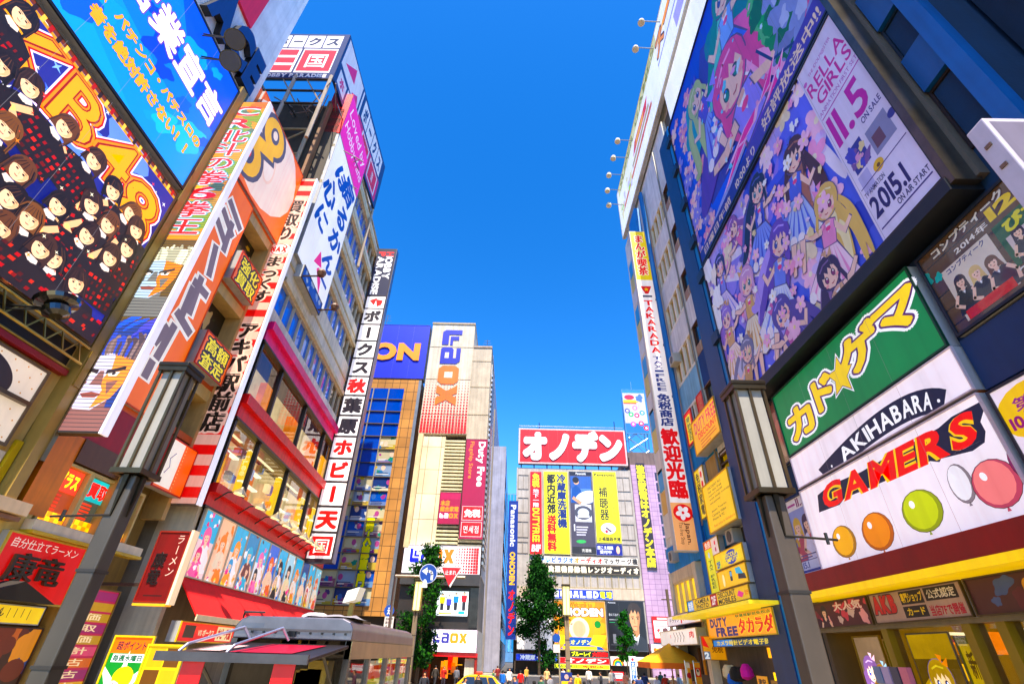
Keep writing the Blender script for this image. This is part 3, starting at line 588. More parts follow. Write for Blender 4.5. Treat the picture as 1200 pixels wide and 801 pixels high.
def band_b(p):
    p.rect(0, 0, 1, 1, 'b49a8a'); p.text('AKB', .02, .3, .3, .92, 'c23a3a', b=.08, ol='3a2a2a'); p.rect(.37, .52, .62, .95, '1a1410'); p.text('専門ショップ', .38, .58, .61, .9, 'f0d23a', b=.03)
    p.rect(.64, .55, .95, .95, '1a1410'); p.text('公式認定', .66, .6, .93, .9, 'e8e0d0', b=.02); p.rect(.37, .1, .62, .46, '1a1410'); p.text('カード', .4, .15, .6, .42, 'f0d23a', b=.03); p.text('当店7Fで開催', .64, .08, .96, .42, 'b02a3a', b=.03)
def band_c(p): confetti(p, 22, ('5a2a2a', 'c8883a', '4a5a7a', 'e8c07a', 'a03a3a', '2a2a3a'), .1, .3); figure(p, .3, .6, .16, 'd8a03a', '8a2a2a'); figure(p, .6, .62, .16, '6a4a2a', '2a3a5a'); figure(p, .85, .55, .16, 'a05a3a', '7a2a3a')
sign('banner', 'dark red picture banner at the far end under the yellow eave', 'banner', f, (-18.2, -15.3, 2.5, 3.22), -.05, .1, '4a1a24', band_a, 'vinyl', '4a3a20', .03, rnd=31)
sign('banner', 'greyish pink lettered banner in the middle under the yellow eave', 'banner', f, (-15.2, -11.9, 2.5, 3.22), -.05, .1, 'b49a8a', band_b, 'vinyl', '4a3a20', .03, rnd=32)
sign('banner', 'brown picture banner of figures at the near end under the yellow eave', 'banner', f, (-11.8, -7.0, 2.5, 3.22), -.05, .1, '4a2a24', band_c, 'vinyl', '4a3a20', .03, rnd=33)
def nobori_art(p): p.rect(0, 0, 1, 1, 'c9a6e8'); p.text('新発売', .15, .3, .55, .95, 'a02a9a', d='v', b=.05); ribbon(p, [(.6, .05), (.8, .4), (.65, .8)], .2, 'e88ab8'); figure(p, .72, .8, .07, '5a2a6a', 'f0d0f0')
fb = FR(8.2); a = fb.px(1165, 740); 
sign('nobori_banner', 'violet cloth banner on a pole at the bottom right corner', 'banner', F((9.1, 8.3, GZ), (.55, -.83, 0), (-.83, -.55, 0)), (-.1, .75, .75, 3.75), 0, .02, 'c9a6e8', nobori_art, 'lit', 'd8d0e0', .03, rnd=4)
for k in range(46):
    q = random.Random(k+200); y = 8.9+q.random()*6; z = GZ+.1+q.randint(0, 5)*.55
    if abs(y-11.9) < .5: continue
    g = G(); g.wbox(10.9+q.random()*.5, 11.5, y, y+.12+q.random()*.3, z, z+.2+q.random()*.28, 'shopglow', q.choice(('8a5a2a', 'c8a03a', '5a2a2a', '3a4a5a', 'b86a3a', 'a89a7a', '7a2a4a'))); g.build('stock_box', SF)
for z in (GZ+.65, GZ+1.2, GZ+1.75, GZ+2.3): g = G(); g.wbox(10.9, 11.6, 8.8, 15.2, z-.1, z-.06, 'paint', '6a5a34'); g.build('shelf', SF)
for y in (9.5, 11.9, 14.0): g = G(); g.wbox(10.6, 11.8, y, y+.12, 2.25, 2.31, 'glow', 'fff2c8'); g.build('ceiling_lamp', SF)
# magazine rack by the door
t = thing('magazine_rack', 'white rack of booklets standing on the pavement by the yellow shop front', 'rack', (9.6, 14.2, GZ))
g = G(); g.wbox(9.3, 9.9, 13.6, 15.0, GZ, 1.2, 'paint', 'cfc6b8'); g.build('cabinet', t, bevel=.02)
for k in range(4):
    g = G(); g.wbox(9.24, 9.36, 13.68+k*.33, 13.95+k*.33, 1.2, 1.55, 'vinyl', ('c87a8a', '4a4a5a', 'b8a8c8', '7a8aa8')[k]); g.build('booklet', t)

# ================================================================ right side, grey and blue building beyond (signs all over it)
f = W10
TB = thing('office_building', 'grey and cyan office building with stacked yellow signs beyond the blue column', 'building', (11, 27, GZ))
g = G()
fl = [29.2-3.85*k for k in range(8)]                                   # window head heights, floor by floor
for k, z in enumerate(fl):
    top = z+3.85-1.85 if k else 34.4
    c = 'e8e6e0' if k < 4 else ('8fbcd0' if k == 4 else '2f8fc4')
    g.box(f, -23.15, -21.0, z, z+1.95 if k else 34.4, -.3, 0, 'wall', c if k < 4 else '123f74' if k == 4 else 'e8e6e0')
    g.box(f, -26.8, -23.15, z, z+1.9 if k else 34.4, -.3, .004, 'wall', c)
    if k == 4: pass
g.wbox(10.3, 24, 19.4, 33.9, GZ, 34.4, 'wall', '5a544c')
g.box(f, -34, -31.2, 7.6, 34.4, -.3, 0, 'wall', 'efe9dc'); g.box(f, -31.2, -26.8, 7.6, 34.4, -.3, -.02, 'wall', 'dad5ca')
g.box(f, -34, -26.8, 6.1, 7.55, -.3, .05, 'wall', '1d8fd6'); g.box(f, -34.0, -33.6, GZ, 6.1, -.3, .12, 'wall', 'ece2cc'); g.box(f, -29.3, -28.8, GZ, 6.1, -.3, .12, 'wall', 'ece2cc'); g.box(f, -34, -29.3, 5.5, 6.1, -.3, .06, 'wall', 'e0d2b8')
g.wbox(10.3, 24, 16, 33.9, 34.4, 40, 'wall', 'c8c4bc')
g.build('wall', TB)
for k, z in enumerate(fl):
    if k < 6:
        win(TB, f, -23.05, -21.0, z-1.9, z, -.02, '5c3f28', 'bluepane', '2c3c44', 1, 1)
        g = G(); g.box(f, -23.05, -21.0, z-1.95, z-1.35, -.14, .02, 'paint', 'a07a50')
        for x in (-22.3, -21.6): g.box(f, x-.03, x+.03, z-1.95, z-1.35, .02, .05, 'paint', 'd8c8a8')
        g.build('sill_panel', TB)
    if k < 5:
        win(TB, f, -26.7, -23.3, z-2.0, z, -.02, 'efe6d0', 'bluepane', 'a88a50', 4, 1, .16, .2)
for z in (31.5, 26.5, 21.5, 17):
    g = G(); c0 = '7cc4e0'
    for q, c in ((0, '2aa4d8'), (1.6, 'e8d27a'), (3.2, 'efe6d4')): g.box(f, -33.6, -31.3, z-q-1.5, z-q, 0, .04, 'vinyl', c)
    g.build('colour_panel', TB)
g = G()
for q, c in ((0, '2aa4d8'), (1.5, 'e8b84a'), (3.0, 'efe6d4')): g.box(f, -33.6, -31.3, 12.5-q-1.4, 12.5-q, 0, .04, 'vinyl', c)
g.build('colour_panel', TB)
win(TB, f, -33.5, -29.4, 3.8, 5.45, 0, 'd8c8a0', 'shopglow', 'b89a50', 4, 1, .12, .2)
g = G()
for a in (26.75, 27.05): g.tube((9.75, a, 3.5), (9.75, a, 33.5), .13, 'paint', '1f6ea8', 8)
g.build('drain_pipe', TB)
g = G(); g.wbox(9.6, 10, 28.6, 30.6, 30.6, 33.8, 'paint', '3f86c8'); g.build('louvre_box', TB)

# --- the white signboard along the roof edge
def roof_art(p):
    p.rect(0, 0, 1, 1, 'ffffff')
    p.rect(.02, .80, .52, 1, 'ddd6a0'); p.text('SUPER GAMES', .05, .83, .5, .97, '8f8a3a', b=.03)
    for col, o in (('5a3a10', .09), ('f29a10', .03)): p.text('スーパーポテト', .5, .5, 1.0, .86, col, b=o)
    p.poly([(.5, .68), (1, .66), (1, .78), (.55, .76)], 'f7b430'); p.rect(.5, .42, 1, .455, '8f8ac8')
    p.poly([(.22, .55), (.38, .52), (.40, .66), (.25, .7)], 'd8482a'); p.poly([(.25, .58), (.34, .56), (.36, .64), (.27, .66)], 'f2b82a'); p.rect(.2, .42, .4, .5, 'b8a878'); p.rect(.05, .3, .42, .38, 'd08a5a')
    p.text('レトロゲーム専門店', .06, .29, .42, .39, 'c2482a', b=.02); p.rect(.62, .1, 1, .34, 'b0a8dc'); p.rect(.75, .2, .95, .33, 'd8a88a')
    confetti(p, 14, ('b8d870', 'e8e0b0', 'd8cfe0', 'f0d8a0'), .03, .08, .02, .3, .2, .78)
sign('roof_signboard', 'long white signboard with orange katakana along the right roof edge', 'sign', RW(9.9), (-33, -4, 34.5, 40.6), .0, .3, 'ffffff', roof_art, 'lit', 'd8d2c0', .08, rnd=4)  # glow added to the face to brighten the white board
g = G(); g.box(RW(9.9), -19, -4, 30.6, 34.4, -.1, .15, 'lit', 'ffffff'); g.build('white_panel', NB)  # blank panel with the same added glow
for i, (x, y) in enumerate(((766, 26), (758, 57), (733, 165), (727, 185), (721, 205), (719, 223), (721, 240))):
    u, v = f.px(x+14, y); v = min(40.4, max(36, v)); lf = FR(-u)
    t = thing('spotlight', ('topmost white spotlight on the right roof edge', 'second white spotlight from the top of the right roof edge', 'white roof spotlight beside the red logo', 'white roof spotlight just under the red logo', 'white roof spotlight above the far corner of the signboard', 'white roof spotlight close to the far corner of the signboard', 'lowest white spotlight at the far corner of the signboard')[i], 'spotlight', (9.6, -u, v), 'spotlights along the roof edge')
    a = Vector((9.6, -u, v)); b = Vector((8.3, -u, v+.1)); g = G(); g.tube(a, b, .04, 'metal', '9a9a9a'); g.build('arm', t)
    g = G(); g.lathe(b, (-.2, 0, -1), [(.08, -.1), (.2, .0), (.26, .3), (.22, .36)], 'paint', 'd8cdb0', 10); g.build('lamp_head', t, smooth=False)

# --- projecting sign with red Latin letters
fs = FR(28); a0, a1 = 8.72, 10.0
t = thing('projecting_sign', 'tall narrow pale sign with red Latin capitals over big red kanji, right side', 'sign', (9.3, 28.2, 6.45))
g = G(); g.box(fs, a0, a1, 6.45, 30.4, -.45, 0, 'paint', 'd8d0c4'); g.build('box', t)
p = P(fs, a0+.06, a1-.06, 6.5, 30.35, 0, 'lit'); p.rect(0, 0, 1, 1, 'f0e4dc'); p.rect(0, .79, 1, 1, 'e2c81e')
p.text('まんが喫茶', .16, .81, .84, .985, 'd8281a', d='v', b=.05, ol='fff2d0')
p.poly([(.15, .765), (.85, .765), (.6, .735), (.4, .735)], 'c8321e'); p.star(.5, .752, .008, 'f2c81e'); p.rect(.2, .722, .8, .729, '3a3a4a')
p.text('TAKARADA', .2, .52, .8, .712, 'd8281a', d='v', b=.035)
p.text('TAX-FREE', .22, .40, .78, .512, '3a3f70', d='v', b=.03); p.text('免税商店', .14, .30, .86, .393, '2a3468', d='v', b=.045)
p.text('歓迎光臨', .04, .115, .96, .293, 'd8201a', d='v', b=.05); p.g.build('lettering', t)
p = P(fs, a0+.06, a1-.06, 6.5, 30.35, .01, 'lit'); p.rect(0, 0, 1, .105, 'e8a878'); p.ell(.55, .082, .02, 'd8201a', 1.15); flower(p, .55, .082, .016, 'f2e4dc', 'd8201a'); p.text('Japan.', .5, .012, .78, .06, '5a2a1a', d='r', b=.02); p.text('Tax-free Shop', .2, .012, .45, .06, '5a2a1a', d='r', b=.0); p.g.build('plate', t)
g = G()
for z in (8.2, 12, 15.6, 19.5, 23.4, 27.2): g.wbox(9.9, 10.3, 27.2, 28.1, z, z+.14, 'metal', '3a4a5a')
o = g.build('bracket', t); o['kind'] = 'stuff'

# --- stacked signs on the lower floors
def df1(p):
    p.rect(0, 0, 1, 1, 'f5b616'); p.text('DUTY FREE', .1, .55, .98, .92, 'd84a5a', b=.04, ol='f7d84a'); p.text('DISCOUNT', .2, .34, .95, .53, 'd83a2a', b=.03)
    for i in range(3): p.rect(.25, .06+i*.09, p.r.uniform(.6, .95), .1+i*.09, 'c8702a')
sign('wall_sign', 'amber DUTY FREE DISCOUNT sign just left of the right lamp lantern', 'sign', f, (-24.4, -20.95, 10.42, 12.23), .05, .6, 'f5b616', df1, 'lit', 'c89a1a', .05, 'stacked signs on the grey building')
def yl(p):
    p.rect(0, 0, 1, 1, 'f6cf12'); L = ['DISCOUNT ALL', 'for tax free', 'export model', 'with multi voltage', 'and games', '', 'Japan Tourist', 'Camera Video', 'Phone & PC']
    for i, q in enumerate(L):
        if q: p.text(q, .2, .86-i*.082, .2+.055*len(q)*.8, .915-i*.082, '6a4a10', b=.01)
    p.text('Best price in Akihabara', .2, .06, .95, .13, 'c87a1a', b=.01)
sign('wall_sign', 'plain yellow sign with many lines of small dark text', 'sign', f, (-24.25, -20.95, 6.55, 8.76), .05, .7, 'f6cf12', yl, 'lit', 'd8a81a', .05, 'stacked signs on the grey building')
def dc(p):
    p.rect(0, 0, 1, 1, 'f2d21a'); p.ell(.6, .5, .44, '1c3f9c', 2.4); p.text('DISCOUNT', .32, .5, .92, .78, 'f2e23a', b=.04); p.text('COMPUTERS', .3, .2, .92, .47, 'f2e23a', b=.04); p.rect(.06, .0, .2, .6, 'c8d84a'); p.text('2F', .05, .1, .18, .5, '1c3f9c', b=.05)
sign('wall_sign', 'yellow sign with a blue oval reading DISCOUNT COMPUTERS', 'sign', f, (-24.35, -21.1, 4.98, 5.66), .05, .7, 'f2d21a', dc, 'lit', 'd8a81a', .03, 'stacked signs on the grey building')
def ph(p):
    p.rect(0, 0, 1, 1, 'f2c814'); p.ell(.2, .45, .35, 'fbf0c0', .5); p.rect(.44, .3, .52, .85, '2a2a34'); p.rect(.45, .55, .51, .8, '7ab0d8'); p.poly([(.7, .3), (.95, .2), (.92, .5), (.72, .6)], '2a2a34'); p.poly([(.66, .6), (.88, .5), (.8, .9), (.64, .9)], '5ab0d0')
sign('wall_sign', 'yellow sign picturing two dark mobile phones', 'sign', f, (-24.4, -21.2, 4.2, 4.94), .05, .68, 'f2c814', ph, 'lit', 'd8a81a', .03, 'stacked signs on the grey building')
def lo(p):
    p.rect(0, 0, 1, 1, 'e8c21a'); p.rect(0, 0, .12, 1, '2a8ad0'); p.text('免税', .015, .1, .11, .9, 'f0f4f8', b=.05); p.text('CAMERA', .16, .52, .42, .92, '2a2418', b=.03); p.text('PHOTO', .18, .1, .4, .48, '2a2418', b=.03)
    p.rect(.44, 0, .55, 1, 'a81a2a'); p.text('2F', .46, .15, .53, .85, 'f2e2e0', b=.04); p.text('DISCOUNT', .57, .52, .82, .95, '2a2418', b=.03); p.text('MOBILES', .57, .06, .82, .48, '2a2418', b=.03); p.poly([(.84, .4), (.9, .2), (.93, .5), (.87, .75)], 'd84a8a'); p.text('タカラダ', .94, .3, 1, .7, 'c8321e', b=.03)
sign('wall_sign', 'long low yellow sign reading DISCOUNT MOBILES above the duty free shop', 'sign', f, (-29.3, -21.3, 3.62, 4.16), .05, .7, 'e8c21a', lo, 'lit', 'b8901a', .03, 'stacked signs on the grey building')
def vs(p):
    p.rect(0, 0, 1, 1, 'e8e04a'); p.rect(0, .84, .5, 1, 'd8381e'); p.text('免税', .05, .85, .45, .99, 'ffe8d0', b=.04); p.ell(.25, .72, .06, 'c8d8e8', .8); p.text('TAX FREE', .12, .08, .4, .62, '3a5a2a', d='v', b=.02); p.rect(.52, 0, 1, 1, 'e6d2c8')
    for i, c in enumerate(('d83a4a', 'b02a5a', '3a6ab0', 'd8703a', '3a9ab0', '4a8ac8', 'c8506a')): p.ell(.76, .9-i*.13, .045, c, .9)
sign('wall_sign', 'pair of narrow upright strips, yellow and pale with coloured dots', 'sign', f, (-26.5, -24.5, 4.25, 6.6), .03, .3, 'e8e04a', vs, 'lit', 'c8a84a', .03, 'stacked signs on the grey building')
def ys(p):
    p.rect(0, 0, 1, 1, 'f0d41a'); p.rect(.55, 0, 1, 1, 'f2e2c8')
    for i in range(4): p.ell(.7, .85-i*.2, .07, 'd8321e', .8)
    p.text('免税家電', .08, .06, .48, .94, '3a3a1a', d='v', b=.03)
sign('wall_sign', 'narrow yellow upright sign with a column of red marks', 'sign', f, (-26.3, -24.95, 7.7, 10.2), .03, .2, 'f0d41a', ys, 'lit', 'c8a84a', .03, 'stacked signs on the grey building')
def rs(p):
    p.rect(0, 0, 1, 1, 'd83a2a'); p.rect(.1, .06, .75, .9, 'e8d23a'); p.text('時計宝石', .2, .1, .65, .86, '2a4a3a', d='v', b=.03)
sign('wall_sign', 'small red edged upright sign with yellow middle beside the cyan tiles', 'sign', f, (-26.4, -25.2, 11.7, 13.6), .03, .15, 'd83a2a', rs, 'lit', 'c83a2a', .03, 'stacked signs on the grey building')
def os_(p): p.rect(0, 0, 1, 1, 'f0522a'); p.text('カメラ', .2, .1, .8, .9, 'f08a5a', d='v', b=.04)
sign('wall_sign', 'small plain orange sign under the navy wall panel', 'sign', f, (-24.2, -23.3, 12.6, 13.75), .03, .12, 'f0522a', os_, 'vinyl', 'd8422a', .02, 'stacked signs on the grey building')
for q in ((-26.4, -24.5, 10.4, 11.55, -.02, .03, 'wall', '2f8fc8'), (-24.9, -23.2, 8.8, 10.3, -.02, .03, 'wall', 'b89a68'), (-26.3, -24.6, 6.65, 7.6, -.02, .04, 'wall', '2f8fc8'), (-23.2, -21.0, 5.7, 6.5, -.1, .02, 'paint', '2a2016')):
    g = G(); g.box(f, *q); g.build('infill_panel', TB)
win(TB, f, -23.0, -21.0, 8.95, 10.1, .0, '3a2a18', 'shopglow', '9a7a1a', 1, 2, .08, .2)

# --- duty free shop
SH = thing('discount_shop', 'crowded duty free discount shop at street level with goods hung outside', 'shop', (11, 24, GZ))
g = G(); g.wbox(12.6, 12.8, 19.5, 29, GZ, 3.5, 'shopglow', '5a4018'); g.box(f, -29.3, -19.5, 3.3, 3.42, -.2, 1.6, 'lit', 'f0d870'); g.box(f, -28.9, -21, 3.44, 3.6, -.2, .9, 'paint', '8a7a2a'); g.build('shop_interior', SH)
for i in range(40):
    g = G(); y = 19.8+random.Random(i).random()*7.5; z = GZ+.1+random.Random(i+90).random()*2.9; x = 10.1+random.Random(i+7).random()*1.6
    q = random.Random(i+50); s1 = .15+q.random()*.3; g.wbox(x, x+.3, y, y+s1*1.3, z, z+s1*1.2, 'shopglow', q.choice(('d8b02a', 'c84a3a', '3a6ab0', 'e8e0d0', '6a4a2a', '8a3a7a', 'e8a03a', '2a2a2a'))); g.build('goods_box', SH)
def dff(p):
    p.rect(0, 0, 1, 1, 'f3ac16'); p.text('DUTY', .05, .5, .36, .95, '2c2468', b=.06); p.text('FREE', .14, .04, .5, .48, '2c2468', b=.06)
    for col, o in (('f7d84a', .11), ('c8181a', .06)): p.text('タカラダ', .52, .08, .99, .8, col, b=o)
    p.text('秋葉原駅前免税店', .5, .83, .98, .97, '2a6a3a', b=.03)
sign('shop_sign', 'amber DUTY FREE shop sign with red katakana over the discount shop', 'sign', f, (-27.0, -20.0, 2.4, 3.25), .2, .6, 'f3ac16', dff, 'lit', 'e8c86a', .04)
def strip(p):
    p.rect(0, 0, 1, 1, '1a3a5a'); p.rect(0, 0, .35, 1, '2a8ad8'); p.text('カメラ時計ビデオ電子辞書', .06, .12, .97, .88, 'e8d870', b=.03)
sign('shop_sign', 'thin blue strip of yellow letters under the amber duty free sign', 'sign', f, (-26.9, -20.2, 2.08, 2.36), .2, .5, '1a3a5a', strip, 'lit', '1a3a5a', .02)
def pinkb(p): p.rect(0, 0, 1, 1, 'f2dcd8'); p.text('特価品', .5, .1, .98, .9, 'c83a4a', b=.05)
sign('shop_sign', 'pale pink price board hanging inside the discount shop', 'sign', RW(10.6), (-26, -22.2, 1.5, 2.0), .0, .06, 'f2dcd8', pinkb, 'shopglow', None)
def otaku(p): p.rect(0, 0, 1, 1, 'd89a1a'); p.poly([(0, .6), (.3, .5), (.1, 1), (0, 1)], 'd83a1a'); p.text('家電 2F', .45, .7, .95, .9, '5a2a0a', b=.02); p.text('免税', .4, .3, .9, .6, '7a4a0a', b=.03); p.rect(0, 0, .3, .35, '6a7a8a'); p.text('2', .04, .03, .26, .32, 'e8eef0', b=.06)
t = sign('projecting_sign', 'square amber sign with a grey 2 sticking out before the duty free shop', 'sign', FR(27.2), FR(27.2).rect((820, 746), (846, 744), (850, 772), (823, 774)), .0, .2, 'd89a1a', otaku, 'lit', 'b8801a', .03)
# --- cafe at the far end: white signs, parasols
def ws(p): p.rect(0, 0, 1, 1, 'f6ecec'); p.text('ドラッグ', .06, .3, .4, .8, '3a3a5a', b=.03); p.rect(.44, .1, .48, .9, 'c83a3a'); p.text('KEBAB', .52, .35, .95, .75, 'b03a4a', b=.01)
sign('shop_sign', 'white shop sign with small red and grey lettering past the duty free shop', 'sign', f, (-34.6, -28.4, 3.2, 3.72), .1, .4, 'f6ecec', ws, 'lit', 'e0b8b0', .03)
def ws2(p):
    p.rect(0, 0, 1, 1, 'f8f2ea'); p.ell(.32, .6, .14, 'd8322a', .5)
    for i in range(4): p.line([(.42+i*.08, .2), (.45+i*.08, .5), (.41+i*.08, .85)], .09, '4a3a30')
    p.rect(.78, .1, .98, .95, 'fdf8f4'); p.text('肉', .82, .4, .94, .85, 'd8322a', b=.03)
sign('shop_sign', 'white shop sign with brush strokes of black above the yellow parasol', 'sign', f, (-35.5, -28.5, 2.2, 2.95), .2, .7, 'f8f2ea', ws2, 'lit', 'd8c8b0', .03)
CF = thing('kebab_stall', 'open food stall with brown striped curtain under the white signs', 'stall', (11, 31, GZ))
g = G(); g.wbox(11.5, 11.7, 28.5, 36, GZ, 3, 'shopglow', '4a3216'); g.wbox(10.2, 10.9, 28.8, 34, GZ, -.4, 'paint', '8a5a2a'); g.build('counter', CF)
for i in range(5):
    g = G(); g.wbox(10.25, 10.3, 29+i*.6, 29.3+i*.6, .9, 2.1, 'cloth', ('4a2e16', 'c8902a')[i % 2]); g.build('curtain_strip', CF)

for y, z in ((22.4, 5.9), (31.6, 6.5), (25.6, 16.9), (30.2, 20.0)):
    g = G(); g.wbox(9.55, 10.0, y, y+.8, z, z+.6, 'paint', 'b8b4a8'); o = g.build('ac_unit', TB); g = G(); g.lathe((9.55, y+.4, z+.3), (-1, 0, 0), [(.24, 0), (.24, .02)], 'paint', '3a3a3a', 14); g.build('fan_grille', o)
g = G(); g.path([(9.92, 23.3, 3.6), (9.92, 23.3, 34)], .05, 'paint', '8a8478', 6); g.build('conduit', TB)

# ================================================================ left side, near amusement hall
L15 = LW(-15); f = L15
HB = thing('amusement_hall', 'beige hall building at left with framed posters and a white top storey', 'building', (-16, 9, GZ))
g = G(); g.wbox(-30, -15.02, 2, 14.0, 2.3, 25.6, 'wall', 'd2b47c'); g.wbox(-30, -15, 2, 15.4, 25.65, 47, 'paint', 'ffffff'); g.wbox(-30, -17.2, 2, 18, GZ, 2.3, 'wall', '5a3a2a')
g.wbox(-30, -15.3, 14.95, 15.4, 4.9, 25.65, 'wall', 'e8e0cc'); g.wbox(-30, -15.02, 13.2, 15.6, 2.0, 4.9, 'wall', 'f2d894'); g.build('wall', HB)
g = G(); g.wbox(-15.02, -14.55, 14.0, 14.35, 4.9, 26.0, 'paint', 'a58a58'); g.wbox(-15.02, -14.5, 14.35, 14.5, 6.2, 26.0, 'metal', '8a7a62'); g.build('pilaster', HB)
g = G(); g.wbox(-14.56, -14.5, 14.05, 14.3, 8.6, 9.9, 'paint', '8f7440'); g.build('access_panel', HB)
g = G(); g.wbox(-15, -14.85, 4, 12.9, 29.7, 46, 'vinyl', 'e8064e'); g.build('pink_panel', HB)
p = P(f, 4.0, 15.2, 25.7, 29.6, 0, 'vinyl'); p.text('ACE', *p.q(232, 8)[:1], .14, *p.q(307, 75)[:1], .93, '163a78', b=.07, dep=.35, side='0c0c12'); p.g.build('lettering', HB)
# framed gap with lattice under the group poster
g = G(); g.box(f, 4, 13.9, 9.05, 9.95, 0, .03, 'paint', '0c0a0a')
for i in range(14): a = 4+i*.7; g.tube(f.p(a, 9.3, .5), f.p(a+.35, 9.9, .5), .03, 'metal', 'a08a5a', 4); g.tube(f.p(a+.35, 9.9, .5), f.p(a+.7, 9.3, .5), .03, 'metal', 'a08a5a', 4)
for z, n in ((9.3, .5), (9.9, .5), (9.1, .2)): g.tube(f.p(4, z, n), f.p(13.9, z, n), .045, 'metal', 'b09a62', 6)
g.box(f, 4, 13.9, 8.85, 9.03, 0, .25, 'paint', '8a1c28'); g.build('lattice_gantry', HB)
def heart_art(p):
    p.rect(0, 0, 1, 1, 'eadccb')
    for i in range(12):
        for j in range(9): p.ell(.03+i*.085+(j % 2)*.04, .06+j*.11, .012, 'c08a3a', .9, 0, 6)
    ribbon(p, [(.55, .95), (.75, .8), (.82, .6), (.74, .4)], .16, '241c20'); ribbon(p, [(.6, .7), (.72, .5), (.68, .3)], .12, '3a2c30'); p.blob(.72, .2, .14, 'd81a5a'); p.blob(.78, .3, .1, 'e86a9a'); p.ell(.86, .1, .12, 'ece4d8', 1.2); p.ell(.88, .12, .012, '2a2226')
sign('poster', 'cream poster with small gold dots and a dark swirl at the left edge', 'poster', f, (8, 13.5, 6.3, 8.75), .0, .1, 'eadccb', heart_art, 'lit', '6a5a48', .08, rnd=3)
g = G(); g.box(f, 8, 13.35, 7.5, 7.62, .1, .28, 'metal', '6a5c4c'); g.build('crossbar', HB)
g = G(); g.box(f, 8, 13.7, 5.25, 6.2, 0, .02, 'paint', 'f3e8d6'); g.box(f, 13.75, 13.95, 4.9, 6.6, 0, .12, 'paint', 'd2b45a'); g.box(f, 14, 14.8, 4.9, 7.3, -.1, .0, 'paint', '6a6248'); g.build('cream_panel', HB)
g = G(); g.box(f, 6, 14.9, 4.65, 5.0, 0, .5, 'paint', 'ecd2b0'); g.box(f, 6, 14.9, 4.5, 4.62, 0, .35, 'paint', '8a6a5a'); g.build('canopy_beam', HB)

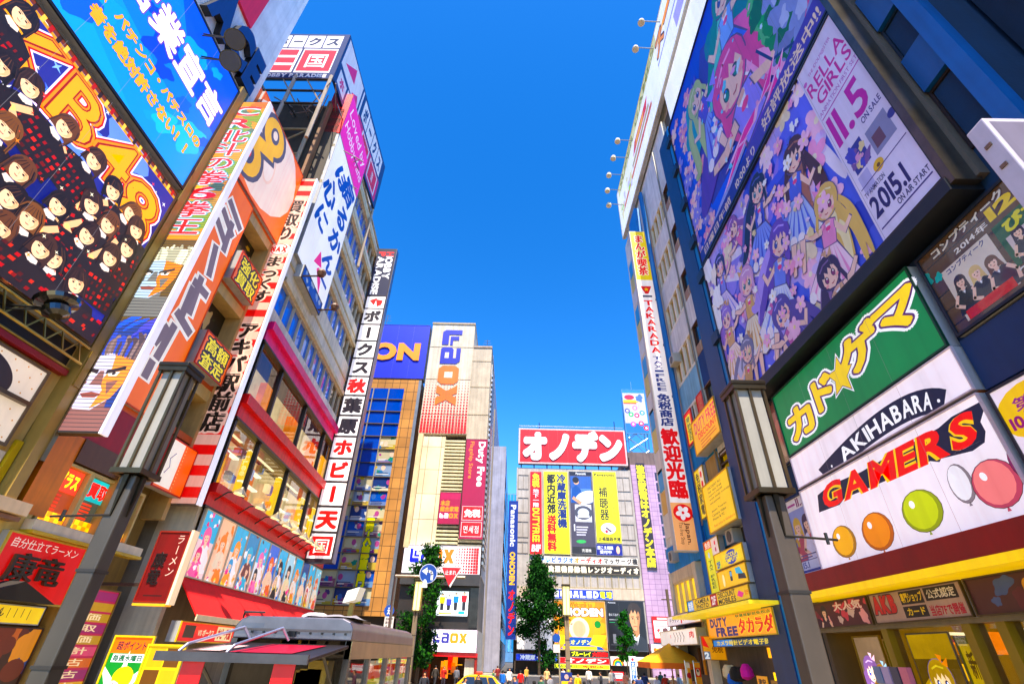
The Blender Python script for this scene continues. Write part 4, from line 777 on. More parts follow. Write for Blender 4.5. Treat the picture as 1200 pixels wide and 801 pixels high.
# idol group print
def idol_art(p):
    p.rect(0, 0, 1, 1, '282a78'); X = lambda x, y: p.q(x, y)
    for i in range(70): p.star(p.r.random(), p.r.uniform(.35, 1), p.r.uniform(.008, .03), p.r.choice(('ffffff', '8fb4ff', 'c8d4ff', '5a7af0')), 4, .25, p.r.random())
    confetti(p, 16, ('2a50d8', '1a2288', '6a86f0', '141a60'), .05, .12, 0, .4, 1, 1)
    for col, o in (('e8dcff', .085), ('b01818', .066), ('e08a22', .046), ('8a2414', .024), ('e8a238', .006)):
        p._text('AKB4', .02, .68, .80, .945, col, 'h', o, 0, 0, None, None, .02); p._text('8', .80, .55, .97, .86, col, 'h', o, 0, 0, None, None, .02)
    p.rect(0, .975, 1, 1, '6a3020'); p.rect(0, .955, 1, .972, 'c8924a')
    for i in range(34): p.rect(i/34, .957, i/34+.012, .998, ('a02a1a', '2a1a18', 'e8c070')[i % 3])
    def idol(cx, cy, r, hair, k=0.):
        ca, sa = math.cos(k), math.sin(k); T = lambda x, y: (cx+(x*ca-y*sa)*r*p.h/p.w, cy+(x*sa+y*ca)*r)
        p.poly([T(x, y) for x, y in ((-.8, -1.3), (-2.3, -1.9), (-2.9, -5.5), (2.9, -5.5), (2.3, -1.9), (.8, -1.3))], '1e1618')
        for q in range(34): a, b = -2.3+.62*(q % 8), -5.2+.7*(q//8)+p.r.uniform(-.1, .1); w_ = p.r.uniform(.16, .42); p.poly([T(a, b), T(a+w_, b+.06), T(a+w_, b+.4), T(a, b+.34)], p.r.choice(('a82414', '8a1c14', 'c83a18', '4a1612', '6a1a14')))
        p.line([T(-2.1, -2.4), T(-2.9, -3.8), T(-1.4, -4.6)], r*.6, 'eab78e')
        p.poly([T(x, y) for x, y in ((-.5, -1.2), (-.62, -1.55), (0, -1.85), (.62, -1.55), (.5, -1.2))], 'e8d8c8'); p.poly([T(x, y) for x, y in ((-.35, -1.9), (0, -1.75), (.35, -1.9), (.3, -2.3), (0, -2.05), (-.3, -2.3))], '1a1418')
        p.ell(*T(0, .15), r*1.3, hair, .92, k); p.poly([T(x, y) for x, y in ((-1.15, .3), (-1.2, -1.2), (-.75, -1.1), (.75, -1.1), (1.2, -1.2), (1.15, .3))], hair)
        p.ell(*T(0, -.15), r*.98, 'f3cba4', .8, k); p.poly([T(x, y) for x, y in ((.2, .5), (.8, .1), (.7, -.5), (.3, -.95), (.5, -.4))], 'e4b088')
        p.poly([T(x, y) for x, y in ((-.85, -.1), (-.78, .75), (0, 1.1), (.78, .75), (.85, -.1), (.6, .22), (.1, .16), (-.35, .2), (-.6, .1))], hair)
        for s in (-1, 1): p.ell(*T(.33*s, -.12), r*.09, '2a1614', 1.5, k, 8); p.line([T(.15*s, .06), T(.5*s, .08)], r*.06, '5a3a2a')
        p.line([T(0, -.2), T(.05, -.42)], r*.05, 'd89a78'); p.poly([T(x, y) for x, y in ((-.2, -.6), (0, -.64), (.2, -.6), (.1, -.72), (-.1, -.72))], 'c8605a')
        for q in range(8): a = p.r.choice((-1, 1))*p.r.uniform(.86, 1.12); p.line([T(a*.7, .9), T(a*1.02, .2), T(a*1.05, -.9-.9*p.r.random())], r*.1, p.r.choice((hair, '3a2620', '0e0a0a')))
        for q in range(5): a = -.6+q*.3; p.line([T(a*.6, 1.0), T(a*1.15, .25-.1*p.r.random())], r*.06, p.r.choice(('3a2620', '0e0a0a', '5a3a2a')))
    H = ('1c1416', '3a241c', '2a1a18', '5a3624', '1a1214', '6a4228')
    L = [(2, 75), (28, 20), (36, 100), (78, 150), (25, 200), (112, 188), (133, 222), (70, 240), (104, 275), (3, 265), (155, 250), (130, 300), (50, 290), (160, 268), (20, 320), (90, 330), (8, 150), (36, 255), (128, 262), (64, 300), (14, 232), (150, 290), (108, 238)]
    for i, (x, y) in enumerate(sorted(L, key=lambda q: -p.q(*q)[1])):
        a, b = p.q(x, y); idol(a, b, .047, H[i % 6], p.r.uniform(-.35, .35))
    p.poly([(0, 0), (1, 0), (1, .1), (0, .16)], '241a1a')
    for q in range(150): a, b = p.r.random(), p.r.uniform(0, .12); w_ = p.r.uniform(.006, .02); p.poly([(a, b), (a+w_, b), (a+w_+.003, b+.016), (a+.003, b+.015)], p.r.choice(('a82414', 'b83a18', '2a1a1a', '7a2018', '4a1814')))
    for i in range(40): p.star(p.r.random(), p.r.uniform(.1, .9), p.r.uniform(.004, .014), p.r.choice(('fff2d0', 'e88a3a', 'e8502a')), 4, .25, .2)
sign('poster', 'huge poster with added glow, a crowd of women in black and red tartan outfits', 'poster', f, (3.6, 13.9, 10.0, 17.6), 0.05, .45, '2431a8', idol_art, 'glow', '5a4a2a', .1, 'big posters on the beige hall', rnd=11)  # emission added to the print to brighten it on the shaded wall
def blue_art(p):
    p.rect(0, 0, 1, 1, '0f6fe0'); p.poly([(0, 0), (1, 0), (1, .3), (.4, .42), (0, .3)], '1684e4'); p.poly([(0, .0), (.7, 0), (.3, .2), (0, .26)], '1890ea'); p.poly([(.5, 1), (1, 1), (1, .5), (.8, .55)], '0a4cc8')
    for i in range(16): p.blob(p.r.uniform(.3, 1), p.r.random(), p.r.uniform(.03, .09), p.r.choice(('1e8cf0', '3aa8f8', '0a3fb8', '0c58d0')), k=1.6, rot=.9)
    for a, b, c, d, t in ((.52, .5, .99, .77, '業宣言'),): p.text('営'+t, .36, .5, .985, .76, 'ffffff', b=.03, ol='6a3a90', olw=.03)
    p.text('パチンコ・パチスロの', .44, .29, .97, .37, 'f0a41a', b=.05, ol='7a4a10', olw=.02); p.text('で、', .36, .29, .42, .37, 'f0a41a', b=.05, ol='7a4a10', olw=.02)
    p.text('者を絶対許さない！！', .38, .16, .96, .25, 'f0a41a', b=.05, ol='7a4a10', olw=.02)
sign('screen', 'big bright blue screen with white and orange Japanese lettering, top left', 'screen', f, (3.6, 14.0, 18.0, 25.5), .05, .4, '0f6fe0', blue_art, 'glow', '16181c', .12, 'big posters on the beige hall', rnd=5)
# floodlights
def flood(nm, lab, q, n, dr, r):
    u, v = f.px(*q, n); o = f.p(u, v, n); t = thing('floodlight', lab, 'floodlight', f.p(u, v, 0), 'black floodlights on the left wall')
    g = G(); g.tube(f.p(u-.3, v-.05, 0), o, .035, 'paint', '15130f', 6); g.tube(f.p(u-.3, v-.25, 0), o, .03, 'paint', '15130f', 6); g.build('arm', t)
    g = G(); g.lathe(o, dr, [(r*.3, -.5*r), (r*.62, -.35*r), (r*.66, .0), (r*.45, .12*r), (r*1.0, .3*r), (r*1.08, .55*r), (r*1.02, .57*r)], 'gloss', '17140f', 18); g.build('housing', t)
    g = G(); g.lathe(o+Vector(dr).normalized()*.5*r, dr, [(r*.95, 0), (r*.95, .04)], 'gloss', '1a2a44', 18); g.build('lens', t)
flood(0, 'lower of two black round floodlights before the white top storey', (270, 72), 1.6, (.5, -.5, -.75), .42)
flood(0, 'upper of two black round floodlights before the white top storey', (275, 46), 1.7, (.5, -.3, -.8), .42)
flood(0, 'broad black floodlight under the tartan outfit poster', (66, 362), 1.6, (-.35, -.1, .95), .5)

# LED screen projecting sign
fl_ = FR(14.4)
t = thing('led_screen', 'tall LED screen sign with red Japanese title sticking out from the beige hall', 'screen', (-14.1, 14.7, 7.1))
g = G(); g.box(fl_, -15.1, -13.19, 7.1, 25.3, -.3, 0, 'paint', '3a3630'); g.build('cabinet', t)
g = G(); g.box(fl_, -13.19, -13.1, 7.1, 25.3, -.3, .02, 'lit', 'f2ecf6'); g.build('side_panel', t)
p = P(fl_, -15.04, -13.22, 7.15, 25.25, 0, 'glow', 5)
p.rect(0, 0, 1, 1, '6a5228'); p.rect(0, .46, 1, 1, 'b87a1e')
for i in range(26): p.blob(p.r.random(), p.r.uniform(.46, 1), p.r.uniform(.01, .035), p.r.choice(('d89a2a', '8a6a2a', '6a7a3a', 'a85a1a', '4a5a4a')), k=1.3)
for col, o in (('3a7a70', .085), ('c9c4d8', .055), ('c81422', .016)): p.text('CR北斗の拳6拳王', .07, .475, .95, .985, col, d='v', b=o)
p.rect(0, 0, 1, .46, '4a3a20'); p.rect(0, 0, 1, .235, '20306a')
def bust(cx, cy, r, tone, shade, glow, hair, dark):
    # a plain painted head: light side, shaded side, brow, nose, mouth, short hair
    k = p.h/p.w; T = lambda x, y: (cx+x*r*k, cy+y*r); pol = lambda L, c: p.poly([T(*q) for q in L], c)
    pol([(-1.6, -2.2), (-1.3, -1.2), (1.3, -1.2), (1.7, -2.2)], shade); pol([(-.5, -.8), (-.6, -1.6), (.7, -1.6), (.6, -.7)], shade)
    pol([(-.95, .5), (-.9, -.2), (-.72, -.8), (-.3, -1.25), (.25, -1.28), (.7, -.85), (.92, -.2), (.95, .5), (.6, 1.0), (-.6, 1.0)], tone); pol([(.1, .95), (.25, .2), (.1, -.3), (.3, -.6), (.2, -1.25), (.7, -.85), (.92, -.2), (.95, .5), (.6, 1.0)], glow)
    for sx in (-1, 1): pol([(.12*sx, .12), (.7*sx, .3), (.72*sx, .16), (.14*sx, -.02)], dark); pol([(.2*sx, .02), (.58*sx, .08), (.52*sx, -.08), (.26*sx, -.08)], 'd8d4cc'); p.ell(*T(.4*sx, .01), r*.07, dark, .9, 0, 8); pol([(.3*sx, -.3), (.66*sx, -.25), (.5*sx, -.75)], shade)
    pol([(-.08, .1), (.06, .1), (.2, -.42), (-.2, -.42)], shade); pol([(-.34, -.72), (0, -.66), (.34, -.72), (.2, -.86), (-.2, -.86)], '6a3a34')
    for i in range(26): a = -1.05+i*.085; ribbon(p, [T(a, .75-abs(a)*.3), T(a*1.1, 1.15), T(a*1.0+p.r.uniform(-.2, .2), 1.45+p.r.uniform(-.15, .2))], r*.2, p.r.choice(hair))
for i in range(40): x = p.r.random(); y = p.r.uniform(.0, .22); ribbon(p, [(x-.2, y), (x, y+.02), (x+.2, y+.03)], p.r.uniform(.006, .02), p.r.choice(('2a4ac0', '1a2a80', '3a3aa0', '24357a')))
bust(.48, .36, .052, '8fa0b0', '5a5a58', 'b06a3a', ('b8b8a0', 'd0ccb0', '8a8a78'), '2a2622')
bust(.5, .115, .058, 'a8a4b8', '6a4a48', 'b8784a', ('5a4a48', '6a5a5a', '3a3038', '2a3a90'), '241c22')
for k in range(130): p.rect(0, k/130, 1, k/130+.0012, '2a2a30')
p.g.build('display', t)

# ---------------------------------------------------------------- orange shop building
OB = thing('orange_building', 'orange clad resale shop building between the LED sign and the striped sign', 'building', (-16, 18.5, GZ))
g = G(); g.wbox(-30, -15.9, 15.4, 21.7, GZ, 28.3, 'wall', '8a7448')
def ob(u0, u1, v0, v1, c='f47c1c', n=0., m='paint'): g.box(f, u0, u1, v0, v1, -.9, n, m, c)
ob(18.62, 21.55, 21.95, 28.4); ob(15.4, 18.62, 9.0, 28.42, 'f47c1c', .003)
for a, b in ((16.95, 19.1), (12.0, 13.95), (9.3, 9.6)): ob(18.62, 21.5, a, b, 'c8641a')
ob(21.3, 21.55, 6, 21.95, 'c9a878', .01); ob(15.0, 16.0, 4.85, 7.5, 'ff960c'); ob(15.4, 18.6, 7.5, 9.0, 'b01c0c'); ob(16, 18.9, 6.7, 7.5, '6a4c34', .05)
g.build('wall', OB)
for a, b in ((19.1, 21.95), (13.95, 16.95), (9.6, 12.0)):
    g = G(); g.box(f, 18.62, 21.3, b-.55, b, -.9, -.02, 'paint', 'd8bf8a'); g.box(f, 18.62, 18.75, a, b, -.9, -.01, 'paint', 'c0a676'); g.build('window_reveal', OB)
    p = P(f, 18.75, 21.3, a, b-.55, -.85, 'vinyl', 3+int(a)); p.rect(0, 0, 1, 1, '2a2414'); confetti(p, 22, ('d8b83a', '8a5a2a', 'c8502a', '3a4a2a', 'e8d8a0', '6a6a3a'), .05, .13); p.g.build('window', OB)
def oval_art(p):
    p.rect(0, 0, 1, 1, 'f47c1c'); p.ell(.42, .55, .52, 'f6dccb', 1.05, .1); p.ell(.45, .5, .2, 'f0cdb8', .55, .2); p.ell(.45, .5, .17, 'f8e2d2', .5, .2)
    for col, o in (('5c5560', .06), ('f6bc0c', 0)):
        for cx, cy, rr in ((.16, .3, .2), (.36, .8, .19)): p.ell(cx, cy, rr+o*.8, col, .95)
        p.line([(.2, .52), (.42, .62)], .13+o*1.6, col)
    p.ell(.15, .3, .1, '5c5560', .8); p.ell(.36, .82, .09, '5c5560', .8); p.ell(.14, .31, .05, 'e8503a', .8); p.ell(.36, .83, .05, 'f6dccb', .8)
sign('billboard', 'orange billboard with cream oval and rounded yellow strokes edged grey', 'billboard', f, (15.6, 21.5, 22.1, 28.35), .02, .2, 'f47c1c', oval_art, 'lit', 'e86a14', .05, rnd=4)
def orange_v(p):
    p.rect(0, 0, 1, 1, 'f47c1c')
    S = [[(270, 236), (281, 268)], [(262, 246), (272, 276)], [(255, 258), (264, 286)], [(272, 262), (262, 293)], [(253, 289), (245, 322)], [(236, 326), (222, 366)], [(226, 338), (212, 372)], [(228, 330), (242, 346)], [(208, 366), (222, 390)], [(204, 382), (184, 418)], [(196, 384), (182, 400)], [(178, 424), (170, 440)]]
    for q in S: p.lq(q, .058, 'fbf4ea')
    for q in S: p.lq(q, .032, '7d6d72')
sign('wall_sign', 'tall orange wall sign with huge grey letters edged white', 'sign', f, (15.5, 18.55, 9.2, 21.9), .02, .18, 'f47c1c', orange_v, 'lit', 'e86a14', .04)
for t_, z0, z1, lab in (('強化買取', 17.1, 18.95, 'upper yellow on orange square sign in the window column of the orange building'), ('高額査定', 12.2, 13.95, 'lower yellow on orange square sign in the window column of the orange building')):
    def sq(p, t_=t_):
        p.rect(0, 0, 1, 1, 'e8741e')
        p.text(t_[:2], .1, .5, .92, .94, 'f8e41a', b=.03, ol='1a1612', olw=.12); p.text(t_[2:], .1, .04, .92, .48, 'f8e41a', b=.03, ol='1a1612', olw=.12)
    sign('wall_sign', lab, 'sign', f, (18.7, 21.05, z0, z1), .0, .5, 'e8741e', sq, 'lit', 'c8481a', .05, 'square signs on the orange building')
# red box sign with bulbs and lower windows
def bulb_art(p):
    p.rect(0, 0, 1, 1, 'f0701a'); p.rect(.0, .05, .55, .98, 'f6ecdc'); p.line([(.2, .3), (.3, .45), (.22, .6), (.35, .75)], .02, '5a5a7a')
    for i in range(14): p.ell(.62, .04+i*.07, .012, 'ffd8a0', 1, 0, 6)
q = f.rect((200, 497), (222, 512), (207, 560), (183, 556)); 
sign('wall_sign', 'orange box sign with a row of bulbs just left of the striped sign', 'sign', f, (19.4, 21.4, 6.9, 9.0), .0, .4, 'f0701a', bulb_art, 'lit', 'c83a0a', .04)
BW = [(15.75, 17.0), (17.1, 18.4), (18.6, 19.9)]
for i, (a, b) in enumerate(BW):
    win(OB, f, a, b, 4.75, 6.6, -.05, 'd8c48a', 'shopglow', ('7a3a26', '3a3a30', '4a4a3a')[i], 1, 1, .09, .25, 'shop_window')
    p = P(f, a+.08, b-.08, 4.8, 6.55, -.16, 'shopglow', i+2); p.rect(.05, .55, .95, .98, ('c8463a', '2a8a8a', '2a7a8a')[i]); p.text(('グラス', '買取', '買')[i], .1, .62, .9, .92, ('f0e04a', 'd83a1a', 'e83a1a')[i], b=.05)
    for k in range(5): p.rect(.05, .2+k*.065, .5, .24+k*.065, 'a83a2a')
    for k in range(12): p.rect((k % 6)/6, .0+(k//6)*.09, (k % 6)/6+1/6, .09+(k//6)*.09, ('f0b83a', 'e88a1a')[(k+k//6) % 2])
    p.g.build('window_display', OB)
g = G(); g.box(f, 15.4, 20.5, 4.4, 4.7, 0, .35, 'paint', 'efe2c8'); g.box(f, 15.4, 20.5, 4.3, 4.4, 0, .42, 'paint', 'd8b860'); g.build('sill', OB)

# striped projecting sign
fz = FR(21.5)
t = thing('projecting_sign', 'tall red and white striped projecting sign with black Japanese letters', 'sign', (-14.5, 21.9, 6.7))
g = G(); g.box(fz, -15.25, -13.86, 6.68, 28.15, -.32, 0, 'paint', '6a5a50'); g.build('box', t)
g = G(); g.box(fz, -13.86, -13.78, 6.68, 28.15, -.32, .015, 'lit', 'f1eef6'); g.build('side_panel', t)
p = P(fz, -15.2, -13.9, 6.72, 28.1, 0, 'lit'); p.rect(0, 0, 1, 1, 'd8a898')
for k in range(22): p.rect(0, .012+k*.0455, 1, .034+k*.0455, 'd01c08')
lt = 'dcb4a4'
p.text('買取り', .16, .735, .9, .905, '16100e', d='v', b=.05, ol=lt, olw=.1); p.ell(.52, .70, .022, 'f0cfc6', 1.5); p.ell(.52, .70, .0215, 'd8322a', 1.1); p.ell(.52, .70, .019, 'f0cfc6', 1.1); p.rect(.12, .693, .92, .707, 'f0cfc6'); p.text('MAX', .14, .69, .9, .71, 'c8241a', b=.08)
p.text('まっくす', .12, .515, .9, .675, '16100e', d='v', b=.05, ol=lt, olw=.1); p.text('アキバ駅前店', .12, .155, .92, .45, '16100e', d='v', b=.06, ol=lt, olw=.1); p.g.build('lettering', t)
g = G(); g.tube((-15.3, 21.4, 6), (-15.3, 21.4, 28.5), .07, 'paint', '4a4038', 8); g.build('conduit', t)

# ---------------------------------------------------------------- ramen shop at street level
def ramen_art(p):
    p.rect(0, 0, 1, 1, 'c8140e'); p.text('自分仕立てラーメン', .06, .78, .92, .95, 'f2e6d8', b=.0, sh=.1)
    p.text('康竜', .12, .26, .8, .74, '1a140e', b=.014, dep=.1, side='5a4c34'); p.text('自由が丘秋葉原店', .1, .1, .62, .2, 'f0d8c0', b=.0)
sign('shop_sign', 'bright red ramen shop sign with two raised black characters', 'sign', f, (14.9, 17.95, 2.5, 4.28), .0, .25, 'c8140e', ramen_art, 'lit', 'd8bc6a', .05)
def ylw(p):
    p.rect(0, 0, 1, 1, 'f2d410')
    for k in range(9): p.line([(.1+k*.09, p.r.uniform(.2, .4)), (.1+k*.09, .85)], .05, '2a2410')
    p.rect(0, .3, .06, .8, 'd83a1a'); p.text('らーめん', .1, .3, .5, .85, '1e1a10', b=.03)
sign('banner', 'small yellow banner with black writing under the red ramen sign', 'banner', f, (14.6, 17.3, 1.95, 2.45), .3, .34, 'f2d410', ylw, 'lit', None)
t = thing('awning', 'small black pointed awning above the yellow ramen banner', 'awning', (-14.4, 15.6, 2.5))
g = G(); a, b, c = f.p(14.3, 2.5, 0), f.p(16.9, 2.5, 0), f.p(15.5, 3.0, 0); A, B, C_ = f.p(14.3, 2.5, .9), f.p(16.9, 2.5, .9), f.p(15.5, 3.0, .9); g.hull([a, b, c], [A, B, C_], 'cloth', '2a241e'); g.build('canopy', t)
def darkfood(p): p.rect(0, 0, 1, 1, '2c1408'); confetti(p, 26, ('8a3a14', 'a85a1e', '4a1a0a', '6a2a1a', '30406a', 'c8862a'), .06, .2); [p.ell(p.r.random(), p.r.random(), p.r.uniform(.08, .14), p.r.choice(('5a2410', 'b0702a', '20120a')), 1.3) for _ in range(8)]
sign('poster', 'dim brown food poster on the ramen shop wall at bottom left', 'poster', f, (13, 17.9, GZ+.1, 1.9), .0, .06, '2c1408', darkfood, 'lit', '3a2010', .04, rnd=8)
def stripes(p):
    for k in range(12): p.rect(0, k/12, 1, (k+.8)/12, p.r.choice(('a82a4a', 'c8506a', 'b8902a', '7a1a3a', 'c86a3a', '8a2a5a', 'd8a83a')))
    for k in range(10): p.text(p.r.choice(('時計', '買取', '高価', '中古', '本店')), .08, k/12+.01, .8, (k+.8)/12, 'f0d8b0', b=.02)
sign('poster', 'tall poster of stacked coloured text stripes behind the left lamp post', 'poster', f, (18.4, 20.6, GZ+.1, 3.2), .0, .08, 'a82a4a', stripes, 'lit', '8a6a3a', .05, rnd=14)
def ramen2(p): p.rect(0, 0, 1, 1, '6e0c12'); p.text('ラーメン', .62, .34, .9, .97, 'e8c8b8', d='v', b=.0); p.text('康竜', .1, .22, .52, .7, '140c0c', d='v', b=.014, dep=.04, side='5a4a4a'); p.rect(.2, .07, .8, .09, '3a1414')
fr_ = FR(18.9); r = fr_.rect((188, 622), (223, 622), (197, 707), (157, 704))
t = sign('projecting_sign', 'dark red upright ramen sign edged with tiny bulbs before the hobby shop', 'sign', fr_, r, -.3, 0, '6e0c12', ramen2, 'paint', '8a2a1a', .05)
g = G(); g.box(fr_, r[1], r[1]+.1, r[2]-.05, r[3]+.05, -.32, .02, 'lit', 'f2d8b8'); g.box(fr_, r[0], r[1], r[2]-.1, r[2]-.03, -.32, .02, 'lit', 'e8b060'); g.build('bulb_strip', t)
g = G(); g.wbox(-15.1, r[0], 19.0, 19.12, r[2]+.5, r[2]+.6, 'paint', '3a2a22'); g.build('bracket', t)

# ================================================================ left side, hobby shop building (turned four degrees off the street)
HO = F((-15, 33.75, 0), (-math.sin(R(4)), math.cos(R(4)), 0), (math.cos(R(4)), math.sin(R(4)), 0)); f = HO
HS = thing('hobby_shop', 'white banded hobby shop building with red bands over big shop windows', 'building', (*f.p(0, 0, -4)[:2], GZ))
g = G()
ST = [(18.05, 20.05), (23.0, 25.0), (27.0, 28.95), (30.9, 33.0), (34.5, 36.3)]
prev = 17.05
for a, b in ST+[(37.75, 37.75)]:
    if prev == 17.05: g.box(f, -11.3, 9.4, prev, a, -.5, 0, 'wall', 'f3ead9')
    else:
        g.box(f, -11.3, 9.4, prev, a, -.5, 0, 'wall', 'efe4cf'); g.box(f, -11.3, 9.4, prev+.02, prev+.35, 0, .18, 'wall', 'e3d3b0'); g.box(f, -11.3, 9.4, (prev+a)/2-.05, (prev+a)/2+.1, 0, .07, 'wall', 'd8c8a4')
    prev = b
g.box(f, -11.3, 9.4, GZ, 37.6, -9, -1.6, 'wall', '8a8070'); g.box(f, -11.3, 9.4, 37.75, 38.0, -9, .1, 'wall', 'b0a48e')
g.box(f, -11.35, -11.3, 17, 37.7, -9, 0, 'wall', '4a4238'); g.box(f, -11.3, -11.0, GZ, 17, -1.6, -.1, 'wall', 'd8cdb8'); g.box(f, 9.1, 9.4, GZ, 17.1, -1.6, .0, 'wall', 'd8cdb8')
for z in (17.1, 11.4, 6.9): g.box(f, -11, 9.1, z-.05, z+.05, -1.6, -.3, 'wall', 'b8a88a')
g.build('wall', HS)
for a, b in ST:
    for k in range(8): win(HS, f, -11.2+k*2.56, -8.66+k*2.56, a+.02, b-.02, -.06, 'cfc4ae', 'bluepane', '2f7fe6' if k < 5 else '6a5a40', 2, 1, .08, .22)  # bright blue panes: sky reflection put into the pane colour
for z0, z1, c in ((15.9, 17.05, 'f0107a'), (11.3, 12.5, 'e20c22'), (6.95, 7.9, 'd80f10')):
    g = G(); g.box(f, -11.3, 9.3, z0, z1, -.3, .12, 'paint', c); g.box(f, -11.3, 9.3, (z0+z1)/2+.1, z1+.05, .12, .4, 'paint', c); g.box(f, -11.3, 9.3, z0-.1, z0, -.2, .16, 'paint', '1a1416'); g.build('red_band', HS)
SW = [-11.0, -7.7, -2.65, 2.4, 5.4, 9.1]
for z0, z1 in ((7.95, 11.2), (12.55, 15.8)):
    for a, b in zip(SW, SW[1:]):
        g = G(); g.box(f, a-.09, a+.09, z0, z1, -.2, .05, 'paint', '15120f'); g.box(f, b-.088, b+.088, z0, z1, -.19, .045, 'paint', '15120f'); g.box(f, a+.05, b-.05, z0-.02, z0+.06, -.18, .04, 'paint', '15120f'); o = g.build('shop_window', HS)
        g = G(); g.face([f.p(a+.09, z0, -.11), f.p(b-.09, z0, -.11), f.p(b-.09, z1, -.11), f.p(a+.09, z1, -.11)], 'glass'); g.build('pane', o)
        q = random.Random(int(a*10+z0)); g = G(); g.box(f, a, b, z0, z1, -1.58, -1.55, 'shopglow', '9a8a6a'); g.build('interior', HS)
        if z0 < 9:
            g = G(); g.box(f, a+.5, a+1.3, z0, z1-.3, -.9, -.6, 'shopglow', 'c8a814'); g.build('yellow_display', HS)
            g = G(); g.box(f, a+1.7, a+2.6, z0, z1-.8, -1.2, -.9, 'shopglow', '9a5a1a'); g.build('orange_shelf', HS)
            for k in range(7):
                g = G(); u_ = a+.2+q.random()*(b-a-.7); z_ = z0+.05+q.randint(0, 3)*.7; g.box(f, u_, u_+.2+q.random()*.35, z_, z_+.2+q.random()*.4, -.55, -.3, 'shopglow', q.choice(('8a3a2a', '3a4a6a', 'c8b890', '5a4a2a', 'b87a2a', '2a2a2a', '7a8a9a'))); g.build('stock_box', HS)
            g = G(); g.box(f, a+.6, b-.6, z1-.25, z1-.2, -.8, -.65, 'glow', 'fff0c8'); g.build('ceiling_lamp', HS)
            for k in range(3):
                g = G(); g.box(f, a+.3+q.random()*2.2, a+2.6, z0+.4+k*.8, z0+.48+k*.8, -.8, -.5, 'shopglow', 'e8e0c8'); g.build('shelf', HS)
        else:
            g = G(); g.box(f, a+.4, a+1.6, z0, z1-.6, -1.3, -.9, 'shopglow', q.choice(('d89a3a', 'a8602a', 'c8b08a'))); g.build('display', HS)
# printed posters in a long row, one print per upright board
cols = [('f2d8d8', 'e86aa0', 'd83a7a'), ('f6c8a8', 'f08a2a', 'e8d8c0'), ('f8dcc8', 'f0a05a', '2a9ac8'), ('1a8ab8', '2ab0d0', '6a3a3a'), ('e8f0f4', 'e87ab0', '20242c'), ('2a6ac8', 'e0702a', 'f0d0b0'), ('1a7ac0', '1a1a24', 'd8b890'), ('b8dce8', '1c2028', 'e8d8b0'), ('6ab8d8', 'e8902a', 'f0e0d0'), ('1a4a88', '7ac8e8', 'f0d8c0'), ('e8e4d8', 'c88a3a', 'b83a4a'), ('8ac8d8', 'e06a3a', 'f0e8d8')]
edge = [-11.0+k*1.69 for k in range(13)]
desc = ['pink flowers', 'orange figure', 'pale orange figure on blue', 'blue sky and dark red figure', 'black and pink figures on white', 'orange heads on deep blue', 'dark figure on mid blue', 'dark figure on pale blue', 'orange figure on light blue', 'pale figure on navy', 'ochre and red figures on cream', 'orange red figure on pale teal']
for k in range(12):
    c = cols[k]
    def pa(p, c=c, k=k):
        p.rect(0, 0, 1, 1, c[0]); p.rect(0, .55, 1, 1, ('38b4dc', c[0])[k % 2]); confetti(p, 12, (c[1], c[2], 'ffffff'), .02, .06)
        figure(p, .5, .62, .1, c[1], c[2] if k % 2 else 'f4f0f0', 'f4cfb4', True, p.r.uniform(-.2, .2), True, 1.4)
        figure(p, .35+.3*(k % 2), .34, .08, c[2], c[1], 'f4cfb4', True, p.r.uniform(-.2, .2))
        confetti(p, 8, ('e83a8a', 'ffffff', 'f0d83a', c[1]), .02, .05, 0, 0, 1, .25)
    sign('poster', 'upright printed board in the row over the red awning, '+desc[k], 'poster', f, (edge[k]+.03, edge[k+1]-.03, 4.02, 6.85), .0, .12, c[0], pa, 'lit', 'e8dcc0', .05, 'posters over the red awning', rnd=k+40)
AW = thing('awning', 'long bright red sloped awning under the row of posters', 'awning', (*f.p(-1, 0, .6)[:2], 2.3))
g = G(); A = [f.p(-11.2, 4.0, .1), f.p(9.3, 4.0, .1), f.p(9.3, 2.6, 1.3), f.p(-11.2, 2.6, 1.3)]; B = [a+Vector((0, 0, -.08)) for a in A]; g.hull(B, A, 'cloth', 'e60a08'); g.build('canopy', AW)
g = G(); g.box(f, -11.2, 9.3, 2.4, 2.62, 1.28, 1.33, 'cloth', 'f2e2c0'); g.build('valance', AW)
def fascia(p):
    p.rect(0, 0, 1, 1, 'e8480e'); p.rect(0, 0, 1, .45, 'dc2a10'); p.rect(.04, .2, .13, .85, '2a1e10'); p.text('VS ボークス', .16, .3, .31, .7, 'fbe8c8', b=.04); p.rect(.335, .1, .5, .92, 'f2e2b8'); p.text('ホビー天国', .345, .18, .49, .84, 'b8301a', b=.06); p.text('HOBBY PARADISE', .52, .3, .72, .68, 'fbe8c8', b=.03)
sign('shop_sign', 'orange red fascia sign with cream lettering below the long red awning', 'sign', f, (-11.2, -1.0, 1.65, 2.38), .4, .8, 'e8480e', fascia, 'lit', 'f2c84a', .04)
g = G(); g.box(f, -11.2, 9.3, GZ, 1.6, -3, -2.9, 'shopglow', '5a3c1a')
for k in range(12): g.box(f, -11+k*1.65, -10+k*1.65, GZ+.1, .9, -2.5, -2.0, 'shopglow', ('a8822a', '6a4a1a', 'c8a04a', '7a2a1a')[k % 4])
g.build('shop_interior', HS)
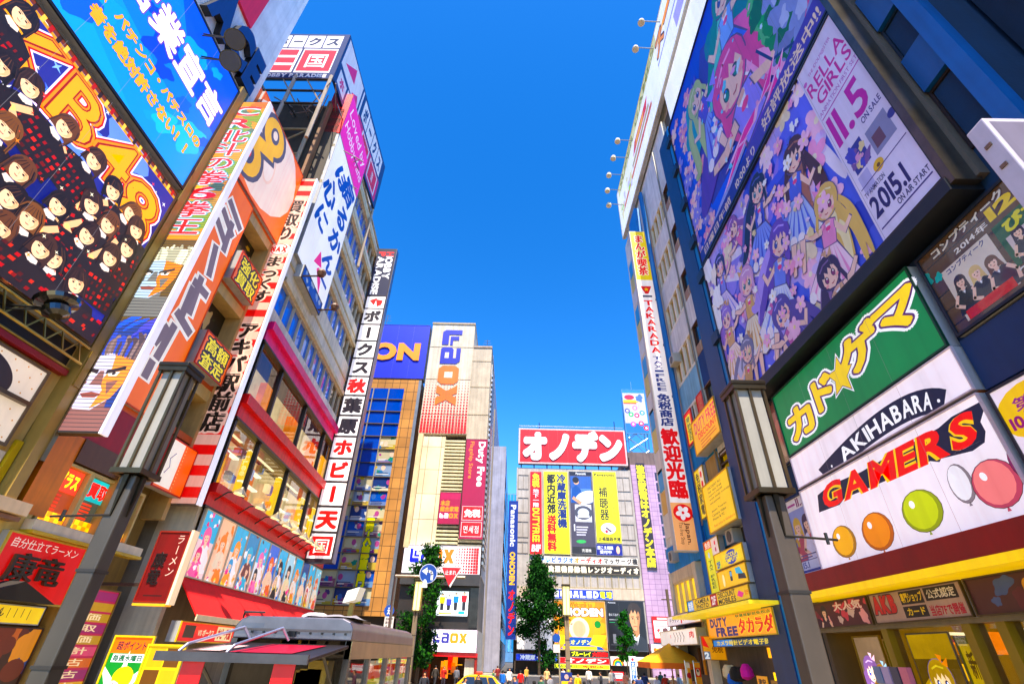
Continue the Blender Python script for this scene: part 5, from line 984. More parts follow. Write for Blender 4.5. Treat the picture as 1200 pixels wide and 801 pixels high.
def two(p):
    p.rect(0, 0, 1, 1, '1c7a3a'); p.rect(0, .82, 1, 1, 'e0702a'); p.star(.5, .35, .5, 'f4f0e0', 9, .35); p.rect(.1, .72, .9, .81, 'd8d0e0'); p.text('毎週水曜日', .12, .73, .88, .8, '1c5a3a', b=.04); p.text('超ポイント', .12, .85, .9, .95, '3a1a2a', b=.03); p.ell(.55, .56, .12, 'e8c82a', 1.1); p.text('2', .2, .03, .6, .5, 'b8141a', b=.08, ol='f4f0e0'); p.text('倍', .62, .1, .92, .4, '1c7a3a', b=.06)
fb = FR(17.4); r = fb.rect((136, 741), (172, 747), (152, 801), (114, 801)); h_ = 1.9
sign('board_sign', 'green and orange upright board with a big dark red 2 near the left lamp post', 'sign', fb, (r[0], r[0]+1.25, r[3]-2.4, r[3]), -.06, 0, '1c7a3a', two, 'lit', 'e8c84a', .05)
def cards(p):
    p.rect(0, 0, 1, 1, 'd8b83a')
    for i in range(2):
        for j in range(4): p.rect(.08+i*.46, .04+j*.24, .5+i*.44, .25+j*.24, p.r.choice(('24306a', 'e0702a', '5a3a1a', 'c8a03a')))
sign('board_sign', 'yellow edged board of small dark pictures behind the kiosk', 'sign', fb, (r[0]+1.35, r[0]+2.5, r[3]-2.5, r[3]-.2), .3, .36, 'd8b83a', cards, 'lit', 'e8c84a', .05, rnd=3)

# shop lamps over the posters
sp = [-10.6, -7.9, -5.6, -3.6, -1.8, -.2, 1.2, 2.6, 4.0]
for k, s_ in enumerate(sp):
    lab = ('shaded lamp over the posters next to the striped sign', 'second shaded lamp over the posters from the striped sign', 'third shaded lamp over the posters from the striped sign', 'fourth shaded lamp over the posters from the striped sign', 'fifth shaded lamp over the posters, halfway along', 'fourth shaded lamp over the posters from the far end', 'third shaded lamp over the posters from the far end', 'second shaded lamp over the posters from the far end', 'shaded lamp over the posters next to the long kanji sign')[k]
    o = f.p(s_, 7.75, 1.2); t = thing('shop_lamp', lab, 'lamp', f.p(s_, 7.5, .3), 'lamps over the posters')
    g = G(); g.path([f.p(s_, 7.3, .1), f.p(s_, 7.7, .6), o], .035, 'paint', '1a1512'); g.build('arm', t)
    g = G(); g.lathe(o+Vector((0, 0, .12)), (-.2, 0, -1), [(.05, -.1), (.1, 0), (.34, .22), (.36, .26)], 'metal', 'c8b89a', 12); g.build('shade', t)
    g = G(); g.lathe(o+Vector((-.06, 0, -.13)), (-.2, 0, -1), [(.26, 0), (.26, .03)], 'glow', 'f8e8b0', 10); g.build('bulb', t)

# white calligraphy banner with the pink banner above
def calli(p):
    p.rect(0, 0, 1, 1, 'f7f3ee')
    for t_, a, b, c, d in (('心', .04, .5, .46, .72), ('に', .06, .3, .44, .48), ('ほ', .2, .74, .66, .92), ('宿', .5, .78, .94, .99), ('る', .55, .56, .97, .76), ('か', .56, .36, .97, .55), ('ん', .58, .2, .95, .36), ('ー', .66, .06, .92, .2)): p.text(t_, a, b, c, d, '1e3f94', b=.045, sh=.3)
    p.poly([(.38, .12), (.62, .17), (.48, .24)], 'e0207a'); p.poly([(.5, .12), (.74, .02), (.7, .1), (.56, .15)], 'e0207a')
t = sign('banner', 'huge white banner of blue brush characters on the hobby shop facade', 'banner', f, (-11.3, -5.1, 22.3, 34.6), -1.3, .25, 'f7f3ee', calli, 'lit', None, part='lettering')
def pinkart(p):
    p.rect(0, 0, 1, 1, 'e0389a'); p.text('Loved by', .08, .55, .92, .85, 'f8e4f0', b=.0, sh=.3); p.text('Hobby fans', .06, .2, .95, .5, 'f8e4f0', b=.0, sh=.3)
t = sign('banner', 'magenta banner with white script above the white calligraphy banner', 'banner', f, (-11.3, -5.0, 34.65, 39.8), -1.3, .25, 'e0389a', pinkart, 'lit', None, part='lettering')
g = G(); g.box(f, -11.35, -11.3, 34.65, 39.8, -1.3, .25, 'vinyl', 'e80a3a'); g.build('red_side', t)
def bluead(p): p.rect(0, 0, 1, 1, '1f5ec0'); confetti(p, 8, ('f0f4fa', 'c8d8f0'), .1, .25); 
t = sign('wall_sign', 'blue white lettered sign with lamps at the foot of the calligraphy banner', 'sign', f, (-10.4, -6.2, 21.2, 22.2), -.2, .5, '1f5ec0', bluead, 'vinyl', '3a3228', .04)
for s_ in (-10.2, -6.6):
    g = G(); g.path([f.p(s_, 21.4, .4), f.p(s_, 21.5, 1.6)], .06, 'paint', '4a3626'); g.lathe(f.p(s_, 21.5, 1.6), (0, 0, 1), [(.2, 0), (.3, .25), (.25, .4)], 'paint', '6a4a34', 10); g.build('lamp', t)

# rooftop billboard box on a lattice
RB = thing('rooftop_billboard', 'big rooftop billboard box of navy framed white squares on a steel lattice', 'billboard', (-17, 24, 37))
fr2 = FR(20.0); x0, x1, z0, z1 = -20.2, -14.45, 37.65, 44.35
g = G(); g.wbox(x0, x1, 20.02, 20.2, z0, z1, 'paint', '1a2f5c'); g.build('front_panel', RB)
g = G(); g.wbox(x1-.2, x1, 20.2, 33, z0+.3, z1, 'paint', '1a2f5c'); g.build('side_panel', RB)
g = G(); g.wbox(x0, x1-.2, 32.8, 33, z0+.3, z1, 'paint', '8a8a92'); g.build('rear_panel', RB)
p = P(fr2, x0, x1, z0, z1, 0, 'cloth'); p.rect(0, 0, 1, 1, '1c2f5e')
def cell(p, t_, a, b, c, d, red, col):
    p.rect(a, b, c, d, 'eae6ea'); 
    if red: p.rect(a+.015, b+.03, c-.015, d-.03, 'dc0a4a')
    p.text(t_, a+(.08 if red else .025), b+(.1 if red else .04), c-(.08 if red else .025), d-(.1 if red else .04), 'eae6ea' if red else col, b=.012 if red else .06)
cell(p, 'ク', .42, .68, .66, .96, False, '14264e'); cell(p, 'ス', .68, .68, .92, .96, False, '14264e'); cell(p, 'ー', .2, .68, .4, .96, False, '14264e'); cell(p, 'ホ', .0, .68, .18, .96, False, '14264e')
p.rect(.0, .13, .41, .65, 'eae6ea')
for a, b in ((.5, .63), (.33, .45), (.16, .28)): p.rect(.02, a, .38, b, 'dc0a4a')
cell(p, '国', .44, .13, .92, .65, True, ''); p.text('HOBBY PARADISE', .02, .03, .9, .1, 'eae6ea', b=.05); p.g.build('front_print', RB)
fs2 = F((-14.45, 20, 0), (0, 1, 0), (1, 0, 0)); p = P(fs2, 0.02, 12.9, z0+.35, z1-.05, 0, 'vinyl'); p.rect(0, 0, 1, 1, '22386a')
p.rect(.02, .4, .38, .97, 'e4e0e8'); p.rect(.38, .04, .96, .5, 'c81a6a')
p.poly([(.06, .55), (.2, .9), (.22, .62)], 'd81a78'); p.poly([(.22, .45), (.3, .62), (.36, .3), (.27, .35)], 'd81a78')
cell(p, 'ホ', .04, .06, .16, .32, False, 'c81a70'); cell(p, 'ビ', .18, .1, .3, .36, False, 'c81a70')
for i, t_ in enumerate('ボークス'): cell(p, t_, .42+.13*i, .55, .54+.13*i, .94, False, '1c3468')
cell(p, '天', .5, .08, .68, .48, True, ''); cell(p, '国', .72, .08, .92, .48, True, ''); p.rect(.34, .05, .36, .97, '22386a'); p.g.build('side_print', RB)
g = G()
for a in (20.0, 24.5, 29, 33):
    for x in (-20.0, -17.3, -14.6): g.tube((x, a, 30.5), (x, a, z0+.4), .13, 'paint', 'b0a08c', 6)
for k in range(4):
    for a in (20.0, 24.5, 29): g.tube((-20+k*1.8, a, z0), (-20+k*1.8+1.8 if k < 3 else -14.6, a, z0-3.2), .06, 'paint', '9a8a78', 5); g.tube((-20+k*1.8+1.2, a, z0-3.2), (-20+k*1.8, a+4, z0), .05, 'metal', '6a5c4e', 5)
for q in range(40):
    rr = random.Random(q); a, b = rr.uniform(20, 30), rr.uniform(-20, -14.6); g.tube((b, a, z0-rr.uniform(.2, 3.4)), (b+rr.uniform(-2.2, 2.2), a+rr.uniform(-3, 3), z0-rr.uniform(.2, 3.4)), .045, 'paint', '8a7a70', 4)
for z in (z0-.1, z0-1.6, z0-3.2): g.tube((-20.1, 20, z), (-14.5, 20, z), .09, 'metal', '5a5048', 6)
g.build('lattice', RB)
LT = thing('lattice_frame', 'cream steel ladder frame on the dark side wall beside the calligraphy banner', 'frame', (-16.5, 21.6, 25))
g = G(); 
for x in (-19.2, -16.0): g.tube((x, 21.9, 24), (x, 21.9, 35.6), .16, 'paint', 'b8a88a', 6)
for k in range(4): z = 25.5+k*2.9; g.tube((-19.2, 21.9, z), (-16, 21.9, z), .1, 'paint', 'b8a88a', 6); g.tube((-19.2, 21.9, z), (-16, 21.9, z+2.9 if k < 3 else z), .07, 'paint', 'b0a082', 6)
g.build('ladder', LT)
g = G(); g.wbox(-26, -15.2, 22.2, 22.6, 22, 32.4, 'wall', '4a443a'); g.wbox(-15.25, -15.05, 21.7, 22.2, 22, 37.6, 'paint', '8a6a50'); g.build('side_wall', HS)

# long kanji projecting sign
fk = FR(38); 
t = thing('projecting_sign', 'tall narrow sign of black and red characters in white squares on the hobby shop corner', 'sign', (-14.1, 38.2, 6.5))
k0, k1, kz0, kz1 = -15.2, -13.15, 6.75, 37.45
g = G(); g.box(fk, k0, k1, kz0, kz1, -.7, 0, 'paint', '2a2428'); g.box(fk, k1, k1+.05, kz0, kz1, -.7, -.02, 'metal', '8a8a94'); g.build('box', t)
p = P(fk, k0, k1, kz0, kz1, 0, 'lit'); p.rect(0, 0, 1, 1, '241c20')
p.rect(.04, .795, .96, .99, '1e2038'); p.text('HOBBY', .52, .865, .9, .985, 'f2eef0', d='r', b=.04); p.text('PARADISE', .12, .80, .48, .985, 'f2eef0', d='r', b=.04); p.rect(.52, .965, .9, .985, '1e2038'); p.text('H', .52, .965, .9, .985, 'e01a2a', d='r', b=.04); p.rect(.12, .965, .48, .985, '1e2038'); p.text('P', .12, .965, .48, .985, 'e01a2a', d='r', b=.04)
p.rect(.06, .745, .94, .79, 'f2ecec'); p.poly([(.2, .775), (.55, .785), (.45, .755)], 'e0202a'); p.poly([(.5, .78), (.85, .775), (.8, .757), (.6, .75)], 'e0202a')
C_ = [('ホ', 0), ('ー', 0), ('ク', 0), ('ス', 0), ('秋', 1), ('葉', 0), ('原', 0), ('ホ', 1), ('ビ', 1), ('ー', 1), ('天', 1)]
C_[0] = ('ボ', 0); n = 12; top = .742; st = (top-.005)/n
for i, (ch, red) in enumerate(C_):
    a = top-(i+1)*st; p.rect(.06, a+.004, .94, a+st-.002, 'f4eeee'); p.text(ch, .12, a+.009, .88, a+st-.007, 'd8141c' if red else '1c1620', d='v', b=.065)
a = top-12*st; p.rect(.06, a+.004, .94, a+st-.002, 'f4eeee'); p.rect(.12, a+.01, .88, a+st-.008, 'c8141e'); p.text('国', .2, a+.014, .8, a+st-.012, 'f4e4e4', d='v', b=.0)
p.g.build('lettering', t)

# ================================================================ building with the blue sign
fo = FR(52)
ONB = thing('tiled_building', 'tan tiled building with a grid of deep blue panes and a blue sign on top', 'building', (-16, 56, GZ))
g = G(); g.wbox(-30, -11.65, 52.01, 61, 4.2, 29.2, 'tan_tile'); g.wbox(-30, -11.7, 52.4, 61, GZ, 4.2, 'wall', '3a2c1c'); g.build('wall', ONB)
g = G(); g.box(fo, -11.95, -11.6, 4.2, 29.1, 0, .15, 'metal', 'a8acb0'); g.build('gutter', ONB)
gx = [-20.9, -19.1, -17.27, -15.44, -13.6]; nr = 15; zt, zb = 28.0, 4.95; dz = (zt-zb)/nr
art = random.Random(5)
for j in range(nr):
    for i in range(4):
        a, b, c, d = gx[i], gx[i+1], zt-(j+1)*dz, zt-j*dz
        g = G(); g.box(fo, a, a+.1, c, d, -.1, .14, 'paint', '9a8e7c'); g.box(fo, a, b, c, c+.09, -.1, .145, 'paint', '5a4c3c'); o = g.build('window', ONB)
        if j < 4 or (i < 3 and j < 7) or (i == 1 and j < 13 and j not in (8, 9)):
            g = G(); g.box(fo, a+.09, b, c+.09, d, -.06, .0, 'bluepane', '0e4fb8'); g.build('pane', o)  # the blue is reflected sky, put into the pane colour
        else:
            p = P(fo, a+.09, b, c+.09, d, .0, 'gloss', j*7+i); p.rect(0, 0, 1, 1, ('b8b094', '8492a8', '1c4a9a', 'b0a890', '26386a')[(j*3+i) % 5])
            q = art; p.rect(0, 0, 1, q.uniform(.2, .5), q.choice(('6a7aa0', '6a86a8', 'b09a5a', '8a5a6a', 'c8c0a8')))
            for e in range(3): p.blob(q.random(), q.random(), q.uniform(.08, .2), q.choice(('8a3a78', '3a6a98', 'b8a04a', '4a3a68', '3a7a6a', 'c8c4bc')))
            p.ell(q.random(), q.uniform(.4, .8), .2, q.choice(('d8b8a4', '9a4a7a', '3a5a98')), .8)
            for e in range(3): p.rect(.08, .06+e*.1, q.uniform(.4, .9), .11+e*.1, q.choice(('2a2a4a', 'd8d0c8', '7a2a4a')))
            p.g.build('pane', o)
        if 0: pass
p = P(fo, -15.3, -14.4, 5.2, 13, .02, 'gloss'); p.text('同人誌専門店', .05, 0, .95, 1, 'e8dc1a', d='v', b=.08, ol='1c6a3a'); p.g.build('window_lettering', ONB)
def on_art(p):
    p.rect(0, 0, 1, 1, '0a2cc0'); p.text('ON', .42, .31, .93, .64, 'f79a0c', b=.06, dep=.15, side='a86a08'); p.text('D', .06, .31, .3, .64, 'f79a0c', b=.06); p.rect(.3, .45, .42, .8, 'f2f2f6')
sign('rooftop_sign', 'deep blue rooftop sign with two big orange letters on the tan tiled building', 'sign', fo, (-23.6, -11.5, 29.4, 37.3), -1.2, .0, '0a2cc0', on_art, 'vinyl', '0a2498', .06)
g = G()
for q in range(10): g.tube((-22+q*1.1, 52.3, 28.9), (-22+q*1.1, 52.3, 29.5), .06, 'metal', '8a8a8a', 5)
g.build('sign_post', ONB).__setitem__('kind', 'stuff')

# ================================================================ electronics store with the white tower
LB = thing('electronics_store', 'pale weathered store tower with dotted red print and shutters of cream slats', 'building', (-7, 56, GZ))
g = G(); g.wbox(-11.2, -5.7, 52.0, 60, 22.4, 37.5, 'wall', 'd2c8b8'); g.wbox(-5.69, -3.35, 52.0, 60, 21.8, 34.0, 'wall', 'c2b6a4'); g.wbox(-3.9, -3.25, 53.5, 61, 8, 32.5, 'wall', 'cfc8c2')
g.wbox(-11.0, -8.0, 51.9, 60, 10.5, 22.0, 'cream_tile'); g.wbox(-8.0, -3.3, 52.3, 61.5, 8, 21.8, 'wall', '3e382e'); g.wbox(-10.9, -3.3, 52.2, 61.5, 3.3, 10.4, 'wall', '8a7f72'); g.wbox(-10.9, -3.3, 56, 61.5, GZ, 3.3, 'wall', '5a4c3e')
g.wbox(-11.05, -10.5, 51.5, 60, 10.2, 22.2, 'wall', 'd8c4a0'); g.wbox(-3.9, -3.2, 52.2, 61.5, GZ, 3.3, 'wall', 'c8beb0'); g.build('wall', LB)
g = G()
for k in range(5): g.wbox(-11.2+k*1.37, -11.17+k*1.37, 51.96, 52.02, 22.5, 37.4, 'wall', 'c8bca8')
for k in range(3): g.wbox(-11.2, -5.7, 51.965, 52.02, 24.8+k*4.6, 24.86+k*4.6, 'wall', 'b8a890'); g.wbox(-5.69, -3.35, 51.965, 52.02, 24.8+k*3.6, 24.9+k*3.6, 'wall', 'a89a84')
g.wbox(-11.25, -5.65, 51.9, 60, 37.5, 37.75, 'wall', 'b0a08a'); g.wbox(-5.65, -3.3, 51.9, 60, 34.0, 34.25, 'wall', 'a8988a'); g.build('seam', LB)['kind'] = 'stuff'
g = G()
for k in range(29):
    z = 10.7+k*.385
    g.wbox(-8.0, -5.75 if z > 10.6 else -3.3, 52.05, 52.3, z, z+.2, 'wall', 'e2d6b4')
g.build('shutter', LB)['kind'] = 'stuff'
g = G()
for k in range(3): g.wbox(-5.7, -3.3, 52.05, 52.3, 10.6+k*.4-.1, 10.8+k*.4-.1, 'wall', 'e2d6b4')
for k in range(34): z = 9+k*.65; g.wbox(-3.28, -3.1, 53, 58, z, z+.3, 'metal', 'c0bcb8')
g.build('louvre', LB)['kind'] = 'stuff'
p = P(fo, -11.15, -5.75, 22.45, 29.9, .03, 'vinyl')
for j in range(20):
    s_ = .1+.85*j/20
    for i in range(15): 
        y = 1-(j+.5)/20; x = (i+.5)/15; w_ = s_*.48/15; p.n = .036; p.rect(x-w_, y-s_*.48/20, x+w_, y+s_*.48/20, 'd8281e')
p.g.build('dot_print', LB)['kind'] = 'stuff'
def laoxL(p, d, box, c1, c2, bgc='f4f0f4'):
    """the store's word in blocky shapes: two dark blue and two orange letters, along or down"""
    a, b, c, e = box
    def put(pts, i, col, x0, x1):
        q = [(x0+(x1-x0)*x, y) for x, y in pts]                     # along the word 0..1, across 0..1
        p.poly([(a+(c-a)*y, e-(e-b)*x) if d == 'r' else (a+(c-a)*x, b+(e-b)*y) for x, y in q], col)
    put([(0, 1), (.3, 1), (.3, .34), (.95, .34), (.95, 0), (.14, 0), (0, .14)], 0, c1, 0, .22); put([(.42, .86), (.66, .86), (.66, .56), (.98, .56), (.98, .42), (.42, .42)], 0, c1, 0, .22)
    put([(0, .1), (.1, 0), (1, 0), (1, .82), (.84, 1), (.06, 1), (.06, .78), (.66, .78), (.66, .64), (.14, .64), (0, .52)], 0, c1, .245, .47); put([(.32, .22), (.66, .22), (.66, .42), (.32, .42)], 0, bgc, .245, .47)
    put([(0, .2), (.16, 0), (.84, 0), (1, .2), (1, .8), (.84, 1), (.16, 1), (0, .8)], 0, c2, .495, .735); put([(.34, .3), (.66, .3), (.66, .7), (.34, .7)], 0, bgc, .495, .735)
    put([(0, 0), (.38, 0), (.5, .24), (.62, 0), (1, 0), (.72, .5), (1, 1), (.62, 1), (.5, .76), (.38, 1), (0, 1), (.28, .5)], 0, c2, .75, 1.)
p = P(fo, -9.75, -7.25, 25.9, 36.6, .06, 'vinyl'); laoxL(p, 'r', (0, 0, 1, 1), '141f9c', 'f07a0e', 'd2c8b8'); p.g.build('lettering', LB)
def dutyart(p):
    p.rect(0, 0, 1, 1, '8a0c3c'); p.text('Duty Free', .5, .5, .92, .975, 'f4e8ea', d='r', b=.04); p.text('Flagship Store', .14, .58, .38, .975, 'f08a1a', d='r', b=.01)
    for y, t_ in ((.17, '免税'), (.02, '면세점')): p.rect(.05, y, .95, y+.135, 'f0c8c8'); p.rect(.07, y+.004, .93, y+.131, 'd8141c'); p.text(t_, .14, y+.03, .86, y+.105, 'f4e8e8', b=.05 if y > .1 else .0)
sign('wall_sign', 'tall maroon sign reading Duty Free down the pale store', 'sign', fo, (-5.62, -3.22, 11.15, 21.75), -.1, .25, '8a0c3c', dutyart, 'lit', '7a0a34', .04)
def small(p): p.rect(0, 0, 1, 1, '8a0c3c'); p.rect(0, .78, 1, 1, '9a1c48'); p.text('本店', .06, .56, .5, .74, 'f08a1a', b=.05); p.text('総合家電', .06, .38, .94, .55, 'f08a1a', b=.05); laoxL(p, 'h', (.06, .18, .94, .33), 'e8e0f0', 'f08a1a', '8a0c3c')
sign('wall_sign', 'small square maroon sign between the cream slats', 'sign', fo, (-7.95, -5.72, 12.55, 15.8), -.1, .2, '8a0c3c', small, 'lit', '7a0a34', .03)
def big(p):
    p.rect(0, 0, 1, 1, 'f4f0f4'); laoxL(p, 'h', (.08, .36, .66, .88), '1a1fb0', 'f0820e'); p.text('Home Electronics', .1, .12, .5, .24, '3a2a3a', b=.02)
    for i in range(9):
        for j in range(9): x = .69+i*.034; w_ = (.5+.06*i)*.5*.034; p.n = .46; p.rect(x-w_, .06+j*.105-w_*3, x+w_, .06+j*.105+w_*3, 'd8281e')
sign('shop_sign', 'wide white sign with blue and orange letters and red dots over the screen', 'sign', fo, (-10.9, -3.3, 7.9, 10.45), -.1, .45, 'f4f0f4', big, 'lit', 'c8c0c8', .04)
g = G(); g.box(fo, -10.9, -3.28, 6.9, 7.85, -.1, .6, 'paint', '3c3a3a'); g.box(fo, -10.9, -3.3, 3.35, 6.88, -.15, -.05, 'paint', '2a2420'); g.box(fo, -4.1, -3.3, 3.5, 6.8, -.05, .1, 'metal', '4a4642'); g.build('dark_band', LB)
def scr(p):
    p.rect(0, 0, 1, 1, 'e4f2f2'); p.rect(0, 0, 1, .3, 'd8e4ec')
    for x, c, h in ((.17, 'f0d80e', .62), (.38, '3a3ac8', .55), (.6, '1a6ad8', .66), (.86, 'e0143a', .7)):
        p.ell(x, h+.22, .055, '3a241c'); p.ell(x, h+.19, .05, 'e8c0a0'); p.poly([(x-.09, h+.13), (x+.09, h+.13), (x+.08, h-.12), (x-.08, h-.12)], c); p.poly([(x-.06, h-.12), (x+.06, h-.12), (x+.05, .22), (x-.05, .22)], '1c1c24')
    p.rect(.1, .06, .5, .12, 'c8a83a'); p.rect(.7, .08, .9, .2, '2a8ac8')
sign('screen', 'lit video screen showing four people in bright tops', 'screen', fo, (-7.25, -4.2, 4.35, 6.5), -.05, .15, 'e4f2f2', scr, 'glow', '1c1a1a', .05)
def ws3(p): p.rect(0, 0, 1, 1, 'f4ecf6'); laoxL(p, 'h', (.05, .38, .8, .86), '2a2a70', 'f0820e'); p.text('AKIHABARA MAIN STORE', .06, .16, .8, .27, '5a3a4a', b=.0)
sign('shop_sign', 'white lit shop sign with blue and orange letters right above the store entrance', 'sign', fo, (-7.4, -3.2, 1.55, 3.28), -.3, .8, 'f4ecf6', ws3, 'glow', 'd8c8d8', .04)
g = G(); g.box(fo, -7.8, -3.1, 1.2, 1.5, -.3, .7, 'lit', 'b01a10'); g.box(fo, -7.8, -7.3, GZ, 1.2, -.3, .6, 'paint', 'a81e14'); g.box(fo, -3.3, -3.1, GZ, 1.2, -.3, .6, 'paint', '8a2a1a'); g.box(fo, -4.2, -3.35, GZ, 1.1, -.3, .3, 'wall', 'd8d0c0'); g.build('entrance', LB)
for k in range(10):
    q = random.Random(k+3); g = G(); x = -7.1+q.random()*2.7; g.wbox(x, x+.4, 53.2, 53.6, GZ+.3+q.random()*1.6, GZ+.6+q.random()*2, 'shopglow', q.choice(('c8782a', '8a4a1a', 'd8a84a', 'b8281a'))); g.build('goods', LB)

# ================================================================ far side of the avenue
fd = FR(90)
k_ = 90/88
OD = thing('department_store', 'grey concrete store covered in banners under a huge red rooftop sign', 'building', (10.5, 94, GZ))
X0, X1 = .2, 21.6
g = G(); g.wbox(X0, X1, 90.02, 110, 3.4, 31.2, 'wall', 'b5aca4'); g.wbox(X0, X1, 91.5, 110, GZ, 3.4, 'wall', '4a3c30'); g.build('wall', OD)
for j, (a, b) in enumerate(((27.2, 29.8), (23, 25.6), (18.8, 21.4), (16.2, 18.0))):
    for x0, x1 in ((.5, 2.4), (18.8, 21.2)): win(OD, fd, x0, x1, a, b, .03, '8a8078', 'bluepane', '3a4450', 2, 1, .12, .2)
for i in range(8): win(OD, fd, 2.4+i*2.35, 4.7+i*2.35, 11.1, 13.0, .05, 'b8a888', 'shopglow', ('b8964a', 'c8a85a', '8a7a5a', 'd8b04a')[i % 4], 2, 1, .12, .2)
g = G(); g.box(fd, X0, X1, 9.4, 11.0, 0, .1, 'wall', 'cbb8a4'); g.build('band', OD)
def onod(p):
    p.rect(0, 0, 1, 1, 'e0060e'); p.text('オノデン', .03, .06, .97, .92, 'fdf6f4', b=.085, dep=.2, side='d8c8c8')
RS = sign('rooftop_sign', 'huge red rooftop sign with four white katakana', 'sign', FR(89.6), (.45, 21.2, 31.9, 39.0), -1.0, 0, 'e0060e', onod, 'vinyl', 'd8b8b4', .28)
g = G()
for i in range(9): g.tube((1+i*2.45, 90.2, 30.9), (1+i*2.45, 90.2, 32), .12, 'metal', '5a5a62', 6)
g.tube((.5, 89.9, 39.6), (21, 89.9, 39.6), .06, 'metal', '6a6a72', 5); g.tube((19.5, 90.5, 39), (19.5, 90.5, 41.2), .1, 'metal', '5a6a72', 5); g.tube((4.5, 90.5, 39), (4.5, 90.5, 40.6), .1, 'metal', '5a6a72', 5); g.build('framework', RS)
def b1(p): p.rect(0, 0, 1, 1, 'd80a12'); p.text('免税', .18, .8, .82, .98, 'f2e02a', d='v', b=.05); p.text('地下一階', .24, .55, .76, .78, 'f4dcd8', d='v', b=.03); p.text('DUTYFREE', .2, .14, .8, .54, 'f2e02a', d='r', b=.04); p.text('B1F', .15, .03, .88, .11, 'fdf6f4', b=.05, sh=.1)
def b2(p):
    p.rect(0, 0, 1, 1, 'f4ea08'); p.text('冷蔵庫洗濯機', .54, .3, .92, .97, '1a2a6a', d='v', b=.05); p.text('都内近郊', .12, .46, .48, .97, '16141c', d='v', b=.05); p.text('送料無料', .12, .03, .48, .45, 'e01a1a', d='v', b=.06)
def b3(p):
    p.rect(0, 0, 1, 1, '4a4450'); p.rect(0, .95, 1, 1, '1c1c28'); p.text('Panasonic', .3, .96, .75, .99, 'e8e8f0', b=.04); p.rect(.04, .6, .96, .94, '3a5a9a'); p.rect(.04, .6, .96, .78, '5a7ab8')
    p.poly([(.05, .6), (.1, .78), (.3, .83), (.5, .76), (.55, .6)], '1f4a8c'); p.ell(.3, .87, .04, 'd8ab8c', .9); p.ell(.28, .89, .042, '1c1618', 1.0); p.ell(.72, .67, .08, 'e8ecf2', 1.8, .3); p.line([(.15, .66), (.45, .6)], .04, 'c89a7c')
    p.rect(.2, .37, .9, .58, 'd8d8dc'); p.ell(.55, .48, .085, '4a4a54', 1.3); p.ell(.55, .48, .055, 'c8ccd4', 1.3); p.rect(.3, .42, .8, .45, 'd8d8dc')
    for k in range(4): p.rect(.22, .3-k*.03, .22+.5-.04*k, .315-k*.03, 'c8c4cc')
    p.rect(.12, .26, .17, .34, 'e8e8ec'); p.ell(.4, .14, .02, '5ab06a', 3); p.rect(.0, 0, 1, .08, '2c2a2c'); p.text('洗濯機', .4, .02, .8, .06, 'd8d4cc', b=.02)
def b4(p):
    p.rect(0, 0, 1, 1, 'f6ec06'); p.text('Panasonic', .06, .93, .94, .975, '1c1c10', b=.04); p.rect(.1, .87, .9, .9, 'f0b81a'); p.text('補聴器', .2, .3, .58, .78, '1c1c1c', d='v', b=.02); p.text('パナソニックの', .68, .36, .88, .8, '3a3a1a', d='v', b=.0)
    p.ell(.5, .19, .075, 'f6f2ec', 1.4); p.line([(.42, .2), (.6, .15)], .025, '5a5058'); p.ell(.42, .15, .02, 'c83a4a'); p.text('2F補聴器売場', .06, .02, .96, .08, '1c1c10', b=.03)
for a, b, c, d, fn, bgc, lab in ((2.68, 4.85, 15.95, 30.4, b1, 'd80a12', 'red hanging banner reading DUTYFREE down the grey store'), (5.2, 9.7, 16.1, 30.5, b2, 'f4ea08', 'yellow hanging banner with two columns of dark and red kanji'), (9.95, 14.2, 16.2, 30.6, b3, '4a4450', 'dark hanging banner with a man in blue holding white laundry'), (14.35, 18.75, 18.1, 30.7, b4, 'f6ec06', 'yellow hanging banner with large thin black kanji')):
    sign('banner', lab, 'banner', fd, (a, b, c, d), .1, .35, bgc, fn, 'vinyl', None, group='hanging banners on the grey store')
def bb(p): p.rect(0, 0, 1, 1, '1a1f78'); p.text('聞こえ相談', .06, .5, .66, .85, 'e8e8f4', b=.04); p.text('受付中', .14, .12, .6, .45, 'e8e8f4', b=.04); p.ell(.84, .5, .36, 'f0c0a8', .5)
sign('wall_sign', 'small navy sign under the yellow hanging banner of thin kanji', 'sign', fd, (14.1, 18.7, 16.1, 17.95), .1, .3, '1a1f78', bb, 'vinyl', None)
def row1(p):
    p.rect(0, 0, 1, 1, 'e4dcd0'); T_ = 'テレビラジオオーディオマッサージ機'; n = len(T_); cl = ['2a5aa8', '3a8ac0', '2a5aa8', '1a4a9a', '2a6ac0', '3a6ab0', 'e08a2a', 'd83a2a', 'e01a1a', 'e01a1a', 'e01a1a', '2a2420', '2a2420', '2a2420', '2a2420', '3a2a2a', '2a2420']
    for i, ch in enumerate(T_): p.text(ch, (i+.08)/n, .1, (i+.92)/n, .9, cl[i], b=.06)
    for i in range(9): p.rect(i/8.5, 0, i/8.5+.004, 1, '9a8a78')
sign('shop_sign', 'upper long strip of coloured kana across the grey store', 'sign', fd, (4.3, 21.2, 14.6, 15.85), .05, .2, 'e4dcd0', row1, 'lit', 'a89888', .06)
def row2(p):
    p.rect(0, 0, 1, 1, '2a2218'); T_ = '冷蔵庫洗濯機掃除機レンジオーディオ'; n = len(T_)
    for i, ch in enumerate(T_): p.text(ch, (i+.08)/n, .1, (i+.92)/n, .9, 'f0e4c8', b=.07)
sign('shop_sign', 'lower long dark strip of cream kana across the grey store', 'sign', fd, (2.4, 21.3, 13.15, 14.45), .05, .2, '2a2218', row2, 'lit', '8a7a68', .06)
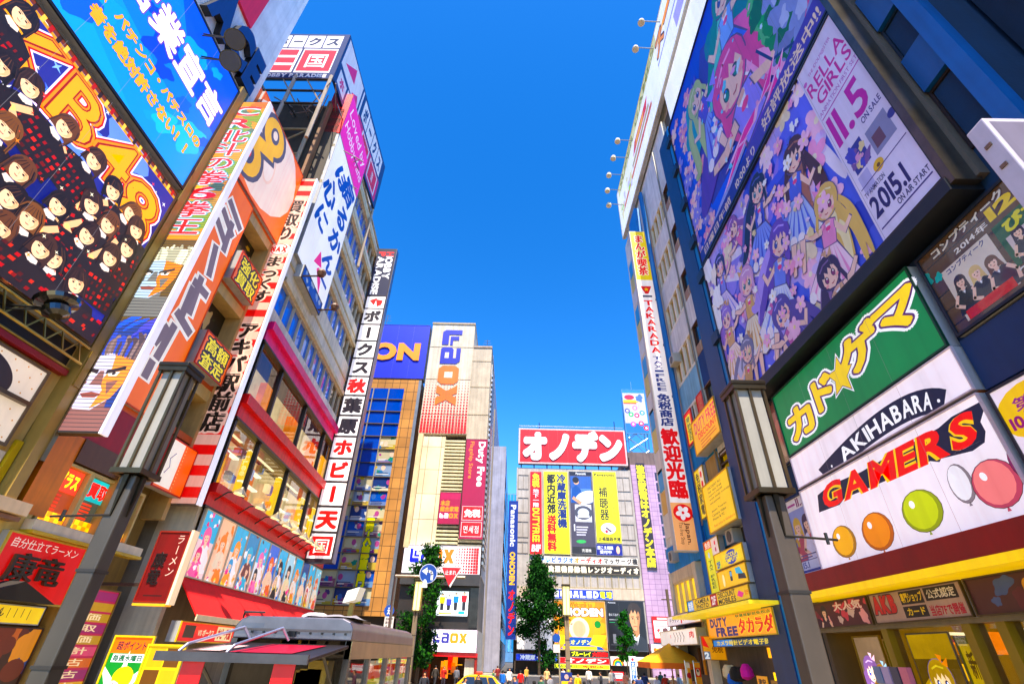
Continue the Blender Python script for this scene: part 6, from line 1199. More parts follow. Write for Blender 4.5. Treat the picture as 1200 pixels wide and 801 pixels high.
def led(p):
    p.rect(0, 0, 1, 1, '2a3a9a'); 
    for i, (t_, c) in enumerate((('照', 'f0e8f0'), ('明', 'f0e8f0'), ('器', 'f4f4f8'), ('具', 'f4f4f8'), ('L', 'f4f4f8'), ('E', 'f4f4f8'), ('D', 'f4f4f8'), ('電', 'e0f05a'), ('球', 'e0f05a'))): p.text(t_, (i+.1)/9, .12, (i+.9)/9, .88, c, b=.07)
sign('shop_sign', 'short blue strip reading LED with white and lime characters', 'sign', fd, (6.5, 16.4, 9.35, 10.75), .12, .3, '2a3a9a', led, 'lit', '8a98c8', .06)
def oden(p):
    p.rect(0, 0, 1, 1, 'e8860c'); p.star(.5, .45, .9, 'eda010', 12, .55); p.text('Welcome to', .3, .88, .75, .97, '5a3a0a', b=.01); p.text('ONODEN', .02, .68, .96, .86, 'f4ece4', b=.06, ol='2a1608', olw=.07)
    p.ell(.48, .42, .24, 'f6d0b4', 1.0); p.ell(.48, .42, .17, 'f4a88a', .9); p.ell(.84, .52, .08, '1f7a3a'); p.poly([(.1, .0), (.3, .25), (.7, .25), (.95, .0)], '1c4a94'); p.poly([(.0, .3), (.2, .28), (.3, .1), (.1, .12)], 'f2d01a'); p.poly([(1, .3), (.75, .3), (.66, .1), (.9, .06)], 'f2d01a'); p.text('オノデン', .3, .1, .7, .2, 'f0e08a', b=.04); p.rect(.15, .01, .8, .07, 'f2d01a')
sign('billboard', 'orange and yellow billboard with white capitals over rounded shapes', 'billboard', fd, (6.6, 15.0, 2.25, 9.1), .1, .4, 'e8860c', oden, 'lit', 'c8a878', .12)
def man(p):
    p.rect(0, 0, 1, 1, '17161a'); p.text('Panasonic', .05, .95, .25, .975, 'd8d8dc', b=.02); p.text('教えてあげたい', .05, .68, .4, .74, 'c8c8cc', b=.0); p.rect(.05, .6, .3, .62, '8a8a8e'); p.rect(.05, .55, .2, .56, '4a9a6a')
    p.poly([(.42, 0), (.48, .2), (.62, .3), (.86, .3), (1, .2), (1, 0)], '26282e'); p.poly([(.64, .33), (.73, .08), (.83, .33)], 'e4e4e8'); p.poly([(.7, .2), (.73, .06), (.76, .2)], '1a1c22'); p.poly([(.65, .48), (.66, .32), (.74, .25), (.82, .32), (.83, .48)], 'a8785a')
    p.poly([(.6, .74), (.6, .58), (.64, .47), (.7, .4), (.76, .4), (.83, .48), (.87, .6), (.87, .75), (.8, .86), (.66, .86)], 'c49674'); p.poly([(.78, .86), (.87, .75), (.87, .6), (.82, .47), (.76, .4), (.8, .56)], 'a87a5c')
    p.poly([(.585, .6), (.54, .78), (.6, .92), (.7, .98), (.84, .95), (.93, .84), (.9, .62), (.875, .6), (.87, .74), (.84, .8), (.8, .72), (.76, .82), (.7, .74), (.66, .82), (.62, .72), (.6, .76)], '2e2420')
    for a in (.64, .775): p.line([(a, .675), (a+.075, .68)], .016, '2a1c16'); p.ell(a+.04, .64, .014, '1c1210', 1.6)
    p.line([(.725, .64), (.71, .56), (.74, .545)], .01, '8a5c42'); p.line([(.68, .48), (.73, .487), (.78, .48)], .014, '8a4a40'); p.rect(.12, .14, .2, .32, '6a6a70'); p.rect(.05, .1, .3, .12, '3a3a40')
sign('billboard', 'near black billboard with a dark haired man in a suit', 'billboard', fd, (15.15, 21.3, 2.3, 9.3), .1, .4, '17161a', man, 'lit', '4a4a50', .12)
def wht(p): p.rect(0, 0, 1, 1, 'e2dcdc'); p.rect(.05, .8, .5, .9, 'c8d4e8'); p.text('SALE', .1, .6, .6, .72, 'b8b0c0', b=.02)
sign('billboard', 'plain pale billboard half hidden by the conical tree', 'billboard', fd, (.7, 6.4, 2.1, 9.3), .1, .35, 'e2dcdc', wht, 'lit', 'a8a0a0', .1)
def bl(p): p.rect(0, 0, 1, 1, '121408'); p.text('ブルーレイ', .04, .1, .55, .9, 'e4f02a', b=.06); p.text('大特価!', .58, .1, .98, .9, 'e01a10', b=.07)
def rd(p): p.rect(0, 0, 1, 1, 'd80a0e'); p.text('オノデン', .1, .1, .95, .9, 'f4e4e0', b=.06)
def yy(p): p.rect(0, 0, 1, 1, 'd8e01a'); p.text('TAX FREE', .05, .2, .42, .8, '2a3a0a', b=.03); p.text('免税店', .5, .2, .9, .8, 'd81a1a', b=.04)
def bw(p): p.rect(0, 0, 1, 1, '1a34b8'); p.text('冷蔵庫・洗濯機', .1, .1, .95, .9, 'dce4f8', b=.06)
for a, b, c, d, fn, bg_, lab in ((8.9, 15, 1.35, 2.2, bl, '121408', 'black entrance strip with lime and red lettering'), (7.3, 15, .5, 1.3, rd, 'd80a0e', 'red entrance strip with spaced white katakana'), (6.5, 15, -.15, .45, yy, 'd8e01a', 'lime entrance strip with small dark lettering'), (.6, 7.0, .7, 1.6, bw, '1a34b8', 'blue and white entrance strip behind the conical tree')):
    sign('shop_sign', lab+' of the grey store', 'sign', fd, (a, b, c, d), .6, .9, bg_, fn, 'lit', None)
def rb(p):
    p.rect(0, 0, 1, 1, 'e8e0d4')
    for r_, c in ((.8, 'e02a2a'), (.66, 'f0b02a'), (.52, '3aa04a'), (.38, '2a5ac8'), (.24, 'e8e0d4')): p.ell(.18, .05, r_, c)
    p.rect(.4, .3, .95, .6, 'b8b0a4')
sign('shop_sign', 'pale strip with a small rainbow over the far shop front', 'sign', fd, (15.2, 21.4, .4, 1.6), .5, .8, 'e8e0d4', rb, 'lit', None)
def pan(p): p.rect(0, 0, 1, 1, '142a7a'); p.text('Panasonic', .2, .64, .8, .97, 'e4e4f0', d='r', b=.04); p.text('ONODEN', .2, .36, .8, .6, 'f0c02a', d='r', b=.05); p.text('オノデン', .15, .02, .85, .33, 'e01a2a', d='v', b=.06)
t = sign('projecting_sign', 'narrow navy upright sign at the left corner of the grey store', 'sign', FR(88.6), (-1.1, .55, 3.4, 24.6), -.4, 0, '142a7a', pan, 'vinyl', '2a3a8a', .05)
g = G()
for z in (6, 12, 18, 23): g.wbox(-.4, .5, 88.9, 90.1, z, z+.15, 'metal', '5a5a5a')
g.build('bracket', t)['kind'] = 'stuff'
# shop front under the store
g = G(); g.wbox(.3, 21.4, 92.5, 92.7, GZ, .6, 'shopglow', 'c8a878')
for i in range(22):
    q = random.Random(i); g.wbox(.5+i*.95, 1.1+i*.95, 91.6, 91.9, GZ, GZ+.8+q.random(), 'shopglow', q.choice(('d8c8b0', 'c83a2a', 'e8c84a', '4a6ab0', '8a5a3a')))
g.build('shop_front', OD)['kind'] = 'stuff'

# pink tiled building and its lattice tower sign
PB = thing('tiled_building', 'pink tiled building with a vertical yellow lettered sign right of the grey store', 'building', (26, 96, GZ))
g = G(); g.wbox(21.9, 40, 91, 110, GZ, 32.6, 'pink_tile'); g.wbox(21.75, 31, 91.5, 110, 32.6, 35.3, 'wall', '6a5a58'); g.wbox(21.65, 21.9, 90.9, 110, GZ, 34, 'wall', '3a2428'); g.build('wall', PB)
for j in range(16):
    g = G(); z = 29.6-j*1.95; g.box(FR(91), 26.4-(.9 if j > 12 else 0), 29.5, z, z+1.6, -.1, .02, 'bluepane', '3a2c34'); g.build('window', PB)
def yt(p): p.rect(0, 0, 1, 1, '2a1f28'); p.text('激安家電はオノデン本店', .02, .02, .98, .98, 'e8d81a', d='v', b=.07)
sign('wall_sign', 'tall dark strip with brush yellow characters on the pink building', 'sign', FR(91), (22.9, 24.6, 14.2, 32.9), 0, .15, '2a1f28', yt, 'vinyl', '4a3a44', .05)
def poster_red(p): p.rect(0, 0, 1, 1, 'c81420'); p.rect(.05, .16, .95, .84, 'f0e0dc'); p.rect(.2, .88, .8, .96, 'f0c0b8'); confetti(p, 10, ('5a3a3a', 'c8a03a', 'd84a4a', '8a8a8a'), .04, .1, .1, .2, .9, .5); [p.rect(.1, .6+i*.07, .8, .63+i*.07, 'c86a6a') for i in range(3)]
r = FR(91).rect((763, 722), (795, 722), (796, 752), (766, 753))
sign('shop_sign', 'red edged white menu board low on the pink building', 'sign', FR(91), r, 0, .3, 'c81420', poster_red, 'lit', 'a81018', .05)
def heart(p):
    p.rect(0, 0, 1, 1, 'ece4e8'); p.poly([(.3+.22*math.sin(a)**3*1.0, .5+.02*(13*math.cos(a)-5*math.cos(2*a)-2*math.cos(3*a)-math.cos(4*a))) for a in [i*.2094 for i in range(30)]], 'd8701a'); p.ell(.3, .55, .16, 'e8a83a')
r = FR(90.5).rect((762, 755), (786, 754), (787, 770), (764, 770))
sign('shop_sign', 'white sign with an orange heart below the red edged menu board', 'sign', FR(90.5), r, 0, .3, 'ece4e8', heart, 'lit', None)
fT = FR(108)
def tw(p):
    p.rect(0, 0, 1, 1, 'b8b4c4'); p.rect(0, .92, 1, 1, '3a7ab8'); p.rect(0, 0, 1, .22, '2a6aa8'); p.ell(.3, .82, .06, 'd8204a', 1.8); p.rect(0, .7, .7, .76, 'e8c82a'); p.rect(0, .66, .6, .7, 'e86a2a'); p.blob(.75, .8, .08, '4a6ab8')
    for x, y, c in ((.5, .57, 'e080b0'), (.8, .46, '2a8ab8'), (.3, .42, '3aa05a'), (.55, .4, 'd83a5a'), (.15, .5, '4a4a8a'), (.7, .22, 'd8205a'), (.35, .2, 'b84aa0'), (.9, .12, 'e83a4a')): p.ell(x, y, .055, c); p.ell(x, y, .025, 'e8e4ec')
t = sign('tower_sign', 'tall pale advertising board with coloured discs on a steel lattice tower', 'sign', fT, (25.9, 31.5, 46.0, 57.6), -.3, 0, 'b8b4c4', tw, 'vinyl', '5a8ab8', .12)
g = G()
for x in (26.4, 31): 
    for y in (108.4, 111): g.tube((x, y, 32), (x, y, 57), .12, 'metal', '8a9aa8', 5)
for z in range(33, 46, 3):
    for x0, x1 in ((26.4, 31), (31, 26.4)): g.tube((x0, 108.4, z), (x1, 108.4, z+3), .08, 'metal', '9aa4ac', 5); g.tube((x0, 111, z), (x1, 108.4, z+3), .08, 'metal', '9aa4ac', 5)
g.tube((28.5, 108.4, 57.6), (28.5, 108.4, 60), .06, 'metal', 'c8d0d8', 5); g.build('lattice', t)
PB2 = thing('office_building', 'plain brown office block behind the pink building', 'building', (30, 118, GZ))
g = G(); g.wbox(22, 45, 104, 125, GZ, 33, 'wall', '7a6a64'); g.build('wall', PB2)

# receding pale building and glass tower in the gap
GB = thing('office_building', 'pale lavender grey building receding along the gap beside the white store', 'building', (-6, 120, GZ))
g = G(); g.wbox(-16, -5.5, 92, 170, GZ, 57, 'wall', '9094aa'); g.wbox(-15.9, -2.0, 91.9, 170, GZ, 36, 'wall', '9a98a4')
for k in range(9): g.box(F((-2.0, 92, 0), (0, 1, 0), (1, 0, 0)), 0, 78, 2+k*4, 2.25+k*4, 0, .06, 'wall', '7c8098')
g.build('wall', GB)
for k in range(8):
    g = G(); g.box(F((-2.0, 92, 0), (0, 1, 0), (1, 0, 0)), 4, 70, 3.4+k*4, 5.2+k*4, 0, .04, 'bluepane', '6a7080'); g.build('window_strip', GB)
GT = thing('glass_tower', 'distant blue glass tower just left of the grey store', 'building', (-2, 205, GZ))
g = G(); g.wbox(-4.6, 2.2, 200, 215, GZ, 56.5, 'paint', '6a8fb4')
g.build('wall', GT)
for k in range(5):
    g = G(); g.wbox(-4.4+k*1.35, -3.5+k*1.35, 199.9, 200, 2, 56, 'bluepane', '4a90c8'); g.build('window_strip', GT)
g = G(); g.wbox(-3.2, -3.0, 61.6, 62.2, GZ, 30, 'wall', '8a827c'); g.build('downpipe', LB)
# background blocks so the streets stay closed when seen from a step aside
for x0, x1, y0, y1, h, c, lab in ((-60, -31, 64, 90, 26, 'a89c90', 'plain brownish block far behind the tiled building'), (41, 70, 92, 120, 30, '9a9490', 'plain grey block right of the pink building, hidden by signs'), (-40, -15, 92, 120, 34, 'b0a8a0', 'plain beige block across the avenue behind the white store')):
    t = thing('office_building', lab, 'building', ((x0+x1)/2, y0, GZ)); g = G(); g.wbox(x0, x1, y0, y1, GZ, h, 'wall', c); g.build('wall', t)
    for j in range(6): win(t, FR(y0), x0+2, x1-2, 3+j*4, 5+j*4, .05, '6a6058', 'bluepane', '3a4450', 8, 1, .2, .2)

for nm, x, y, z, par in (('aerial', -18, 54, 37.3, ONB), ('aerial', -9.5, 56, 37.7, LB), ('aerial', -4.2, 55, 34.2, LB), ('aerial', 7, 93, 31, OD), ('aerial', 13.5, 93, 31, OD)):
    g = G(); g.tube((x, y, z), (x, y, z+3), .04, 'metal', '7a7a80', 5)
    for k in range(3): g.tube((x-.6+.1*k, y, z+2+.4*k), (x+.6-.1*k, y, z+2+.4*k), .025, 'metal', '7a7a80', 4)
    g.build(nm, par)

# ================================================================ street lamps: square posts with tall lantern boxes
def lamp(x, y, label, lit, pc, side, arm=0, s=.29):
    t = thing('street_lamp', label, 'street lamp', (x, y, GZ), 'street lamps with box lanterns')
    a = s*.62; z0, z1 = 4.3, 6.6
    g = G(); g.wbox(x-a, x+a, y-a, y+a, GZ, z0, 'paint', pc); g.build('post', t, bevel=.03)
    g = G(); g.wbox(x-a-.05, x+a+.05, y-a-.05, y+a+.05, GZ, GZ+.5, 'paint', pc); g.build('base', t, bevel=.02)
    g = G(); b = s; g.wbox(x-b+.04, x+b-.04, y-b+.04, y+b-.04, z0, z1, lit, 'f4e6a8' if lit == 'glow' else '9a958c'); g.build('lantern', t)
    g = G()
    for sx in (-1, 0, 1):
        for sy in (-1, 0, 1):
            if (sx, sy) != (0, 0): g.wbox(x+sx*b-.024, x+sx*b+.024, y+sy*b-.024, y+sy*b+.024, z0, z1, 'metal', '6e5c46' if lit != 'glow' else 'b8a070')
    for z in (z0, z1-.08): g.wbox(x-b-.05, x+b+.05, y-b-.05, y+b+.05, z, z+.1, 'metal', '5a4c3a')
    g.build('lantern_frame', t)
    g = G(); g.wbox(x-b-.07, x+b+.07, y-b-.07, y+b+.07, z1+.02, z1+.12, 'metal', '4a4034'); g.build('cap', t, bevel=.02)
    for k, (dx, dy) in enumerate(((0, -1), (side, 0))):
        g = G(); cx, cy = x+dx*(a+.02), y+dy*(a+.02); e = .05
        g.hull([(cx-e, cy-e, z0), (cx+e, cy-e, z0), (cx+e, cy+e, z0), (cx-e, cy+e, z0)], [(cx-.01, cy-.01, z0-.75), (cx+.01, cy-.01, z0-.75), (cx+.01, cy+.01, z0-.75), (cx-.01, cy+.01, z0-.75)], 'metal', '3a3228'); g.build('fin', t)
    g = G()
    for z in (1.2, 2.6): g.wbox(x-a-.012, x+a+.012, y-a-.012, y+a+.012, z, z+.05, 'paint', '2e2a26')
    g.build('strap', t)['kind'] = 'stuff'
    if arm:
        g = G(); g.tube((x, y-a, 3.55), (x+arm, y-a, 3.5), .022, 'paint', '1e1a16'); g.tube((x+arm*.8, y-a, 3.42), (x+arm*.8, y-a, 3.62), .03, 'paint', '1e1a16'); g.build('banner_arm', t)
    g = G(); g.lathe((x+side*.0, y-a-.006, .55), (0, -1, 0), [(.09, 0), (.09, .006)], 'vinyl', 'c8d040', 16); g.build('sticker', t)
    return t
lamp(5.0, 9.65, 'big dark street lamp post with grey box lantern in front of the white shop sign', 'paint', '4d443c', -1, .95, .3)
lamp(-7.42, 9.35, 'big dark street lamp post with grey box lantern in front of the orange building', 'paint', '46413a', 1, -1.1, .255)
lamp(-8.05, 46, 'distant lit street lamp beside the round blue arrow sign', 'glow', '7a6c5a', 1)
lamp(4.5, 46.5, 'distant lit street lamp in front of the orange and yellow billboard', 'glow', '8a7a66', -1)
g = G(); fp = LW(-14.6)
for x, c in ((-14.7, 'c8a478'), ): g.wbox(-15.3, -14.7, 18.1, 18.9, GZ, 7.4, 'wall', 'd2a468'); g.wbox(-14.98, -14.66, 18.92, 19.1, GZ, 7.4, 'paint', 'e0c488')
g.build('pillar', OB)

# ================================================================ traffic signs
t = thing('traffic_sign', 'overhead traffic sign pole with a round blue arrow and a red stop triangle', 'traffic sign', (-5.35, 27, GZ))
ft = FR(27); px = lambda x, y: ft.px(x, y)
u0, v0 = px(464, 674); u1, _ = px(545, 674)
g = G(); g.tube((u0, 27.1, GZ), (u0, 27.1, v0), .07, 'metal', '8a7c72', 8); g.tube((u0-.05, 27.1, v0), (u1, 27.1, v0+.02), .075, 'metal', '8a7c72', 8); g.build('pole', t)
a, b = px(502, 671.5); r_ = .45
g = G(); g.lathe((a, 27.02, b), (0, -1, 0), [(r_, 0), (r_, .03)], 'vinyl', 'dfe4ee', 32); o = g.build('round_sign', t)
p = P(FR(26.985), a-r_, a+r_, b-r_, b+r_, .0); p.ell(.5, .5, .47, '123c8c', seg=32); p.line([(.72, .2), (.72, .46), (.66, .58), (.5, .62), (.34, .62)], .13, 'e8ecf4'); p.poly([(.12, .62), (.42, .82), (.42, .42)], 'e8ecf4'); p.g.build('arrow', o)
tl, tr, ap = px(516.5, 663.5), px(542, 663), px(527.5, 688)
g = G(); g.prism(ft, [tl, (ap[0], ap[1]), tr], -.02, .01, 'vinyl', 'e6dede'); o = g.build('triangle_sign', t)
p = P(ft, tl[0], tr[0], ap[1], tl[1], .012); p.poly([(.06, .97), (.94, .97), (.44, .06)], 'b0121c'); p.text('止まれ', .22, .6, .74, .85, 'f2e6e6', b=.02); p.g.build('face', o)
g = G(); g.lathe((u0+1.5, 27, v0-.35), (0, 0, -1), [(.05, -.2), (.12, 0), (.14, .14)], 'glow', 'f2f0e8', 10); g.build('lamp', t)
t = thing('traffic_sign', 'small round blue walking sign over a white text plate by the food truck', 'traffic sign', (-7.4, 36, GZ))
fq = FR(36); a, b = fq.px(456, 715); g = G(); g.tube((a, 36.1, GZ), (a, 36.1, b+.3), .05, 'metal', '8a8a88', 6); g.build('pole', t)
g = G(); g.lathe((a, 36.03, b), (0, -1, 0), [(.33, 0), (.33, .03)], 'vinyl', '17489c', 24); o = g.build('round_sign', t)
p = P(FR(35.99), a-.33, a+.33, b-.33, b+.33); p.ell(.46, .72, .07, 'e8ecf4'); p.line([(.46, .6), (.46, .4), (.36, .2)], .08, 'e8ecf4'); p.line([(.46, .4), (.58, .2)], .08, 'e8ecf4'); p.line([(.34, .5), (.46, .58), (.6, .46)], .06, 'e8ecf4'); p.g.build('symbol', o)
c, d = fq.px(449, 737); e, h = fq.px(462, 722); g = G(); g.box(fq, c, e, d, h, -.02, .02, 'vinyl', 'd8d0cc'); o = g.build('plate', t)
p = P(fq, c, e, d, h, .02); p.text('自転車', .1, .7, .9, .92, '3a3430'); p.text('通行可', .1, .42, .9, .64, '3a3430'); p.text('8-20', .2, .12, .8, .34, '3a3430'); p.g.build('lettering', o)
t = thing('traffic_sign', 'thin pale pole with a small blue disc and plates beside the distant right lamp', 'traffic sign', (3.2, 44, GZ))
fq = FR(44); a, b = fq.px(652, 747); g = G(); g.tube((a+.2, 44.1, GZ), (a+.2, 44.1, b+.5), .06, 'metal', 'c8b8a0', 6); g.build('pole', t)
g = G(); g.lathe((a, 44, b), (0, -1, 0), [(.3, 0), (.3, .03)], 'vinyl', '1c4a9a', 20); g.build('round_sign', t)
g = G(); g.box(fq, a-.25, a+.25, b-.95, b-.42, 0, .03, 'vinyl', 'e0d8d4'); g.build('plate', t)

# ================================================================ food truck with its lifted hatch
K = thing('food_truck', 'grey metal food truck with its rear hatch lifted as a roof, red cards hanging', 'truck', (-4.0, 12, GZ))
fk = FR(9.6); L0, Rr0 = fk.px(275, 735)[0], fk.px(414, 735)[0]; top = fk.px(345, 722)[1]; mid = fk.px(345, 747)[1]; Y1 = 15.6
x0, x1 = L0, Rr0
g = G()
R4 = [(x0, mid-.02), (x1, mid-.02), (x1, top-.16), (x1-.07, top-.05), (x1-.2, top), (x0+.2, top), (x0+.07, top-.05), (x0, top-.16)]
g.hull([fk.p(u, v, 0) for u, v in R4], [fk.p(u, v, -(Y1-9.6)) for u, v in R4], 'metal', '7c767a'); g.build('roof', K, bevel=.02)
g = G(); g.wbox(x0, x0+.08, 9.65, Y1, GZ+.5, mid-.02, 'metal', '9a948e'); g.wbox(x0, x1, Y1-.08, Y1, GZ+.5, mid-.02, 'metal', '8f8a86'); g.wbox(x0, x1, 9.65, Y1, GZ+.45, GZ+.55, 'paint', '4a4644'); g.build('body_shell', K)
g = G()
for y in (9.66, 11.05, 12.6, 14.1, Y1-.1): g.wbox(x1-.1, x1, y, y+.12, GZ+.5, mid-.02, 'metal', '8a8480' if y > 9.7 else '5a5654')
g.wbox(x1-.09, x1+.01, 9.66, Y1, mid-.28, mid-.02, 'metal', 'a89878'); g.wbox(x1-.09, x1+.008, 9.66, Y1, GZ+.5, GZ+1.1, 'metal', 'b0a89e'); g.wbox(x0, x0+.1, 9.6, 9.72, GZ+.5, mid-.02, 'metal', '5a5654'); g.build('side_frame', K)
for k, (y0, y1) in enumerate(((9.78, 11.05), (11.17, 12.6), (12.72, 14.1), (14.22, Y1-.1))):
    g = G(); g.face([(x1-.05, y0, GZ+1.1), (x1-.05, y1, GZ+1.1), (x1-.05, y1, mid-.28), (x1-.05, y0, mid-.28)], 'glass'); o = g.build('side_window', K)
    if k:
        p = P(F((x1-.08, 0, 0), (0, 1, 0), (1, 0, 0)), y0+.1, y1-.1, GZ+1.6, mid-.32, 0, 'lit', k); p.rect(0, 0, 1, 1, 'e8d8c0'); p.rect(0, .62, 1, .9, 'e8602a'); p.rect(0, .5, 1, .62, 'd8d02a'); p.rect(.05, .0, .5, .46, 'b8281e'); confetti(p, 8, ('f0a02a', 'd83a1a', 'f2e8d0'), .03, .08, 0, .6, 1, 1); p.g.build('menu_print', o)
    else:
        p = P(F((x1-.08, 0, 0), (0, 1, 0), (1, 0, 0)), y0, y1, GZ+1.1, mid-.3, 0, 'metal', k); p.rect(0, 0, 1, 1, 'c0a890'); p.g.build('blind', o)
# hatch
HO_ = 8.45; hz = fk.at(9.6-HO_ if 0 else 0); fh = FR(HO_); a0, b0 = fh.px(182, 768); a1, b1 = fh.px(362, 770)
zz = (b0+b1)/2
g = G(); A = [(x0+.02, 9.6, mid-.08), (x1-.02, 9.6, mid-.08), (a1, HO_, zz), (a0, HO_, zz)]; g.hull([(x, y, z-.05) for x, y, z in A], A, 'metal', '5a5458'); o = g.build('hatch', K, bevel=.01)
g = G(); g.wbox(a0, a1, HO_-.03, HO_+.03, zz-.07, zz+.05, 'metal', '5f5a5c'); g.build('edge_rail', o)
g = G(); q = lambda s, t_: tuple(Vector(A[0])*(1-s)*(1-t_)+Vector(A[1])*s*(1-t_)+Vector(A[2])*s*t_+Vector(A[3])*(1-s)*t_+Vector((0, 0, .012)))
g.face([q(.42, .15), q(.86, .15), q(.8, .75), q(.36, .75)], 'vinyl', '9a1a34'); g.face([q(.1, .3), q(.3, .3), q(.27, .7), q(.08, .7)], 'vinyl', 'd8b8b4'); g.build('sticker', o)
for s in (.2, .52):
    g = G(); c = Vector(q(s, .1)); d = Vector(q(s-.1, .92)); g.path([c+Vector((0, 0, .05)), c+Vector((-.1, -.1, .22)), d+Vector((.05, .1, .12)), d+Vector((0, 0, .02))], .022, 'metal', 'd8d8e8', 8); g.build('grab_rail', o)
for s in (.03, .97):
    g = G(); c = Vector((x0+.08 if s < .5 else x1-.08, 9.65, mid-.9)); g.tube(c, Vector(q(s, .55))-Vector((0, 0, .06)), .025, 'metal', '6a6662', 6); g.build('gas_strut', K)
for i, x in enumerate((221, 330)):
    a, b = fh.px(x, 786); t = thing('card', ('left red card hanging under the food truck hatch', 'right red card hanging under the food truck hatch')[i], 'card', (a, HO_+.08, zz-.35), 'red cards under the hatch')
    g = G(); g.wbox(a-.16, a+.16, HO_+.06, HO_+.075, zz-.34, zz-.06, 'vinyl', 'e0101c'); g.build('sheet', t)
g = G()
for k in range(5): g.wbox(x0+.1, x1-.12, 10.6, 11.2, GZ+.8+k*.55, GZ+.85+k*.55, 'paint', '5a4a2a')
g.wbox(x0+.1, x1-.1, 10.0, 10.3, GZ+.55, GZ+1.5, 'metal', '6a6460'); g.build('shelf', K)['kind'] = 'stuff'
for k in range(22):
    q_ = random.Random(k); x = x0+.2+q_.random()*(x1-x0-.7); z = GZ+.86+q_.randint(0, 3)*.55; g = G(); g.wbox(x, x+.2+q_.random()*.2, 10.65, 11, z, z+.25+q_.random()*.2, 'paint', q_.choice(('a8842a', '6a5020', '8a6a3a', '3a2a1a', 'c8a85a'))); g.build('stock_box', K)
for y in (10.6, 14.4):
    for x in (x0+.12, x1-.12):
        g = G(); g.lathe((x-.1, y, GZ-.11+.38), (1, 0, 0), [(.2, 0), (.36, .02), (.38, .06), (.38, .16), (.36, .2), (.2, .2)], 'cloth', '1a1918', 18); o = g.build('wheel', K); g = G(); g.lathe((x-.11 if x < x1-1 else x+.09, y, GZ-.11+.38), (1, 0, 0), [(.19, 0), (.19, .03)], 'metal', '9a9a9a', 14); g.build('hub', o)
t = thing('tarp', 'folded pale tarpaulin lying on the right end of the food truck roof', 'tarp', (x1-.5, 10.3, top))
g = G(); q_ = random.Random(4); nx, ny = 14, 6; H_ = [[max(.0, (.05+.015*math.sin(i*.9+j)+q_.uniform(-.006, .008))*min(1, i/2, (nx-i)/2, (j+.6)/1.5, (ny-j+.3)/1.5)) for j in range(ny+1)] for i in range(nx+1)]
V_ = lambda i, j: (x1-1.0+i*.068, 9.9+j*.13, top+.01+H_[i][j])
for i in range(nx):
    for j in range(ny): g.face([V_(i, j), V_(i+1, j), V_(i+1, j+1), V_(i, j+1)], 'cloth', '8f8a8e')
g.build('sheet', t, smooth=True)
g = G()
for k in range(9): g.wbox(x0+.3+k*.2, x0+.33+k*.2, 9.575, 9.6, mid+.06, mid+.09, 'metal', '3a3838')
g.build('rivet', K)['kind'] = 'stuff'
g = G(); g.wbox(x0+.02, x1-.02, 9.57, 9.6, mid+.1, mid+.13, 'paint', '4a4646'); g.build('seam', K)
g = G(); g.wbox((x0+x1)/2-.06, (x0+x1)/2+.06, 9.55, 9.6, mid+.02, mid+.1, 'metal', '2a2828'); g.build('latch', K)
g = G(); g.path([(x0+.12, 9.55, mid+.28), (x0+.15, 9.5, mid+.36), (x0+.5, 9.5, mid+.36)], .018, 'metal', '5a5656', 6); g.build('handle', K)
t = thing('vent', 'small white roof vent bump at the middle of the food truck roof', 'vent', (x0+1.1, 10.4, top)); g = G(); g.lathe((x0+1.1, 10.3, top), (0, 0, 1), [(.26, 0), (.24, .06), (.15, .1), (.02, .11)], 'gloss', 'd8d4d8', 16); g.build('dome', t)
K2 = thing('floodlight', 'small gold cased floodlight standing on the far end of the truck roof', 'floodlight', (x1-.25, 12.2, top)); fx = FR(12.2); a, b = fx.px(414, 700)
g = G(); g.wbox(a-.05, a+.05, 12.15, 12.25, top-.05, b-.1, 'paint', 'b8922a'); g.build('stand', K2); g = G(); g.hull([(a-.16, 12.0, b-.12), (a+.1, 12.0, b-.05), (a+.16, 12.3, b-.05), (a-.1, 12.3, b-.12)], [(a-.1, 12.0, b+.12), (a+.16, 12.0, b+.2), (a+.22, 12.3, b+.2), (a-.04, 12.3, b+.12)], 'lit', 'e8e0d0'); g.build('lamp_head', K2)

